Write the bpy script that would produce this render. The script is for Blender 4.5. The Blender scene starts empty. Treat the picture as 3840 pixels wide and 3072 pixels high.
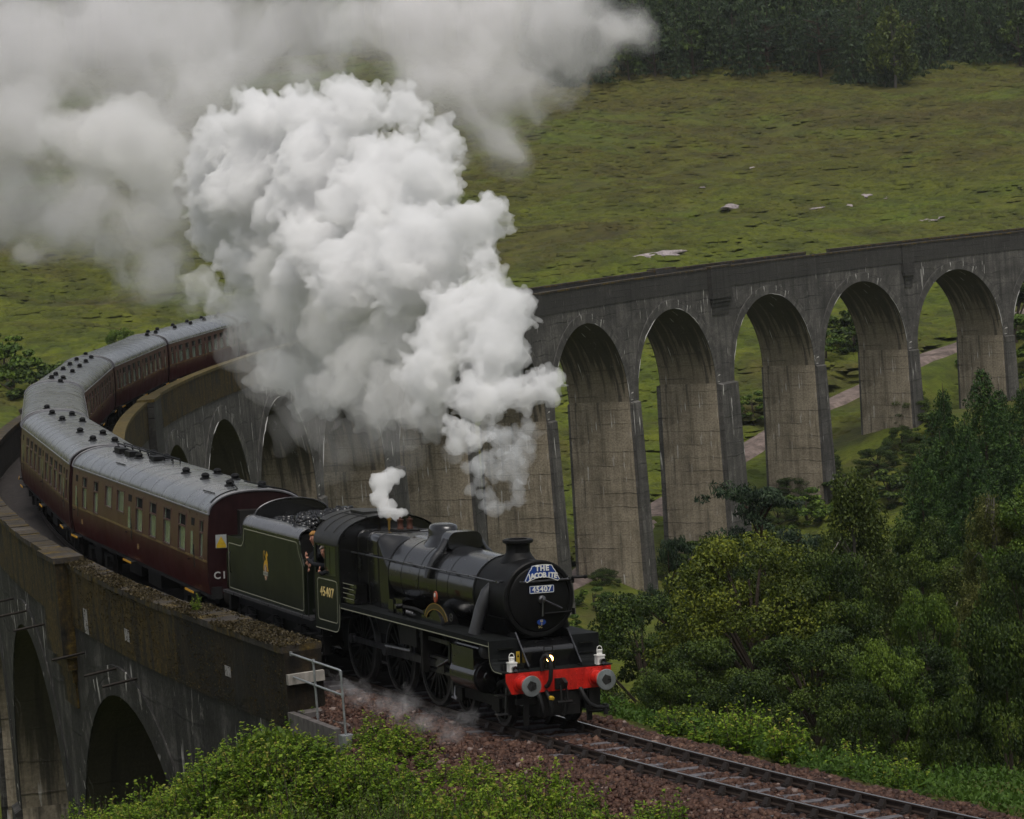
import bpy, math, random
import numpy as np
from mathutils import Matrix, Vector

SC = bpy.context.scene
COL = SC.collection
rng = np.random.default_rng(7)
random.seed(7)
PI = math.pi

# ------------------------------------------------------------------ camera
cam_d = bpy.data.cameras.new('camera')
CAM = bpy.data.objects.new('camera', cam_d)
COL.objects.link(CAM)
CAM_POS = Vector((-28.999, -58.017, 12.636))
_y, _p, _r = 0.45162, 0.08819, -0.07655
_R = Vector((math.cos(_y), -math.sin(_y), 0))
_F = Vector((math.sin(_y) * math.cos(_p), math.cos(_y) * math.cos(_p), -math.sin(_p)))
_U = Vector((math.sin(_y) * math.sin(_p), math.cos(_y) * math.sin(_p), math.cos(_p)))
_X = _R * math.cos(_r) + _U * math.sin(_r)
_Y = -_R * math.sin(_r) + _U * math.cos(_r)
_m = Matrix((_X, _Y, -_F)).transposed().to_4x4()
_m.translation = CAM_POS
CAM.matrix_world = _m
cam_d.sensor_width = 36.0
cam_d.sensor_fit = 'HORIZONTAL'
cam_d.lens = 36.0 * 11700.4 / 3840
cam_d.clip_start = 0.5
cam_d.clip_end = 6000
SC.camera = CAM

# ------------------------------------------------------------------ world, sun, exposure
SUN_EL, SUN_AZ = math.radians(68), math.radians(198)      # azimuth from +Y towards +X
W = bpy.data.worlds.new('World'); SC.world = W; W.use_nodes = True
nt = W.node_tree; nt.nodes.clear()
sky = nt.nodes.new('ShaderNodeTexSky'); sky.sky_type = 'NISHITA'; sky.sun_disc = False
sky.sun_elevation = SUN_EL; sky.sun_rotation = SUN_AZ
sky.air_density = 0.6; sky.dust_density = 4.0; sky.ozone_density = 0.6; sky.altitude = 100
bg = nt.nodes.new('ShaderNodeBackground'); bg.inputs['Strength'].default_value = 0.095
out = nt.nodes.new('ShaderNodeOutputWorld')
hs = nt.nodes.new('ShaderNodeHueSaturation'); hs.inputs['Saturation'].default_value = 0.30      # cloud cover: nearly neutral light
nt.links.new(sky.outputs[0], hs.inputs['Color']); nt.links.new(hs.outputs[0], bg.inputs[0]); nt.links.new(bg.outputs[0], out.inputs[0])
sun_d = bpy.data.lights.new('sun', 'SUN'); sun_d.energy = 1.05; sun_d.angle = math.radians(35)
sun_d.color = (1.0, 0.95, 0.88)
SUN = bpy.data.objects.new('sun', sun_d); COL.objects.link(SUN)
_sd = Vector((math.sin(SUN_AZ) * math.cos(SUN_EL), math.cos(SUN_AZ) * math.cos(SUN_EL), math.sin(SUN_EL)))
SUN.rotation_euler = _sd.to_track_quat('Z', 'Y').to_euler()
SUN.location = (0, 0, 80)
vs = SC.view_settings
vs.view_transform = 'Standard'; vs.look = 'None'; vs.gamma = 1.0; vs.use_curve_mapping = False
vs.exposure = 0.62
SC.render.engine = 'CYCLES'
cy = SC.cycles
cy.use_denoising = True
cy.max_bounces = 10; cy.diffuse_bounces = 3; cy.glossy_bounces = 3; cy.transmission_bounces = 3
cy.transparent_max_bounces = 16; cy.volume_bounces = 8
cy.volume_step_rate = 1.0; cy.volume_max_steps = 256
cy.sample_clamp_indirect = 6.0

# ------------------------------------------------------------------ helpers: track geometry
KAP, KAP0, S_T, GRAD, CANT = 0.0043, 0.00634, 2.0, -0.01104, 0.0601
_ds = 0.25
_grid = np.arange(-60, 480, _ds)
_k = KAP0 + (KAP - KAP0) * np.clip((_grid - S_T) / 12 + .5, 0, 1)
_k = np.where(_grid < -25, _k * np.clip((_grid + 60) / 35, 0, 1), _k)
_th = np.concatenate([[0], np.cumsum(_k[:-1] * _ds)])
_i0 = int(round(60 / _ds)); _th = _th - _th[_i0]
_tx = np.concatenate([[0], np.cumsum(np.sin(_th[:-1]) * _ds)]); _ty = np.concatenate([[0], np.cumsum(np.cos(_th[:-1]) * _ds)])
_tx -= _tx[_i0]; _ty -= _ty[_i0]

def trk(s):
    s = np.asarray(s, float)
    return np.interp(s, _grid, _tx), np.interp(s, _grid, _ty), np.interp(s, _grid, _th)

def pt(s, u, z, cant=0.0):
    """point at distance s behind the buffers, u metres to the outer side of the curve, z above rail"""
    s = np.asarray(s, float); u = np.asarray(u, float) + 0 * s; z = np.asarray(z, float) + 0 * s
    u, z = u - cant * z, z + cant * u
    x, y, t = trk(s)
    return np.stack([x - u * np.cos(t), y + u * np.sin(t), z + GRAD * s], -1)

def su_of(x, y):
    """nearest track coordinates of world points (vectorised, coarse)"""
    x = np.atleast_1d(np.asarray(x, float)); y = np.atleast_1d(np.asarray(y, float))
    g = np.arange(-60, 478, 2.0); gx, gy, gt = trk(g)
    S = np.empty_like(x); Uo = np.empty_like(x)
    for i in range(0, len(x), 20000):
        d = (x[i:i+20000, None] - gx) ** 2 + (y[i:i+20000, None] - gy) ** 2
        j = d.argmin(1)
        dx = x[i:i+20000] - gx[j]; dy = y[i:i+20000] - gy[j]; t = gt[j]
        S[i:i+20000] = g[j] + dx * np.sin(t) + dy * np.cos(t)
        Uo[i:i+20000] = -dx * np.cos(t) + dy * np.sin(t)
    return S, Uo

def rig_matrix(sa, sb):
    """frame of a rigid vehicle whose bogies sit on the track at sa and sb: X back, Y outer side, Z up"""
    a, b = pt(sa, 0, 0), pt(sb, 0, 0)
    d = Vector((b - a).tolist()); L = d.length; d.normalize()
    up = Vector((0, 0, 1))
    yv = up.cross(d).normalized(); zv = d.cross(yv)
    c = CANT
    y2 = (yv + zv * c).normalized(); z2 = d.cross(y2).normalized()
    o = Vector(a.tolist()) - d * sa
    m = Matrix((d, y2, z2)).transposed().to_4x4(); m.translation = o
    return m

# ------------------------------------------------------------------ helpers: meshes
class MB:
    """collects shapes; build() links them as one mesh object"""
    def __init__(s): s.v = []; s.f = []; s.m = []; s.cur = 0; s.uv = None
    def add(s, vs, fs):
        o = len(s.v); s.v.extend([tuple(map(float, q)) for q in vs])
        s.f.extend([tuple(i + o for i in q) for q in fs]); s.m.extend([s.cur] * len(fs)); return s
    def box(s, x0, x1, y0, y1, z0, z1):
        v = [(x, y, z) for x in (x0, x1) for y in (y0, y1) for z in (z0, z1)]
        return s.add(v, [(0, 1, 3, 2), (4, 6, 7, 5), (0, 4, 5, 1), (2, 3, 7, 6), (0, 2, 6, 4), (1, 5, 7, 3)])
    def hexa(s, v):      # 8 points ordered like box
        return s.add(v, [(0, 1, 3, 2), (4, 6, 7, 5), (0, 4, 5, 1), (2, 3, 7, 6), (0, 2, 6, 4), (1, 5, 7, 3)])
    def prism(s, poly, axis, a, b):
        """poly: 2-D points in the plane normal to axis ('x': (y,z), 'y': (x,z), 'z': (x,y))"""
        def P(q, t):
            return {'x': (t, q[0], q[1]), 'y': (q[0], t, q[1]), 'z': (q[0], q[1], t)}[axis]
        n = len(poly); v = [P(q, a) for q in poly] + [P(q, b) for q in poly]
        f = [tuple(range(n))[::-1], tuple(range(n, 2 * n))] + [(i, (i + 1) % n, n + (i + 1) % n, n + i) for i in range(n)]
        return s.add(v, f)
    def cyl(s, p0, p1, r0, r1=None, n=16, caps=True):
        r1 = r0 if r1 is None else r1
        p0, p1 = Vector(p0), Vector(p1); d = (p1 - p0).normalized()
        a = d.orthogonal().normalized(); b = d.cross(a)
        v = []
        for p, r in ((p0, r0), (p1, r1)):
            for i in range(n):
                t = 2 * PI * i / n; v.append(p + a * (r * math.cos(t)) + b * (r * math.sin(t)))
        f = [(i, (i + 1) % n, n + (i + 1) % n, n + i) for i in range(n)]
        if caps: f += [tuple(range(n))[::-1], tuple(range(n, 2 * n))]
        return s.add(v, f)
    def tube(s, path, r, n=8, caps=True):
        P = [Vector(q) for q in path]; rs = r if isinstance(r, (list, tuple)) else [r] * len(P)
        v = []; prev = None
        for i, q in enumerate(P):
            d = (P[min(i + 1, len(P) - 1)] - P[max(i - 1, 0)])
            d = d.normalized() if d.length > 1e-9 else Vector((0, 0, 1))
            a = d.orthogonal().normalized() if prev is None else (prev - d * prev.dot(d)).normalized()
            prev = a; b = d.cross(a)
            for k in range(n):
                t = 2 * PI * k / n; v.append(q + a * (rs[i] * math.cos(t)) + b * (rs[i] * math.sin(t)))
        f = []
        for i in range(len(P) - 1):
            for k in range(n):
                f.append((i * n + k, i * n + (k + 1) % n, (i + 1) * n + (k + 1) % n, (i + 1) * n + k))
        if caps: f += [tuple(range(n))[::-1], tuple(range((len(P) - 1) * n, len(P) * n))]
        return s.add(v, f)
    def lathe(s, prof, o, axis='x', n=32, a0=0, a1=2 * PI, sy=1, sz=1):
        """prof: (t, r) along the axis from origin o"""
        v = []; full = abs(a1 - a0 - 2 * PI) < 1e-6; m = n if full else n + 1
        for t, r in prof:
            for i in range(m):
                g = a0 + (a1 - a0) * i / n; c, q = math.cos(g) * r, math.sin(g) * r
                if axis == 'x': v.append((o[0] + t, o[1] + c * sy, o[2] + q * sz))
                elif axis == 'z': v.append((o[0] + c * sy, o[1] + q * sz, o[2] + t))
                else: v.append((o[0] + c * sy, o[1] + t, o[2] + q * sz))
        f = []
        for j in range(len(prof) - 1):
            for i in range(n):
                k = (i + 1) % m
                f.append((j * m + i, j * m + k, (j + 1) * m + k, (j + 1) * m + i))
        return s.add(v, f)
    def grid(s, P, nu, nv):
        """P: nu*nv points, row major"""
        return s.add(P, [(i * nv + j, i * nv + j + 1, (i + 1) * nv + j + 1, (i + 1) * nv + j) for i in range(nu - 1) for j in range(nv - 1)])
    def mesh(s, name, mats, smooth=40, fix=True):
        me = bpy.data.meshes.new(name); me.from_pydata(s.v, [], s.f)
        if not isinstance(mats, (list, tuple)): mats = [mats]
        for q in mats: me.materials.append(q)
        if len(mats) > 1: me.polygons.foreach_set('material_index', s.m)
        if fix:
            import bmesh
            bm = bmesh.new(); bm.from_mesh(me); bmesh.ops.recalc_face_normals(bm, faces=bm.faces); bm.to_mesh(me); bm.free()
        if smooth:
            me.shade_smooth(); me.set_sharp_from_angle(angle=math.radians(smooth))
        if s.uv is not None:
            l = me.uv_layers.new(name='UVMap'); vi = np.empty(len(me.loops), np.int32); me.loops.foreach_get('vertex_index', vi)
            l.data.foreach_set('uv', np.asarray(s.uv, np.float32)[vi].ravel())
        me.update(); return me
    def build(s, name, mats, parent=None, smooth=40, fix=True):
        return link(name, s.mesh(name, mats, smooth, fix), parent)

def link(name, data, parent=None):
    o = bpy.data.objects.new(name, data); COL.objects.link(o)
    if parent is not None: o.parent = parent
    return o

def tag(o, label=None, cat=None, group=None, kind=None):
    if label: o['label'] = label
    if cat: o['category'] = cat
    if group: o['group'] = group
    if kind: o['kind'] = kind
    return o

def empty(name, matrix=None):
    o = bpy.data.objects.new(name, None); COL.objects.link(o); o.empty_display_size = .3
    if matrix is not None: o.matrix_world = matrix
    return o

def copy_tree(o, parent=None):
    c = o.copy(); COL.objects.link(c)
    if parent is not None: c.parent = parent
    for ch in list(o.children): copy_tree(ch, c)
    return c

def np_mesh(name, V, F, mat, smooth=False, attr=None):
    """V (n,3), F (m,k) arrays -> mesh, fast path"""
    me = bpy.data.meshes.new(name)
    V = np.ascontiguousarray(V, np.float32); F = np.ascontiguousarray(F, np.int32); k = F.shape[1]
    me.vertices.add(len(V)); me.vertices.foreach_set('co', V.ravel())
    me.loops.add(F.size); me.loops.foreach_set('vertex_index', F.ravel())
    me.polygons.add(len(F)); me.polygons.foreach_set('loop_start', np.arange(0, F.size, k, dtype=np.int32))
    me.polygons.foreach_set('loop_total', np.full(len(F), k, np.int32))
    if smooth: me.polygons.foreach_set('use_smooth', np.ones(len(F), bool))
    if mat is not None:
        for q in (mat if isinstance(mat, (list, tuple)) else [mat]): me.materials.append(q)
    me.update(calc_edges=True)
    if attr is not None:
        for nm, val in attr.items():
            a = me.attributes.new(nm, 'FLOAT', 'POINT'); a.data.foreach_set('value', np.asarray(val, np.float32))
    return me

# ------------------------------------------------------------------ helpers: materials
class N:
    def __init__(s, name):
        s.m = bpy.data.materials.new(name); s.m.use_nodes = True; s.t = s.m.node_tree
        s.t.nodes.clear(); s.o = s.t.nodes.new('ShaderNodeOutputMaterial')
    def n(s, typ, inputs=None, **kw):
        q = s.t.nodes.new(typ)
        for k, v in kw.items(): setattr(q, k, v)
        for k, v in (inputs or {}).items():
            if isinstance(v, bpy.types.NodeSocket): s.t.links.new(v, q.inputs[k])
            else: q.inputs[k].default_value = v
        return q
    def L(s, a, b): s.t.links.new(a, b)
    def pos(s): return s.n('ShaderNodeNewGeometry').outputs['Position']
    def obj(s): return s.n('ShaderNodeTexCoord').outputs['Object']
    def uv(s): return s.n('ShaderNodeTexCoord').outputs['UV']
    def scale(s, v, sc): return s.n('ShaderNodeMapping', {'Vector': v, 'Scale': sc}).outputs[0]
    def noise(s, v, sc=1, det=4, rough=.55, dist=0):
        return s.n('ShaderNodeTexNoise', {'Vector': v, 'Scale': sc, 'Detail': det, 'Roughness': rough, 'Distortion': dist}).outputs['Fac']
    def ramp(s, fac, stops):
        r = s.n('ShaderNodeValToRGB', {'Fac': fac}); e = r.color_ramp.elements
        while len(e) < len(stops): e.new(.5)
        for q, (p, c) in zip(e, stops):
            q.position = p; q.color = (c if len(c) == 4 else (*c, 1)) if hasattr(c, '__len__') else (c, c, c, 1)
        return r.outputs[0]
    def mix(s, f, a, b, mode='MIX'):
        q = s.n('ShaderNodeMix', data_type='RGBA', blend_type=mode)
        for k, v in ((0, f), (6, a), (7, b)):
            if isinstance(v, bpy.types.NodeSocket): s.L(v, q.inputs[k])
            else: q.inputs[k].default_value = v if k == 0 else ((*v, 1) if len(v) == 3 else v)
        return q.outputs[2]
    def math(s, op, a, b=0.0, c=None, clamp=False):
        q = s.n('ShaderNodeMath', operation=op, use_clamp=clamp)
        for i, v in enumerate((a, b) if c is None else (a, b, c)):
            if isinstance(v, bpy.types.NodeSocket): s.L(v, q.inputs[i])
            else: q.inputs[i].default_value = v
        return q.outputs[0]
    def bump(s, h, strength=.3, dist=.02):
        return s.n('ShaderNodeBump', {'Height': h, 'Strength': strength, 'Distance': dist}).outputs[0]
    def bsdf(s, col, rough=.6, normal=None, **kw):
        b = s.n('ShaderNodeBsdfPrincipled')
        kw.setdefault('Specular IOR Level', .5 if isinstance(rough, bpy.types.NodeSocket) or rough < .5 else .25)
        for k, v in {'Base Color': col, 'Roughness': rough, **kw}.items():
            if isinstance(v, bpy.types.NodeSocket): s.L(v, b.inputs[k])
            else: b.inputs[k].default_value = (*v, 1) if (k == 'Base Color' and len(v) == 3) else v
        if normal is not None: s.L(normal, b.inputs['Normal'])
        s.L(b.outputs[0], s.o.inputs['Surface']); return b

def paint(name, col, rough=.4, var=.25, metal=0.0, scale=3.0, coat=0.0, bump=.0, spec=None):
    """paint or metal with uneven dirt, streaks and gloss"""
    k = N(name); c = k.obj()
    n1 = k.noise(c, scale, 5, .6); n2 = k.noise(k.scale(c, (1.2, 1.2, .25)), scale * 2.2, 4, .6)
    f = k.math('MULTIPLY', n1, n2)
    lo = tuple(q * (1 - var) for q in col); hi = tuple(min(1, q * (1 + var) + .004 * var) for q in col)
    cc = k.ramp(f, [(.12, lo), (.42, hi)])
    r = k.math('MULTIPLY_ADD', n1, .3, rough - .15, clamp=True)
    nr = k.bump(n2, bump, .01) if bump else None
    k.bsdf(cc, r, nr, Metallic=metal, **{'Specular IOR Level': spec if spec is not None else (.5 if rough < .42 else .2)}, **({'Coat Weight': coat, 'Coat Roughness': .12} if coat else {}))
    return k.m

def flat(name, col, rough=.5, metal=0.0, emit=None, es=1.0):
    k = N(name); c = k.obj(); n1 = k.noise(c, 9, 3)
    cc = k.ramp(n1, [(.3, tuple(q * .82 for q in col)), (.7, col)])
    kw = {'Metallic': metal}
    if emit: kw['Emission Color'] = (*emit, 1); kw['Emission Strength'] = es
    k.bsdf(cc, rough, **kw); return k.m
# ------------------------------------------------------------------ terrain
def _hash(ix, iy, seed):
    h = (ix.astype(np.int64) * 374761393 + iy.astype(np.int64) * 668265263 + seed * 974634777) & 0xffffffff
    h = ((h ^ (h >> 13)) * 1274126177) & 0xffffffff
    return ((h ^ (h >> 16)) & 0xffff) / 65535.0

def vnoise(x, y, seed=0):
    ix, iy = np.floor(x), np.floor(y); fx, fy = x - ix, y - iy
    fx = fx * fx * (3 - 2 * fx); fy = fy * fy * (3 - 2 * fy)
    a = _hash(ix, iy, seed); b = _hash(ix + 1, iy, seed); c = _hash(ix, iy + 1, seed); d = _hash(ix + 1, iy + 1, seed)
    return (a * (1 - fx) + b * fx) * (1 - fy) + (c * (1 - fx) + d * fx) * fy

def fbm(x, y, seed=0, octv=4):
    t = 0; a = 1; tot = 0
    for i in range(octv):
        t = t + a * vnoise(x * 2 ** i, y * 2 ** i, seed + i); tot += a; a *= .5
    return t / tot

_cp = []
for s_, u_, z_ in [(20, 0, -3.8), (32, 0, -8), (45, 0, -11), (60, 0, -15), (80, 0, -19), (100, 0, -23), (130, 0, -27), (160, 0, -29),
                   (200, 0, -29), (224, 0, -28.1), (242, 0, -26.6), (259, 0, -25), (276, 0, -20.9), (293, 0, -19.4), (315, 0, -13), (340, 0, -7), (385, 0, -5.2), (440, 0, -5.6),
                   (100, 40, -17), (60, 40, -9), (40, 30, -7), (0, 3.5, -1.0), (0, 7, -1.5), (0, 12, -2.3), (0, 20, -1.2), (10, 8, -3.6), (20, 8, -7), (20, 15, -7.6),
                   (35, 10, -8.5), (45, 20, -9), (60, 14, -13), (80, 14, -17), (10, 3.8, -1.6), (-20, 3.5, -.75), (-20, 10, -.2), (-40, 3, -.6), (-40, -3, -.6), (-55, 0, -.5),
                   (-8, 4.5, -.75), (-8, 8, -.9), (5, 5, -1.6), (5, 9, -2.9),
                   (0, -3.7, -1.0), (0, -6, -1.8), (0, -10, -3.2), (0, -20, -5.9), (0, -29, -8.6), (0, -40, -13), (-10, -3.7, -.95), (-10, -6, -1.8), (-10, -10, -2.9), (-10, -20, -5.2), (-12, -30, -7.6), (-18, -42, -9.5),
                   (12, -5, -3.2), (12, -9, -6), (14, -18, -11)]:
    q = pt(s_, u_, 0); _cp.append((q[0], q[1], z_))
_fw = np.array([math.sin(_y), math.cos(_y)]); _rt = np.array([math.cos(_y), -math.sin(_y)])
def camxy(d, a): return np.array(CAM_POS[:2]) + d * (_fw + _rt * a)
for a_, row in ((.044, ((305, -24.6), (350, -18.4), (430, -7), (540, 6), (640, 21.5), (760, 41), (900, 64), (1300, 120))),
                (.10, ((350, -19), (380, -15.5), (430, -7.5), (540, 5), (640, 17.5), (760, 35))),
                (.165, ((345, -19), (365, -17), (400, -13), (440, -8.5), (540, 4), (640, 14), (760, 31), (900, 54), (1300, 110))),
                (.4, ((250, -12), (345, -12), (440, -5), (640, 14), (900, 50), (1300, 100))),
                (-.08, ((190, -20), (250, -17), (305, -14), (350, -10.5), (430, -2.5), (540, 10), (640, 25))),
                (-.164, ((200, -10.5), (280, -9.8), (350, -6.4), (430, 0), (540, 12), (640, 28), (760, 47), (900, 70), (1300, 125))),
                (-.45, ((80, -2), (200, -5), (350, 0), (540, 16), (900, 70), (1300, 120))),
                (.10, ((130, -13), (160, -19), (200, -24))), (.16, ((130, -11), (200, -18), (260, -21))),
                (.03, ((110, -12), (150, -22), (200, -28))), (-.02, ((150, -24), (200, -28))),
                (0, ((0, 11), (18, 6.5), (34, 1.5), (-60, 24), (-200, 60))), (-.5, ((25, 6),)), (.5, ((30, 5),)), (-.35, ((52, -3.5),)), (3, ((30, 9),)), (-3, ((30, 12),))):
    for d_, z_ in row:
        q = camxy(d_, a_); _cp.append((q[0], q[1], z_))
_cp = np.array(_cp)
def _phi(r): return -np.sqrt(r * r + 9.0)
_A = _phi(np.hypot(_cp[:, None, 0] - _cp[None, :, 0], _cp[:, None, 1] - _cp[None, :, 1]))
_n = len(_cp); _M = np.zeros((_n + 3, _n + 3)); _M[:_n, :_n] = _A - np.eye(_n) * .8
_M[:_n, _n] = 1; _M[:_n, _n + 1:] = _cp[:, :2]; _M[_n, :_n] = 1; _M[_n + 1:, :_n] = _cp[:, :2].T
_wt = np.linalg.solve(_M, np.concatenate([_cp[:, 2], [0, 0, 0]]))

def ground_z(x, y, rough=True):
    x = np.atleast_1d(np.asarray(x, float)); y = np.atleast_1d(np.asarray(y, float)); z = np.empty_like(x)
    for i in range(0, len(x), 40000):
        r = np.hypot(x[i:i+40000, None] - _cp[:, 0], y[i:i+40000, None] - _cp[:, 1])
        z[i:i+40000] = _phi(r) @ _wt[:_n] + _wt[_n] + x[i:i+40000] * _wt[_n + 1] + y[i:i+40000] * _wt[_n + 2]
    S, Uo = su_of(x, y)
    if rough:
        d = np.hypot(x - CAM_POS[0], y - CAM_POS[1])
        far = np.clip((d - 200) / 120, 0, 1)
        z = z + far * ((fbm(x / 38, y / 38, 3, 3) - .5) * 8.0 + (fbm(x / 9, y / 9, 11, 3) - .5) * 1.9)
        fx_ = (x - CAM_POS[0]) * _fw[0] + (y - CAM_POS[1]) * _fw[1]; rx_ = (x - CAM_POS[0]) * _rt[0] + (y - CAM_POS[1]) * _rt[1]
        z = z + far * (fbm(rx_ / 16 + fx_ / 60, fx_ / 5.5, 17, 3) - .5) * 1.1        # sheep terraces along the contours
        z = z + (1 - far) * (fbm(x / 7, y / 7, 5, 3) - .5) * .9 * np.clip((np.abs(Uo) - 4) / 6, 0, 1)
    # formation under the open track, dropping away past the abutment
    w = np.clip((5.2 - np.abs(Uo)) / 1.6, 0, 1) * np.clip((9.5 - S) / 3, 0, 1)
    w = w * w * (3 - 2 * w)
    z = z * (1 - w) + (-.95 + GRAD * S) * w
    # keep the ground below the deck
    cap = -3.0 + GRAD * S - np.clip((np.abs(Uo) - 4) / 3, 0, 1) * -40
    w2 = (S > 13) & (S < 400)
    z = np.where(w2, np.minimum(z, np.maximum(cap, -3.0)), z)
    return z

def _lines(*segs):
    o = []
    for a, b, st in segs: o.append(np.arange(a, b, st))
    return np.concatenate(o + [[segs[-1][1]]])

def grass_mat(name, tint=1.0):
    k = N(name); p = k.pos()
    n1 = k.noise(p, .018, 5, .6); n2 = k.noise(p, .13, 5, .62); n3 = k.noise(p, .9, 5, .7)
    z = k.n('ShaderNodeSeparateXYZ', {0: p}).outputs[2]
    heath = k.ramp(n2, [(.3, (.040, .035, .005)), (.46, (.058, .053, .006)), (.6, (.074, .076, .007)), (.8, (.082, .105, .008))])
    grass = k.ramp(n2, [(.25, (.034, .054, .004)), (.45, (.068, .090, .005)), (.65, (.104, .120, .007)), (.85, (.135, .140, .014))])
    f = k.math('MULTIPLY_ADD', z, 1 / 16, .72)
    f = k.math('ADD', f, k.math('MULTIPLY_ADD', n1, 1.6, -.8), clamp=True)
    c = k.mix(f, grass, heath)
    patch = k.ramp(k.noise(p, .028, 5, .7, .6), [(.52, 0), (.66, .9)])
    c = k.mix(patch, c, k.ramp(n3, [(.3, (.050, .074, .006)), (.7, (.090, .118, .010))]))
    brn = k.ramp(k.noise(p, .022, 5, .7, .4), [(.50, 0), (.62, .8)])
    c = k.mix(brn, c, k.ramp(n2, [(.35, (.040, .031, .007)), (.65, (.078, .064, .016))]))
    c = k.mix(k.ramp(n3, [(.22, .4), (.55, 0)]), c, (.026, .027, .006))
    mot = k.ramp(k.noise(p, .34, 5, .68, .8), [(.34, .6), (.56, 0)])
    c = k.mix(mot, c, (.018, .023, .005))
    if tint != 1.0: c = k.mix(1.0, c, (tint, tint, tint), 'MULTIPLY')
    b = k.bsdf(c, .85, k.bump(n3, .8, .35))
    if tint != 1.0:
        t = k.n('ShaderNodeBsdfTranslucent', {'Color': c}); m = k.n('ShaderNodeMixShader', {0: .5, 1: b.outputs[0], 2: t.outputs[0]}); k.L(m.outputs[0], k.o.inputs['Surface'])
    return k.m
M_GROUND = grass_mat('hill_grass')

_pp = np.array([(60, 160), (80, 174), (95.5, 190.5), (118, 215.1), (137.9, 228.1), (155.4, 237.6), (172, 246.5), (192, 257), (214, 262), (240, 262), (270, 270)], float)
_t = np.linspace(0, len(_pp) - 1, 160); _pc = np.stack([np.interp(_t, np.arange(len(_pp)), _pp[:, i]) for i in (0, 1)], 1)
for _ in range(6): _pc[1:-1] = (_pc[:-2] + 2 * _pc[1:-1] + _pc[2:]) / 4
_dn = np.gradient(_pc, axis=0); _dn /= np.linalg.norm(_dn, axis=1)[:, None]; _nn = np.stack([-_dn[:, 1], _dn[:, 0]], 1)
_pz = ground_z(_pc[:, 0], _pc[:, 1])
for _ in range(25): _pz[1:-1] = (_pz[:-2] + 2 * _pz[1:-1] + _pz[2:]) / 4
def path_blend(x, y, z):
    """level the ground along the track so that it lies on a bench"""
    m = (x > 40) & (x < 290) & (y > 140) & (y < 290); idx = np.where(m)[0]
    d2 = (x[idx, None] - _pc[None, :, 0]) ** 2 + (y[idx, None] - _pc[None, :, 1]) ** 2; j = d2.argmin(1); d = np.sqrt(d2[np.arange(len(idx)), j])
    w = np.clip((7.5 - d) / 4.5, 0, 1); w = w * w * (3 - 2 * w)
    z = z.copy(); z[idx] = z[idx] * (1 - w) + (_pz[j] - .25) * w; return z
_gx = _lines((-1200, -60, 40), (-60, 48, .9), (48, 450, 2.3), (450, 1500, 30))
_gy = _lines((-400, -70, 20), (-70, 62, .9), (62, 180, 2.2), (180, 860, 2.5), (860, 2000, 30))
_X2, _Y2 = np.meshgrid(_gx, _gy, indexing='ij')
_Z2 = path_blend(_X2.ravel(), _Y2.ravel(), ground_z(_X2.ravel(), _Y2.ravel()))
_nx, _ny = len(_gx), len(_gy)
_ii, _jj = np.meshgrid(np.arange(_nx - 1), np.arange(_ny - 1), indexing='ij')
_a = (_ii * _ny + _jj).ravel()
_me = np_mesh('hillside', np.stack([_X2.ravel(), _Y2.ravel(), _Z2], 1), np.stack([_a, _a + _ny, _a + _ny + 1, _a + 1], 1), M_GROUND, smooth=True)
GROUND = tag(link('hillside', _me), 'green and brown grassy hillside sloping down to the valley under the viaduct', kind='structure')

# gravel path winding up the valley behind the arches
M_PATH = paint('path_gravel', (.155, .120, .105), .9, .55, scale=.5, bump=.6)
_rows = []
for j, w_ in enumerate((-2.2, -1.3, 0, 1.3, 2.2)):
    q = _pc + _nn * (w_ + 1.5 * (fbm(_t * 1.7, _t * 0 + j * .6, 9, 3)[:, None] - .5))
    _rows.append(np.concatenate([q, (_pz + (.05 if abs(w_) < 1.5 else -.42))[:, None]], 1))
_P = np.stack(_rows, 1).reshape(-1, 3)
mb = MB(); mb.grid(_P, len(_pc), 5)
tag(mb.build('gravel_path', M_PATH), 'pinkish gravel track climbing the valley behind the arches', kind='structure')
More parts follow.
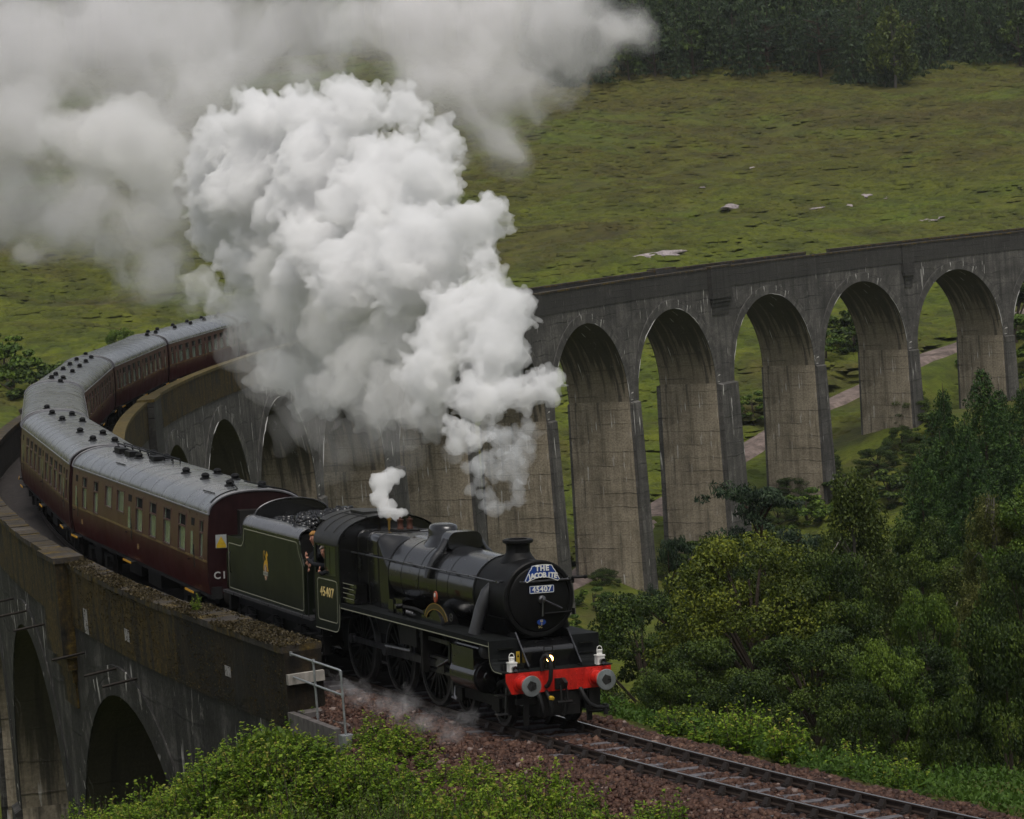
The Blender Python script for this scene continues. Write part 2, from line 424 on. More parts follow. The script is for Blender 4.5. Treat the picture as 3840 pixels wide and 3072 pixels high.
# ------------------------------------------------------------------ viaduct
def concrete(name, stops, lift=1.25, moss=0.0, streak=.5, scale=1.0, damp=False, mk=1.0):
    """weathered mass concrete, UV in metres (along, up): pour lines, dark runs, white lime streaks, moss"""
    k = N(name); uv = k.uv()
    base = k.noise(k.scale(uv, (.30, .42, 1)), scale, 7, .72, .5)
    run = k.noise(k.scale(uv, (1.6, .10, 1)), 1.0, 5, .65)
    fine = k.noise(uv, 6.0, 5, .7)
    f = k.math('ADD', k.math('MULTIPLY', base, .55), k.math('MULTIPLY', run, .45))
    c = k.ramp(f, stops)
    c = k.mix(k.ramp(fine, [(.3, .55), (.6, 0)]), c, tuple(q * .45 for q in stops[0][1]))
    if damp:      # wet black growth creeping down from the arch crown
        zz = k.n('ShaderNodeSeparateXYZ', {0: k.pos()}).outputs[2]
        hh = k.math('MULTIPLY_ADD', zz, .16, 2.05)
        hh = k.math('ADD', hh, k.math('MULTIPLY_ADD', run, 3.6, -1.8))
        c = k.mix(k.math('MULTIPLY', k.ramp(hh, [(.35, 0), (.75, 1)]), .85), c, (.034, .031, .022))
    # pour lines
    wob = k.noise(k.scale(uv, (.4, 1.2, 1)), 1.0, 3)
    v = k.n('ShaderNodeSeparateXYZ', {0: uv}).outputs[1]
    ph = k.math('FRACT', k.math('ADD', k.math('DIVIDE', v, lift), k.math('MULTIPLY', wob, .5)))
    line = k.ramp(ph, [(0, 1), (.07, .0), (.94, 0), (1, 1)])
    ln = k.math('MULTIPLY', line, k.ramp(k.noise(k.scale(uv, (.25, .6, 1)), 1.0, 3), [(.42, .05), (.62, .75)]))
    c = k.mix(ln, c, tuple(q * .35 for q in stops[0][1]))
    # black runs
    blk = k.ramp(k.noise(k.scale(uv, (1.1, .07, 1)), 1.0, 4, .7, .3), [(.55, 0), (.68, .75)])
    c = k.mix(blk, c, (.022, .021, .019))
    # lime streaks
    st = k.ramp(k.noise(k.scale(uv, (2.4, .22, 1)), 1.0, 3, .6, .15), [(.69 - .05 * streak, 0), (.72 - .05 * streak, 1)])
    st2 = k.math('MULTIPLY', st, k.ramp(k.noise(uv, .28, 4), [(.44, 0), (.56, streak)]))
    blot = k.ramp(k.noise(k.scale(uv, (1.3, .55, 1)), 1.0, 5, .75, .5), [(.62, 0), (.70, .55 * streak)])
    c = k.mix(blot, c, (.30, .285, .26))
    c = k.mix(st2, c, (.50, .48, .45))
    if moss:
        ms = k.ramp(k.noise(k.scale(uv, (1.5, .40, 1)), .9, 6, .72), [(.60 - .25 * moss, 0), (.72 - .22 * moss, 1)])
        mc = k.ramp(fine, [(.3, (.022 * mk, .015 * mk, .002)), (.52, (.085 * mk, .055 * mk, .006)), (.72, (.20 * mk, .135 * mk, .014))])
        c = k.mix(ms, c, mc)
    h = k.math('ADD', fine, k.math('MULTIPLY', ln, -1.2))
    k.bsdf(c, .82, k.bump(h, .55, .05)); return k.m

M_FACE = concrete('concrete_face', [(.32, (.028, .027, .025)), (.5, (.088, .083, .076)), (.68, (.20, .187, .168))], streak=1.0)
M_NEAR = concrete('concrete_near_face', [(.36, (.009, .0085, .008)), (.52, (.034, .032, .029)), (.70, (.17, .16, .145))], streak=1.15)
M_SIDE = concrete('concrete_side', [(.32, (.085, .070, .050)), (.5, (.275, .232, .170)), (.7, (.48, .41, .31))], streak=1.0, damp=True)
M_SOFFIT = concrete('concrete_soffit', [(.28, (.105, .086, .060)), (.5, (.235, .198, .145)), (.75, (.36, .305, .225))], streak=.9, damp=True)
M_PARA = concrete('parapet_concrete', [(.3, (.026, .025, .023)), (.55, (.056, .053, .048)), (.75, (.11, .10, .09))], streak=.45, lift=.55)
M_PARAMOSS = concrete('mossy_parapet', [(.3, (.005, .0045, .003)), (.55, (.012, .010, .007)), (.75, (.045, .039, .030))], moss=.80, streak=.12, lift=3, mk=.6)
M_PARABLACK = concrete('black_mossy_parapet', [(.3, (.004, .0035, .0025)), (.55, (.010, .0085, .006)), (.78, (.035, .030, .022))], moss=.60, streak=.12, lift=3, mk=.26)
M_COPE = concrete('coping', [(.3, (.016, .013, .010)), (.52, (.042, .036, .030)), (.72, (.14, .125, .115))], moss=.45, streak=.1, lift=7)
M_COPEMOSS = concrete('mossy_coping', [(.3, (.05, .04, .02)), (.55, (.11, .085, .03)), (.75, (.15, .12, .05))], moss=.5, streak=.05, lift=7)
M_LIME = flat('lime_deposit', (.46, .45, .43), .8)
M_IRON = paint('rusty_iron', (.02, .016, .013), .7, .4)

SPAN, PT = 15.24, 1.83
HW = 3.05            # half width over the faces
ZC = -1.95           # crown of the arches below rail
RI = SPAN / 2
ZS = ZC - RI         # springing
ZT = -.62            # underside of the parapets
crown = []; s_ = 24.44
for k_ in range(21):
    crown.append(s_)
    s_ += SPAN + PT + (1.64 if k_ in (4, 8, 12) else 0)
king = (4, 8, 12)
VIA = empty('viaduct', Matrix.Translation(pt(0, 0, 0).tolist()))
tag(VIA, 'curved concrete railway viaduct of tall round arches across the valley', 'viaduct')
VIA.matrix_world = Matrix.Identity(4)

class CV(MB):
    """mesh collector in track coordinates with metre UVs"""
    def __init__(s): super().__init__(); s.uv = []
    def addc(s, sv, uvs, fs):
        a = np.array(sv, float); P = pt(a[:, 0], a[:, 1], a[:, 2])
        o = len(s.v); s.v.extend(map(tuple, P)); s.uv.extend(uvs)
        s.f.extend([tuple(i + o for i in q) for q in fs]); s.m.extend([s.cur] * len(fs))
    def sheet(s, rows, uvr):
        n, m = len(rows), len(rows[0])
        s.addc([q for r in rows for q in r], [q for r in uvr for q in r],
               [(i * m + j, i * m + j + 1, (i + 1) * m + j + 1, (i + 1) * m + j) for i in range(n - 1) for j in range(m - 1)])
    def block(s, s0, s1, u0, u1, z0, z1, n=1, top=None):
        """curved block; every face has its own verts so UVs stay metric"""
        S = np.linspace(s0, s1, n + 1)
        for u in (u0, u1):
            s.sheet([[(q, u, z0) for q in S], [(q, u, z1) for q in S]], [[(q, z0) for q in S], [(q, z1) for q in S]])
        for z in (z0, z1):
            s.sheet([[(q, u0, z) for q in S], [(q, u1, z) for q in S]], [[(q, u0) for q in S], [(q, u1) for q in S]])
        for q in (s0, s1):
            s.sheet([[(q, u0, z0), (q, u1, z0)], [(q, u0, z1), (q, u1, z1)]], [[(u0, z0), (u1, z0)], [(u0, z1), (u1, z1)]])

def bounds(k):
    """half-pier limits of bay k"""
    a = crown[k] - (SPAN + PT) / 2 if k == 0 else (crown[k - 1] + crown[k]) / 2
    b = crown[k] + (SPAN + PT) / 2 if k == 20 else (crown[k] + crown[k + 1]) / 2
    return a, b

NA = 28
for k_, sc in enumerate(crown):
    a, b = bounds(k_)
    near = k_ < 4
    bay = CV()
    ang = np.linspace(0, PI, NA + 1)
    S = np.concatenate([[a, sc - RI], sc - RI * np.cos(ang), [sc + RI, b]])
    Zl = np.concatenate([[ZS, ZS], ZS + RI * np.sin(ang), [ZS, ZS]])
    for u, mi in ((HW, 0), (-HW, 0)):
        bay.cur = 0
        rows = [[(x, u, zl + (ZT - zl) * t) for x, zl in zip(S, Zl)] for t in (0, .5, 1)]
        bay.sheet(rows, [[(q[0], q[2]) for q in r] for r in rows])
    bay.cur = 1
    rows = [[(x, u, zl) for x, zl in zip(S, Zl)] for u in (-HW, -1, 1, HW)]
    arc = np.concatenate([[0, 0], np.linspace(0, RI * PI, NA + 1), [RI * PI] * 2])
    bay.sheet(rows, [[(q[1], aa) for q, aa in zip(r, arc)] for r in rows])
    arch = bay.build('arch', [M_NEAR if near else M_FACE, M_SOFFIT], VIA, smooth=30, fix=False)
    # raised ring round the opening
    ring = CV()
    for u, o in ((HW, .05), (-HW, -.05)):
        RO = RI + .85
        rows = [[(sc - r * math.cos(t), uu, ZS + r * math.sin(t)) for t in ang] for r, uu in ((RI - .01, u), (RI - .01, u + o), (RO, u + o), (RO + .02, u))]
        ring.sheet(rows, [[(t * RI, r * 1.0 + i) for t in ang] for i, r in enumerate((0, .1, .95, 1.0))])
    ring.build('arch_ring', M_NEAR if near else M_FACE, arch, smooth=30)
    if k_ >= 4:        # white lime crust broken along the arris
        g = np.random.default_rng(300 + k_); lm = MB(); t = .25
        while t < PI - .1:
            L_ = g.uniform(.05, .40); t2 = min(t + L_, PI - .05)
            if g.random() < (.62 if t < .9 or t > 2.0 else .25):
                m_ = max(3, int(L_ / .05)); tt = np.linspace(t, t2, m_)
                r_ = RI + .02 + g.normal(0, .025, m_); P_ = pt(sc - r_ * np.cos(tt), -HW - .05, ZS + r_ * np.sin(tt))
                lm.tube([tuple(q) for q in P_], [.012] + [float(q) for q in g.uniform(.02, .06, m_ - 2)] + [.012], 4)
            t = t2 + g.uniform(.02, .25)
        if lm.v: lm.build('lime_crust', M_LIME, arch, smooth=0)['kind'] = 'stuff'

def add_pier(k):
    """pier between bay k and k+1"""
    a = crown[k] + RI; b = crown[k + 1] - RI
    m = (a + b) / 2; h = (b - a) / 2
    q = pt(m, 0, 0)
    zb = min(float(ground_z(*pt(m, uu, 0)[:2])[0]) for uu in (-4, 0, 4)) - 1.5 - GRAD * m
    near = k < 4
    c = CV(); n = 8
    Zs = np.linspace(ZS + .0, zb, n + 1); dz = (ZS - Zs)
    hh = h + dz * .012; uu = HW + dz * .012
    # shaft sides (seen through the arches) and faces
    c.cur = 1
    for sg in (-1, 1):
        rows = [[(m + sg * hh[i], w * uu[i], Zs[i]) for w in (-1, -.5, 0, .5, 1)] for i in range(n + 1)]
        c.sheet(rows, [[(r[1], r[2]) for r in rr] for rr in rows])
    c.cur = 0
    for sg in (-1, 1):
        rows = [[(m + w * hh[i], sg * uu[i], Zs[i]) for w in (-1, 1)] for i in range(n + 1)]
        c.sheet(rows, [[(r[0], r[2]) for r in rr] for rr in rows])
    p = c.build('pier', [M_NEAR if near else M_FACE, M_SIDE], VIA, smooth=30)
    zt = ZS - .3
    for sg in (-1, 1):
        bt = CV()
        Zb = np.linspace(zt, zb, n + 1); d2 = ZS - Zb
        h2 = h - .10 + d2 * .012; ui = HW - .05; uo = HW + (.50 if k in king else .26) + d2 * .018
        loop = lambda i: [(m - h2[i], sg * ui, Zb[i]), (m - h2[i], sg * uo[i], Zb[i]), (m + h2[i], sg * uo[i], Zb[i]), (m + h2[i], sg * ui, Zb[i])]
        for e in range(3):
            rows = [[loop(i)[e], loop(i)[e + 1]] for i in range(n + 1)]
            bt.cur = 0
            bt.sheet(rows, [[((r[0] if e == 1 else r[1]), r[2]) for r in rr] for rr in rows])
        l0 = loop(0); top = [(x, y, z + (.3 if abs(y) < HW else .12)) for x, y, z in l0]
        bt.addc(l0 + top, [(x, z) for x, y, z in l0 + top], [(4, 5, 6, 7), (0, 1, 5, 4), (1, 2, 6, 5), (2, 3, 7, 6)])
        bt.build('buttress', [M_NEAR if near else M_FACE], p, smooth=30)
    return p
for k_ in range(20): add_pier(k_)
# abutments at both ends
ab = CV()
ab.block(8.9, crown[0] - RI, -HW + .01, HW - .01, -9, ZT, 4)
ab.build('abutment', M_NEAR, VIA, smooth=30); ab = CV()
ab.block(crown[20] + RI, 420, -HW + .01, HW - .01, -24, ZT, 20)
ab.build('abutment', M_NEAR, VIA, smooth=30)

# string course, parapets, coping, pilasters
def para(s0, s1, side, th, mat, cmat, z1=1.30, n=None, out=.06):
    n = n or max(2, int((s1 - s0) / 2.5))
    uo = side * (HW + out); ui = side * (HW + out - th)
    w = CV(); w.block(s0, s1, uo, ui, ZT - .02, z1 - .16, n)
    o = w.build('parapet', mat, VIA, smooth=30)
    if s0 < 50 and side > 0:      # separate weathered coping stones near the viewer
        nst = max(1, int(round((s1 - s0) / 1.25))); ed = np.linspace(s0 + .006, s1 - .006, nst + 1); g = np.random.default_rng(int(s0 * 10))
        for a, b in zip(ed[:-1], ed[1:]):
            jz, ju = g.uniform(-.03, .012), g.uniform(-.03, .02)
            w = CV(); w.block(a + .008, b - .008, uo + side * (.05 + ju), ui - side * (.04 - ju), z1 - .17, z1 + jz, 3)
            w.build('coping_stone', cmat, o, smooth=30)
    else:
        w = CV(); w.block(s0 + .006, s1 - .006, uo + side * .05, ui - side * .04, z1 - .16, z1, n)
        w.build('coping', cmat, o, smooth=30)
    return o
ss = [8.7, 17.6, 31.6]
para(8.7, 17.6, 1, .92, M_PARABLACK, M_COPE, 1.32)
para(17.6, 30.6, 1, .62, M_PARAMOSS, M_COPE, 1.28)
para(33.4, 50.0, 1, .55, M_PARAMOSS, M_COPE, 1.28)
para(8.7, 30.6, -1, .6, M_PARA, M_COPE, 1.3)
para(33.4, 50.0, -1, .55, M_PARA, M_COPE, 1.28)
for i, (a, b) in enumerate(((50, 67), (67, 84), (84, 100.2))):
    para(a, b, 1, .5, M_PARA, M_COPE); para(a, b, -1, .5, M_PARAMOSS, M_COPEMOSS)
para(100.2, 104.2, 1, .5, M_PARA, M_COPE)
for a, b in ((104.2, 121), (121, 138), (138, 155), (155, 172.5), (176.5, 192), (192, 209), (209, 226), (226, 239.8)):
    para(a, b, 1, .5, M_PARA, M_COPE); para(a, b, -1, .5, M_PARAMOSS if a < 140 else M_PARA, M_COPEMOSS if a < 140 else M_COPE)
para(172.5, 176.5, 1, .5, M_PARA, M_COPE)
for a, b in ((239.8, 250), (250, 267.2)): para(a, b, 1, .5, M_PARA, M_COPE)
for a, b in ((271.5, 290), (290, 310), (310, 330), (330, 350), (350, 378)): para(a, b, 1, .5, M_PARA, M_COPE)
for a, b in ((243.8, 260), (260, 277), (277, 294), (294, 312), (312, 330), (330, 350), (350, 378)): para(a, b, -1, .5, M_PARA, M_COPE)
# refuges: proud pilasters over the king piers
def pilaster(m, h, side, mat, cmat, z0=-3.1, z1=1.42, out=.42, corbel=True):
    w = CV(); uo = side * (HW + out); w.block(m - h, m + h, uo, side * (HW - .5), ZT - 1.0, z1 - .16, 2)
    if corbel:
        for i, (oo, za, zb) in enumerate(((.30, -2.0, -1.62), (.16, -2.4, -2.0), (.08, -3.2, -2.4))):
            w.block(m - h + .1 + .12 * i, m + h - .1 - .12 * i, side * (HW + oo), side * (HW - .2), za, zb, 1)
    o = w.build('pilaster', mat, VIA, smooth=30)
    w = CV(); w.block(m - h - .05, m + h + .05, side * (HW + out + .06), side * (HW - .45), z1 - .16, z1, 2)
    w.build('coping', cmat, o, smooth=30)
pilaster(32.0, 1.35, 1, M_PARAMOSS, M_COPE); pilaster(32.0, 1.35, -1, M_PARA, M_COPE)
for k_ in king:
    m_ = (crown[k_] + crown[k_ + 1]) / 2
    for sd in (1, -1): pilaster(m_, 1.9, sd, M_PARA, M_COPEMOSS if (k_ == 4 and sd < 0) else M_COPE)
for k_ in (14, 16, 18):
    m_ = (crown[k_] + crown[k_ + 1]) / 2
    pilaster(m_, 1.0, -1, M_PARA, M_COPE, z1=1.28, out=.22)
# end face of the near parapet with pale cement patch
w = CV(); w.block(8.56, 8.695, 2.2, 3.1, .42, .66, 1); w.build('cement_patch', paint('pale_cement', (.30, .28, .25), .8, .3), VIA)
# white paint marks and iron rods left in the wall
M_WHITE = paint('faded_white', (.27, .26, .25), .8, .5, scale=8)
for (s0, s1, z0, z1) in ((28.1, 28.65, -.62, .12), (22.6, 23.15, -.18, .16), (12.85, 13.3, .08, .34)):
    w = CV(); w.block(s0, s1, HW + (.064 if z1 > -.6 else .006 if s0 > 26.5 else .056), HW - .02, z0, z1, 1); w.build('paint_patch', M_WHITE, VIA)
for (s0, z0) in ((44.7, -1.4), (40.4, -1.3), (36.6, -1.3), (29.4, -1.3), (24.7, -1.15), (22.4, -1.15), (94, -1.2), (92.4, -1.3), (90.8, -1.4), (89.2, -1.5), (87.6, -1.6), (86, -1.7)):
    sd = 1 if s0 < 60 else -1
    w = MB(); a, b = pt(s0, sd * (HW - .1), z0), pt(s0 - .1, sd * (HW + 1.0), z0 - .1); w.cyl(a, b, .045, n=6)
    w.build('iron_rod', M_IRON, VIA)
# deck ballast between the parapets
M_DECK = paint('deck_ballast', (.035, .030, .028), .8, .6, scale=2.5, bump=.9)
w = CV(); S = np.arange(8.8, 420, 2.0); rows = [[(x, uu, zz) for x in S] for uu, zz in ((HW - .1, -.35), (1.6, -.26), (1.2, -.20), (-1.2, -.20), (-1.6, -.26), (-HW + .1, -.35))]
w.sheet(rows, [[(q[0], q[1]) for q in r] for r in rows]); tag(w.build('deck_ballast_bed', M_DECK), 'dark ballast bed between the viaduct parapets', kind='structure')
# ------------------------------------------------------------------ track
M_RAIL = paint('rail_steel_brown', (.030, .021, .017), .55, .4, scale=6)
M_RAILTOP = flat('rail_top', (.30, .29, .30), .22, 1.0)
M_SLEEPER = paint('sleeper_timber', (.105, .098, .105), .55, .45, scale=5, bump=.5)
M_CHAIR = paint('cast_chair', (.024, .019, .017), .6, .4)
TRACK = tag(empty('railway_track'), 'single railway line of brown rails on timber sleepers curving to the lower right', kind='structure')

def rail(side):
    S = np.arange(-58, 170, 1.0)
    prof = [(-.066, -.15), (-.066, -.125), (-.012, -.11), (-.012, -.05), (-.036, -.035), (-.036, -.006), (-.028, 0), (.028, 0), (.036, -.006), (.036, -.035), (.012, -.05), (.012, -.11), (.066, -.125), (.066, -.15)]
    r = MB(); n = len(prof)
    P = [pt(S, side * .7525 + a, b, CANT) for a, b in prof]
    V = np.stack(P, 1).reshape(-1, 3); o = 0
    r.v = [tuple(q) for q in V]
    for i in range(len(S) - 1):
        for j in range(n):
            r.f.append((i * n + j, i * n + (j + 1) % n, (i + 1) * n + (j + 1) % n, (i + 1) * n + j)); r.m.append(1 if j == 6 else 0)
    r.build('rail', [M_RAIL, M_RAILTOP], TRACK, smooth=30)
rail(1); rail(-1)
sl = MB(); sl.box(-.125, .125, -1.3, 1.3, -.33, -.195)
me_sl = [sl.mesh('sleeper', M_SLEEPER, 0)]
ch = MB()
ch.box(-.10, .10, -.19, .19, -.197, -.155)
for sg in (-1, 1):
    ch.hexa([(-.085, sg * .14, -.157), (-.07, sg * .075, -.03), (-.085, sg * .03, -.157), (-.07, sg * .03, -.03), (.085, sg * .14, -.157), (.07, sg * .075, -.03), (.085, sg * .03, -.157), (.07, sg * .03, -.03)])
for sx, sy in ((-.07, -.16), (.07, .16), (-.07, .16), (.07, -.16)): ch.cyl((sx, sy, -.156), (sx, sy, -.13), .02, n=6)
me_ch = ch.mesh('rail_chair', M_CHAIR, 30)

def track_matrix(s, u=0, jitter=0):
    o = pt(s, u, 0, CANT); e = pt(s + .5, u, 0, CANT) - pt(s - .5, u, 0, CANT)
    d = Vector(e.tolist()).normalized(); yv = Vector((pt(s, u + 1, 0, CANT) - o).tolist()).normalized(); zv = d.cross(yv).normalized()
    m = Matrix((d, yv, zv)).transposed().to_4x4(); m.translation = Vector(o.tolist())
    return m @ Matrix.Rotation(jitter, 4, 'Z') if jitter else m
rs = random.Random(3)
for i in range(62):
    s_ = -30 + i * .755
    q = link('sleeper', me_sl[0], TRACK); q.matrix_world = track_matrix(s_ + rs.uniform(-.02, .02), rs.uniform(-.03, .03), rs.uniform(-.02, .02)) @ Matrix.Translation((0, 0, rs.uniform(-.012, .004)))
    for sd in (-1, 1):
        c = link('rail_chair', me_ch, TRACK); c.matrix_world = track_matrix(s_, sd * .7525)

# ballast bed of the open line
def ballast_h(s, u):
    s = np.asarray(s, float); u = np.asarray(u, float)
    h = np.interp(u, [-4.3, -3.5, -3.0, -2.0, -1.2, -.9, 0, .9, 1.2, 2.0, 3.0, 4.0, 5.0], [-1.55, -1.1, -.72, -.27, -.215, -.235, -.24, -.235, -.215, -.27, -.68, -1.15, -1.7])
    h = h - 4.0 * np.clip((s - 4.6) / 1.2, 0, 1) * np.clip((u - 2.85) / .5, 0, 1)
    return h + (fbm(s * .9 + 50, u * .9 + 50, 21, 3) - .5) * .12 * (1 + (np.abs(u) > 1.3))
M_BED = paint('ballast_dirt', (.040, .016, .013), .85, .5, scale=5, bump=.9)
S = np.arange(-58, 10.2, .35); Uu = np.linspace(-4.3, 5.0, 48)
SS, UU = np.meshgrid(S, Uu, indexing='ij')
P = pt(SS.ravel(), UU.ravel(), ballast_h(SS.ravel(), UU.ravel()), CANT)
mb = MB(); mb.grid(P, len(S), len(Uu)); tag(mb.build('ballast_bed', M_BED), 'red brown stone ballast shoulder carrying the open track', kind='structure')

k = N('ballast_stone'); at_ = k.n('ShaderNodeAttribute', attribute_name='tone').outputs['Fac']
c_ = k.ramp(at_, [(0, (.014, .006, .005)), (.35, (.046, .022, .015)), (.65, (.078, .039, .026)), (.85, (.120, .066, .044)), (1, (.20, .15, .13))])
k.bsdf(c_, .62, k.bump(k.noise(k.pos(), 30, 3), .4, .01)); M_STONE = k.m
def stones(n, seed):
    g = np.random.default_rng(seed)
    s = g.uniform(-25, 10, n); u = g.uniform(-3.55, 4.3, n)
    keep = (np.abs(np.abs(u) - .7525) > .10) & ((s < 1.5) | (np.abs(u) > .95))
    ph = ((s + 30) / .755) % 1.0
    on_sl = (np.abs(u) < 1.25) & (np.abs(np.minimum(ph, 1 - ph)) < .17)
    keep &= ~((s > 4.6) & (u > 2.85))
    keep &= ~(on_sl & (g.random(n) < .86))
    s, u = s[keep], u[keep]; n = len(s)
    r = g.uniform(.026, .052, n) * (1 + .5 * (g.random(n) < .08))
    base = np.array([(x, y, z) for x in (-1, 1) for y in (-1, 1) for z in (-1, 1)], float)
    q = base[None] * g.uniform(.55, 1.05, (n, 8, 3)) * (g.uniform(.6, 1.25, (n, 1, 3)))
    a = g.uniform(0, 2 * PI, n); b = g.uniform(-.8, .8, n)
    ca, sa, cb, sb = np.cos(a)[:, None], np.sin(a)[:, None], np.cos(b)[:, None], np.sin(b)[:, None]
    x = q[..., 0] * ca - q[..., 1] * sa; y = q[..., 0] * sa + q[..., 1] * ca; z = q[..., 2]
    y, z = y * cb - z * sb, y * sb + z * cb
    q = np.stack([x, y, z], -1) * r[:, None, None]
    P = pt(s, u, ballast_h(s, u) + r * .35, CANT)
    V = (P[:, None] + q).reshape(-1, 3)
    f = np.array([(0, 1, 3, 2), (4, 6, 7, 5), (0, 4, 5, 1), (2, 3, 7, 6), (0, 2, 6, 4), (1, 5, 7, 3)])
    F = (np.arange(n)[:, None, None] * 8 + f[None]).reshape(-1, 4)
    return V, F, np.repeat(np.clip(g.normal(.45, .22, n), 0, 1), 8)
V, F, T = stones(62000, 5)
tag(link('ballast_stones', np_mesh('ballast_stones', V, F, M_STONE, attr={'tone': T})), 'red brown ballast stones heaped around the rails', kind='stuff')
# ------------------------------------------------------------------ locomotive
K_BLACK = paint('black_gloss_paint', (.005, .005, .0055), .23, .35, coat=.5, spec=.5)
K_SMOKE = paint('smokebox_black', (.0045, .0045, .0045), .50, .45, bump=.1, spec=.15)
K_SOOT = paint('sooty_steel', (.008, .0075, .007), .55, .5, scale=5, spec=.2)
K_PLATE = paint('oily_platform', (.006, .007, .007), .6, .4, spec=.12)
K_RED = paint('buffer_red', (.46, .012, .006), .38, .35, coat=.2, scale=5)
K_STEEL = paint('oily_steel', (.13, .13, .135), .32, .5, metal=.9)
K_WHEEL = paint('wheel_black', (.0045, .0045, .0045), .45, .4, spec=.25)
K_TYRE = paint('tyre_steel', (.06, .06, .06), .45, .6, metal=.5)
K_BUFF = paint('buffer_face_steel', (.23, .25, .25), .42, .35, metal=.5)
K_GREASE = paint('grease', (.020, .020, .020), .3, .5)
K_LINE = flat('cream_lining', (.36, .36, .27), .4)
K_BRASS = paint('brass', (.45, .27, .06), .35, .3, metal=.7)
K_BLUE = flat('sign_blue', (.010, .045, .22), .3)
K_WHITE = flat('sign_white', (.72, .72, .68), .4)
K_CREAM = flat('numeral_cream', (.72, .55, .22), .4)
K_LAMPW = paint('lamp_white', (.68, .67, .63), .45, .15, scale=9)
K_GLASS = None
k = N('window_glass'); k.bsdf((.012, .016, .013), .05, None, **{'IOR': 1.6, 'Specular IOR Level': .8}); K_GLASS = k.m
K_LENS = flat('lamp_lens', (.9, .6, .2), .2, 0, (1.0, .50, .12), 14.0)
K_GREEN_REFL = paint('black_green_reflection', (.0085, .0118, .0068), .36, .35, coat=.0, scale=1.2, spec=.28)  # black paint tinted green: reflection of the surroundings put into the base colour
K_ROOF_C = paint('cab_roof_black', (.020, .020, .019), .42, .5, scale=4)
K_YEL = flat('warning_yellow', (.42, .28, .02), .5)
K_DARK = flat('dark_interior', (.004, .004, .004), .8)
K_RUBBER = paint('hose_rubber', (.012, .012, .012), .5, .3)

LM = rig_matrix(2.7, 9.0)
LOCO = tag(empty('steam_locomotive', LM), 'black steam locomotive with a red buffer beam and a blue headboard heading the train', 'locomotive')

def text_mesh(body, size, name, mat, depth=.006, spacing=1.0, bold=0.0):
    cu = bpy.data.curves.new(name, 'FONT'); cu.body = body; cu.size = size; cu.extrude = depth; cu.offset = bold
    cu.align_x = 'CENTER'; cu.align_y = 'CENTER'; cu.space_character = spacing; cu.resolution_u = 3
    o = bpy.data.objects.new(name, cu); COL.objects.link(o)
    bpy.context.view_layer.update()
    me = bpy.data.meshes.new_from_object(o.evaluated_get(bpy.context.evaluated_depsgraph_get()))
    bpy.data.objects.remove(o); bpy.data.curves.remove(cu)
    me.materials.clear(); me.materials.append(mat); me.name = name; return me

def M3(x, y, z, o):
    m = Matrix((Vector(x), Vector(y), Vector(z))).transposed().to_4x4(); m.translation = Vector(o); return m
def front_text(body, size, u, s, z, mat, parent, name='lettering', rot=0, sx=1.0, **kw):
    o = link(name, text_mesh(body, size, name, mat, **kw), parent)
    o.matrix_local = M3((0, -1, 0), (0, 0, 1), (-1, 0, 0), (s, u, z)) @ Matrix.Rotation(rot, 4, 'Z') @ Matrix.Diagonal((sx, 1, 1, 1)); return o
def side_text(body, size, s, u, z, mat, parent, name='lettering', sx=1.0, **kw):
    o = link(name, text_mesh(body, size, name, mat, **kw), parent)
    o.matrix_local = M3((-1, 0, 0), (0, 0, 1), (0, 1, 0), (s, u, z)) @ Matrix.Diagonal((sx, 1, 1, 1)); return o

def rounded(poly, r, n=4):
    """round the corners of a 2-D polygon"""
    o = []; m = len(poly)
    for i in range(m):
        p = Vector(poly[i]); a = Vector(poly[i - 1]) - p; b = Vector(poly[(i + 1) % m]) - p
        rr = min(r, a.length * .49, b.length * .49); a.normalize(); b.normalize()
        p0, p1 = p + a * rr, p + b * rr
        for t in np.linspace(0, 1, n): o.append(tuple((p0 * (1 - t) ** 2 + p * 2 * t * (1 - t) + p1 * t * t)))
    return o
def outline(mb, poly, w, f, closed=True):
    """thin raised line along a 2-D polygon; f maps (a,b,h) to 3-D"""
    P = [Vector(q) for q in poly]; n = len(P); o = len(mb.v); vs = []
    for i in range(n):
        a = P[i - 1] if (closed or i > 0) else P[i]; b = P[(i + 1) % n] if (closed or i < n - 1) else P[i]
        d = (b - a).normalized(); nn = Vector((-d.y, d.x)) * w / 2
        vs += [f(P[i].x + nn.x, P[i].y + nn.y), f(P[i].x - nn.x, P[i].y - nn.y)]
    fs = [(2 * i, 2 * i + 1, 2 * ((i + 1) % n) + 1, 2 * ((i + 1) % n)) for i in range(n if closed else n - 1)]
    mb.add(vs, fs)

ZB = 2.70     # boiler centre line
mb = MB(); mb.box(1.30, 11.5, -.56, .56, .55, 1.62); mb.box(.62, 1.30, -.56, .56, .55, 1.25); mb.box(4.0, 9.6, -.70, .70, 1.25, 1.84)
mb.build('main_frame', K_SOOT, LOCO)
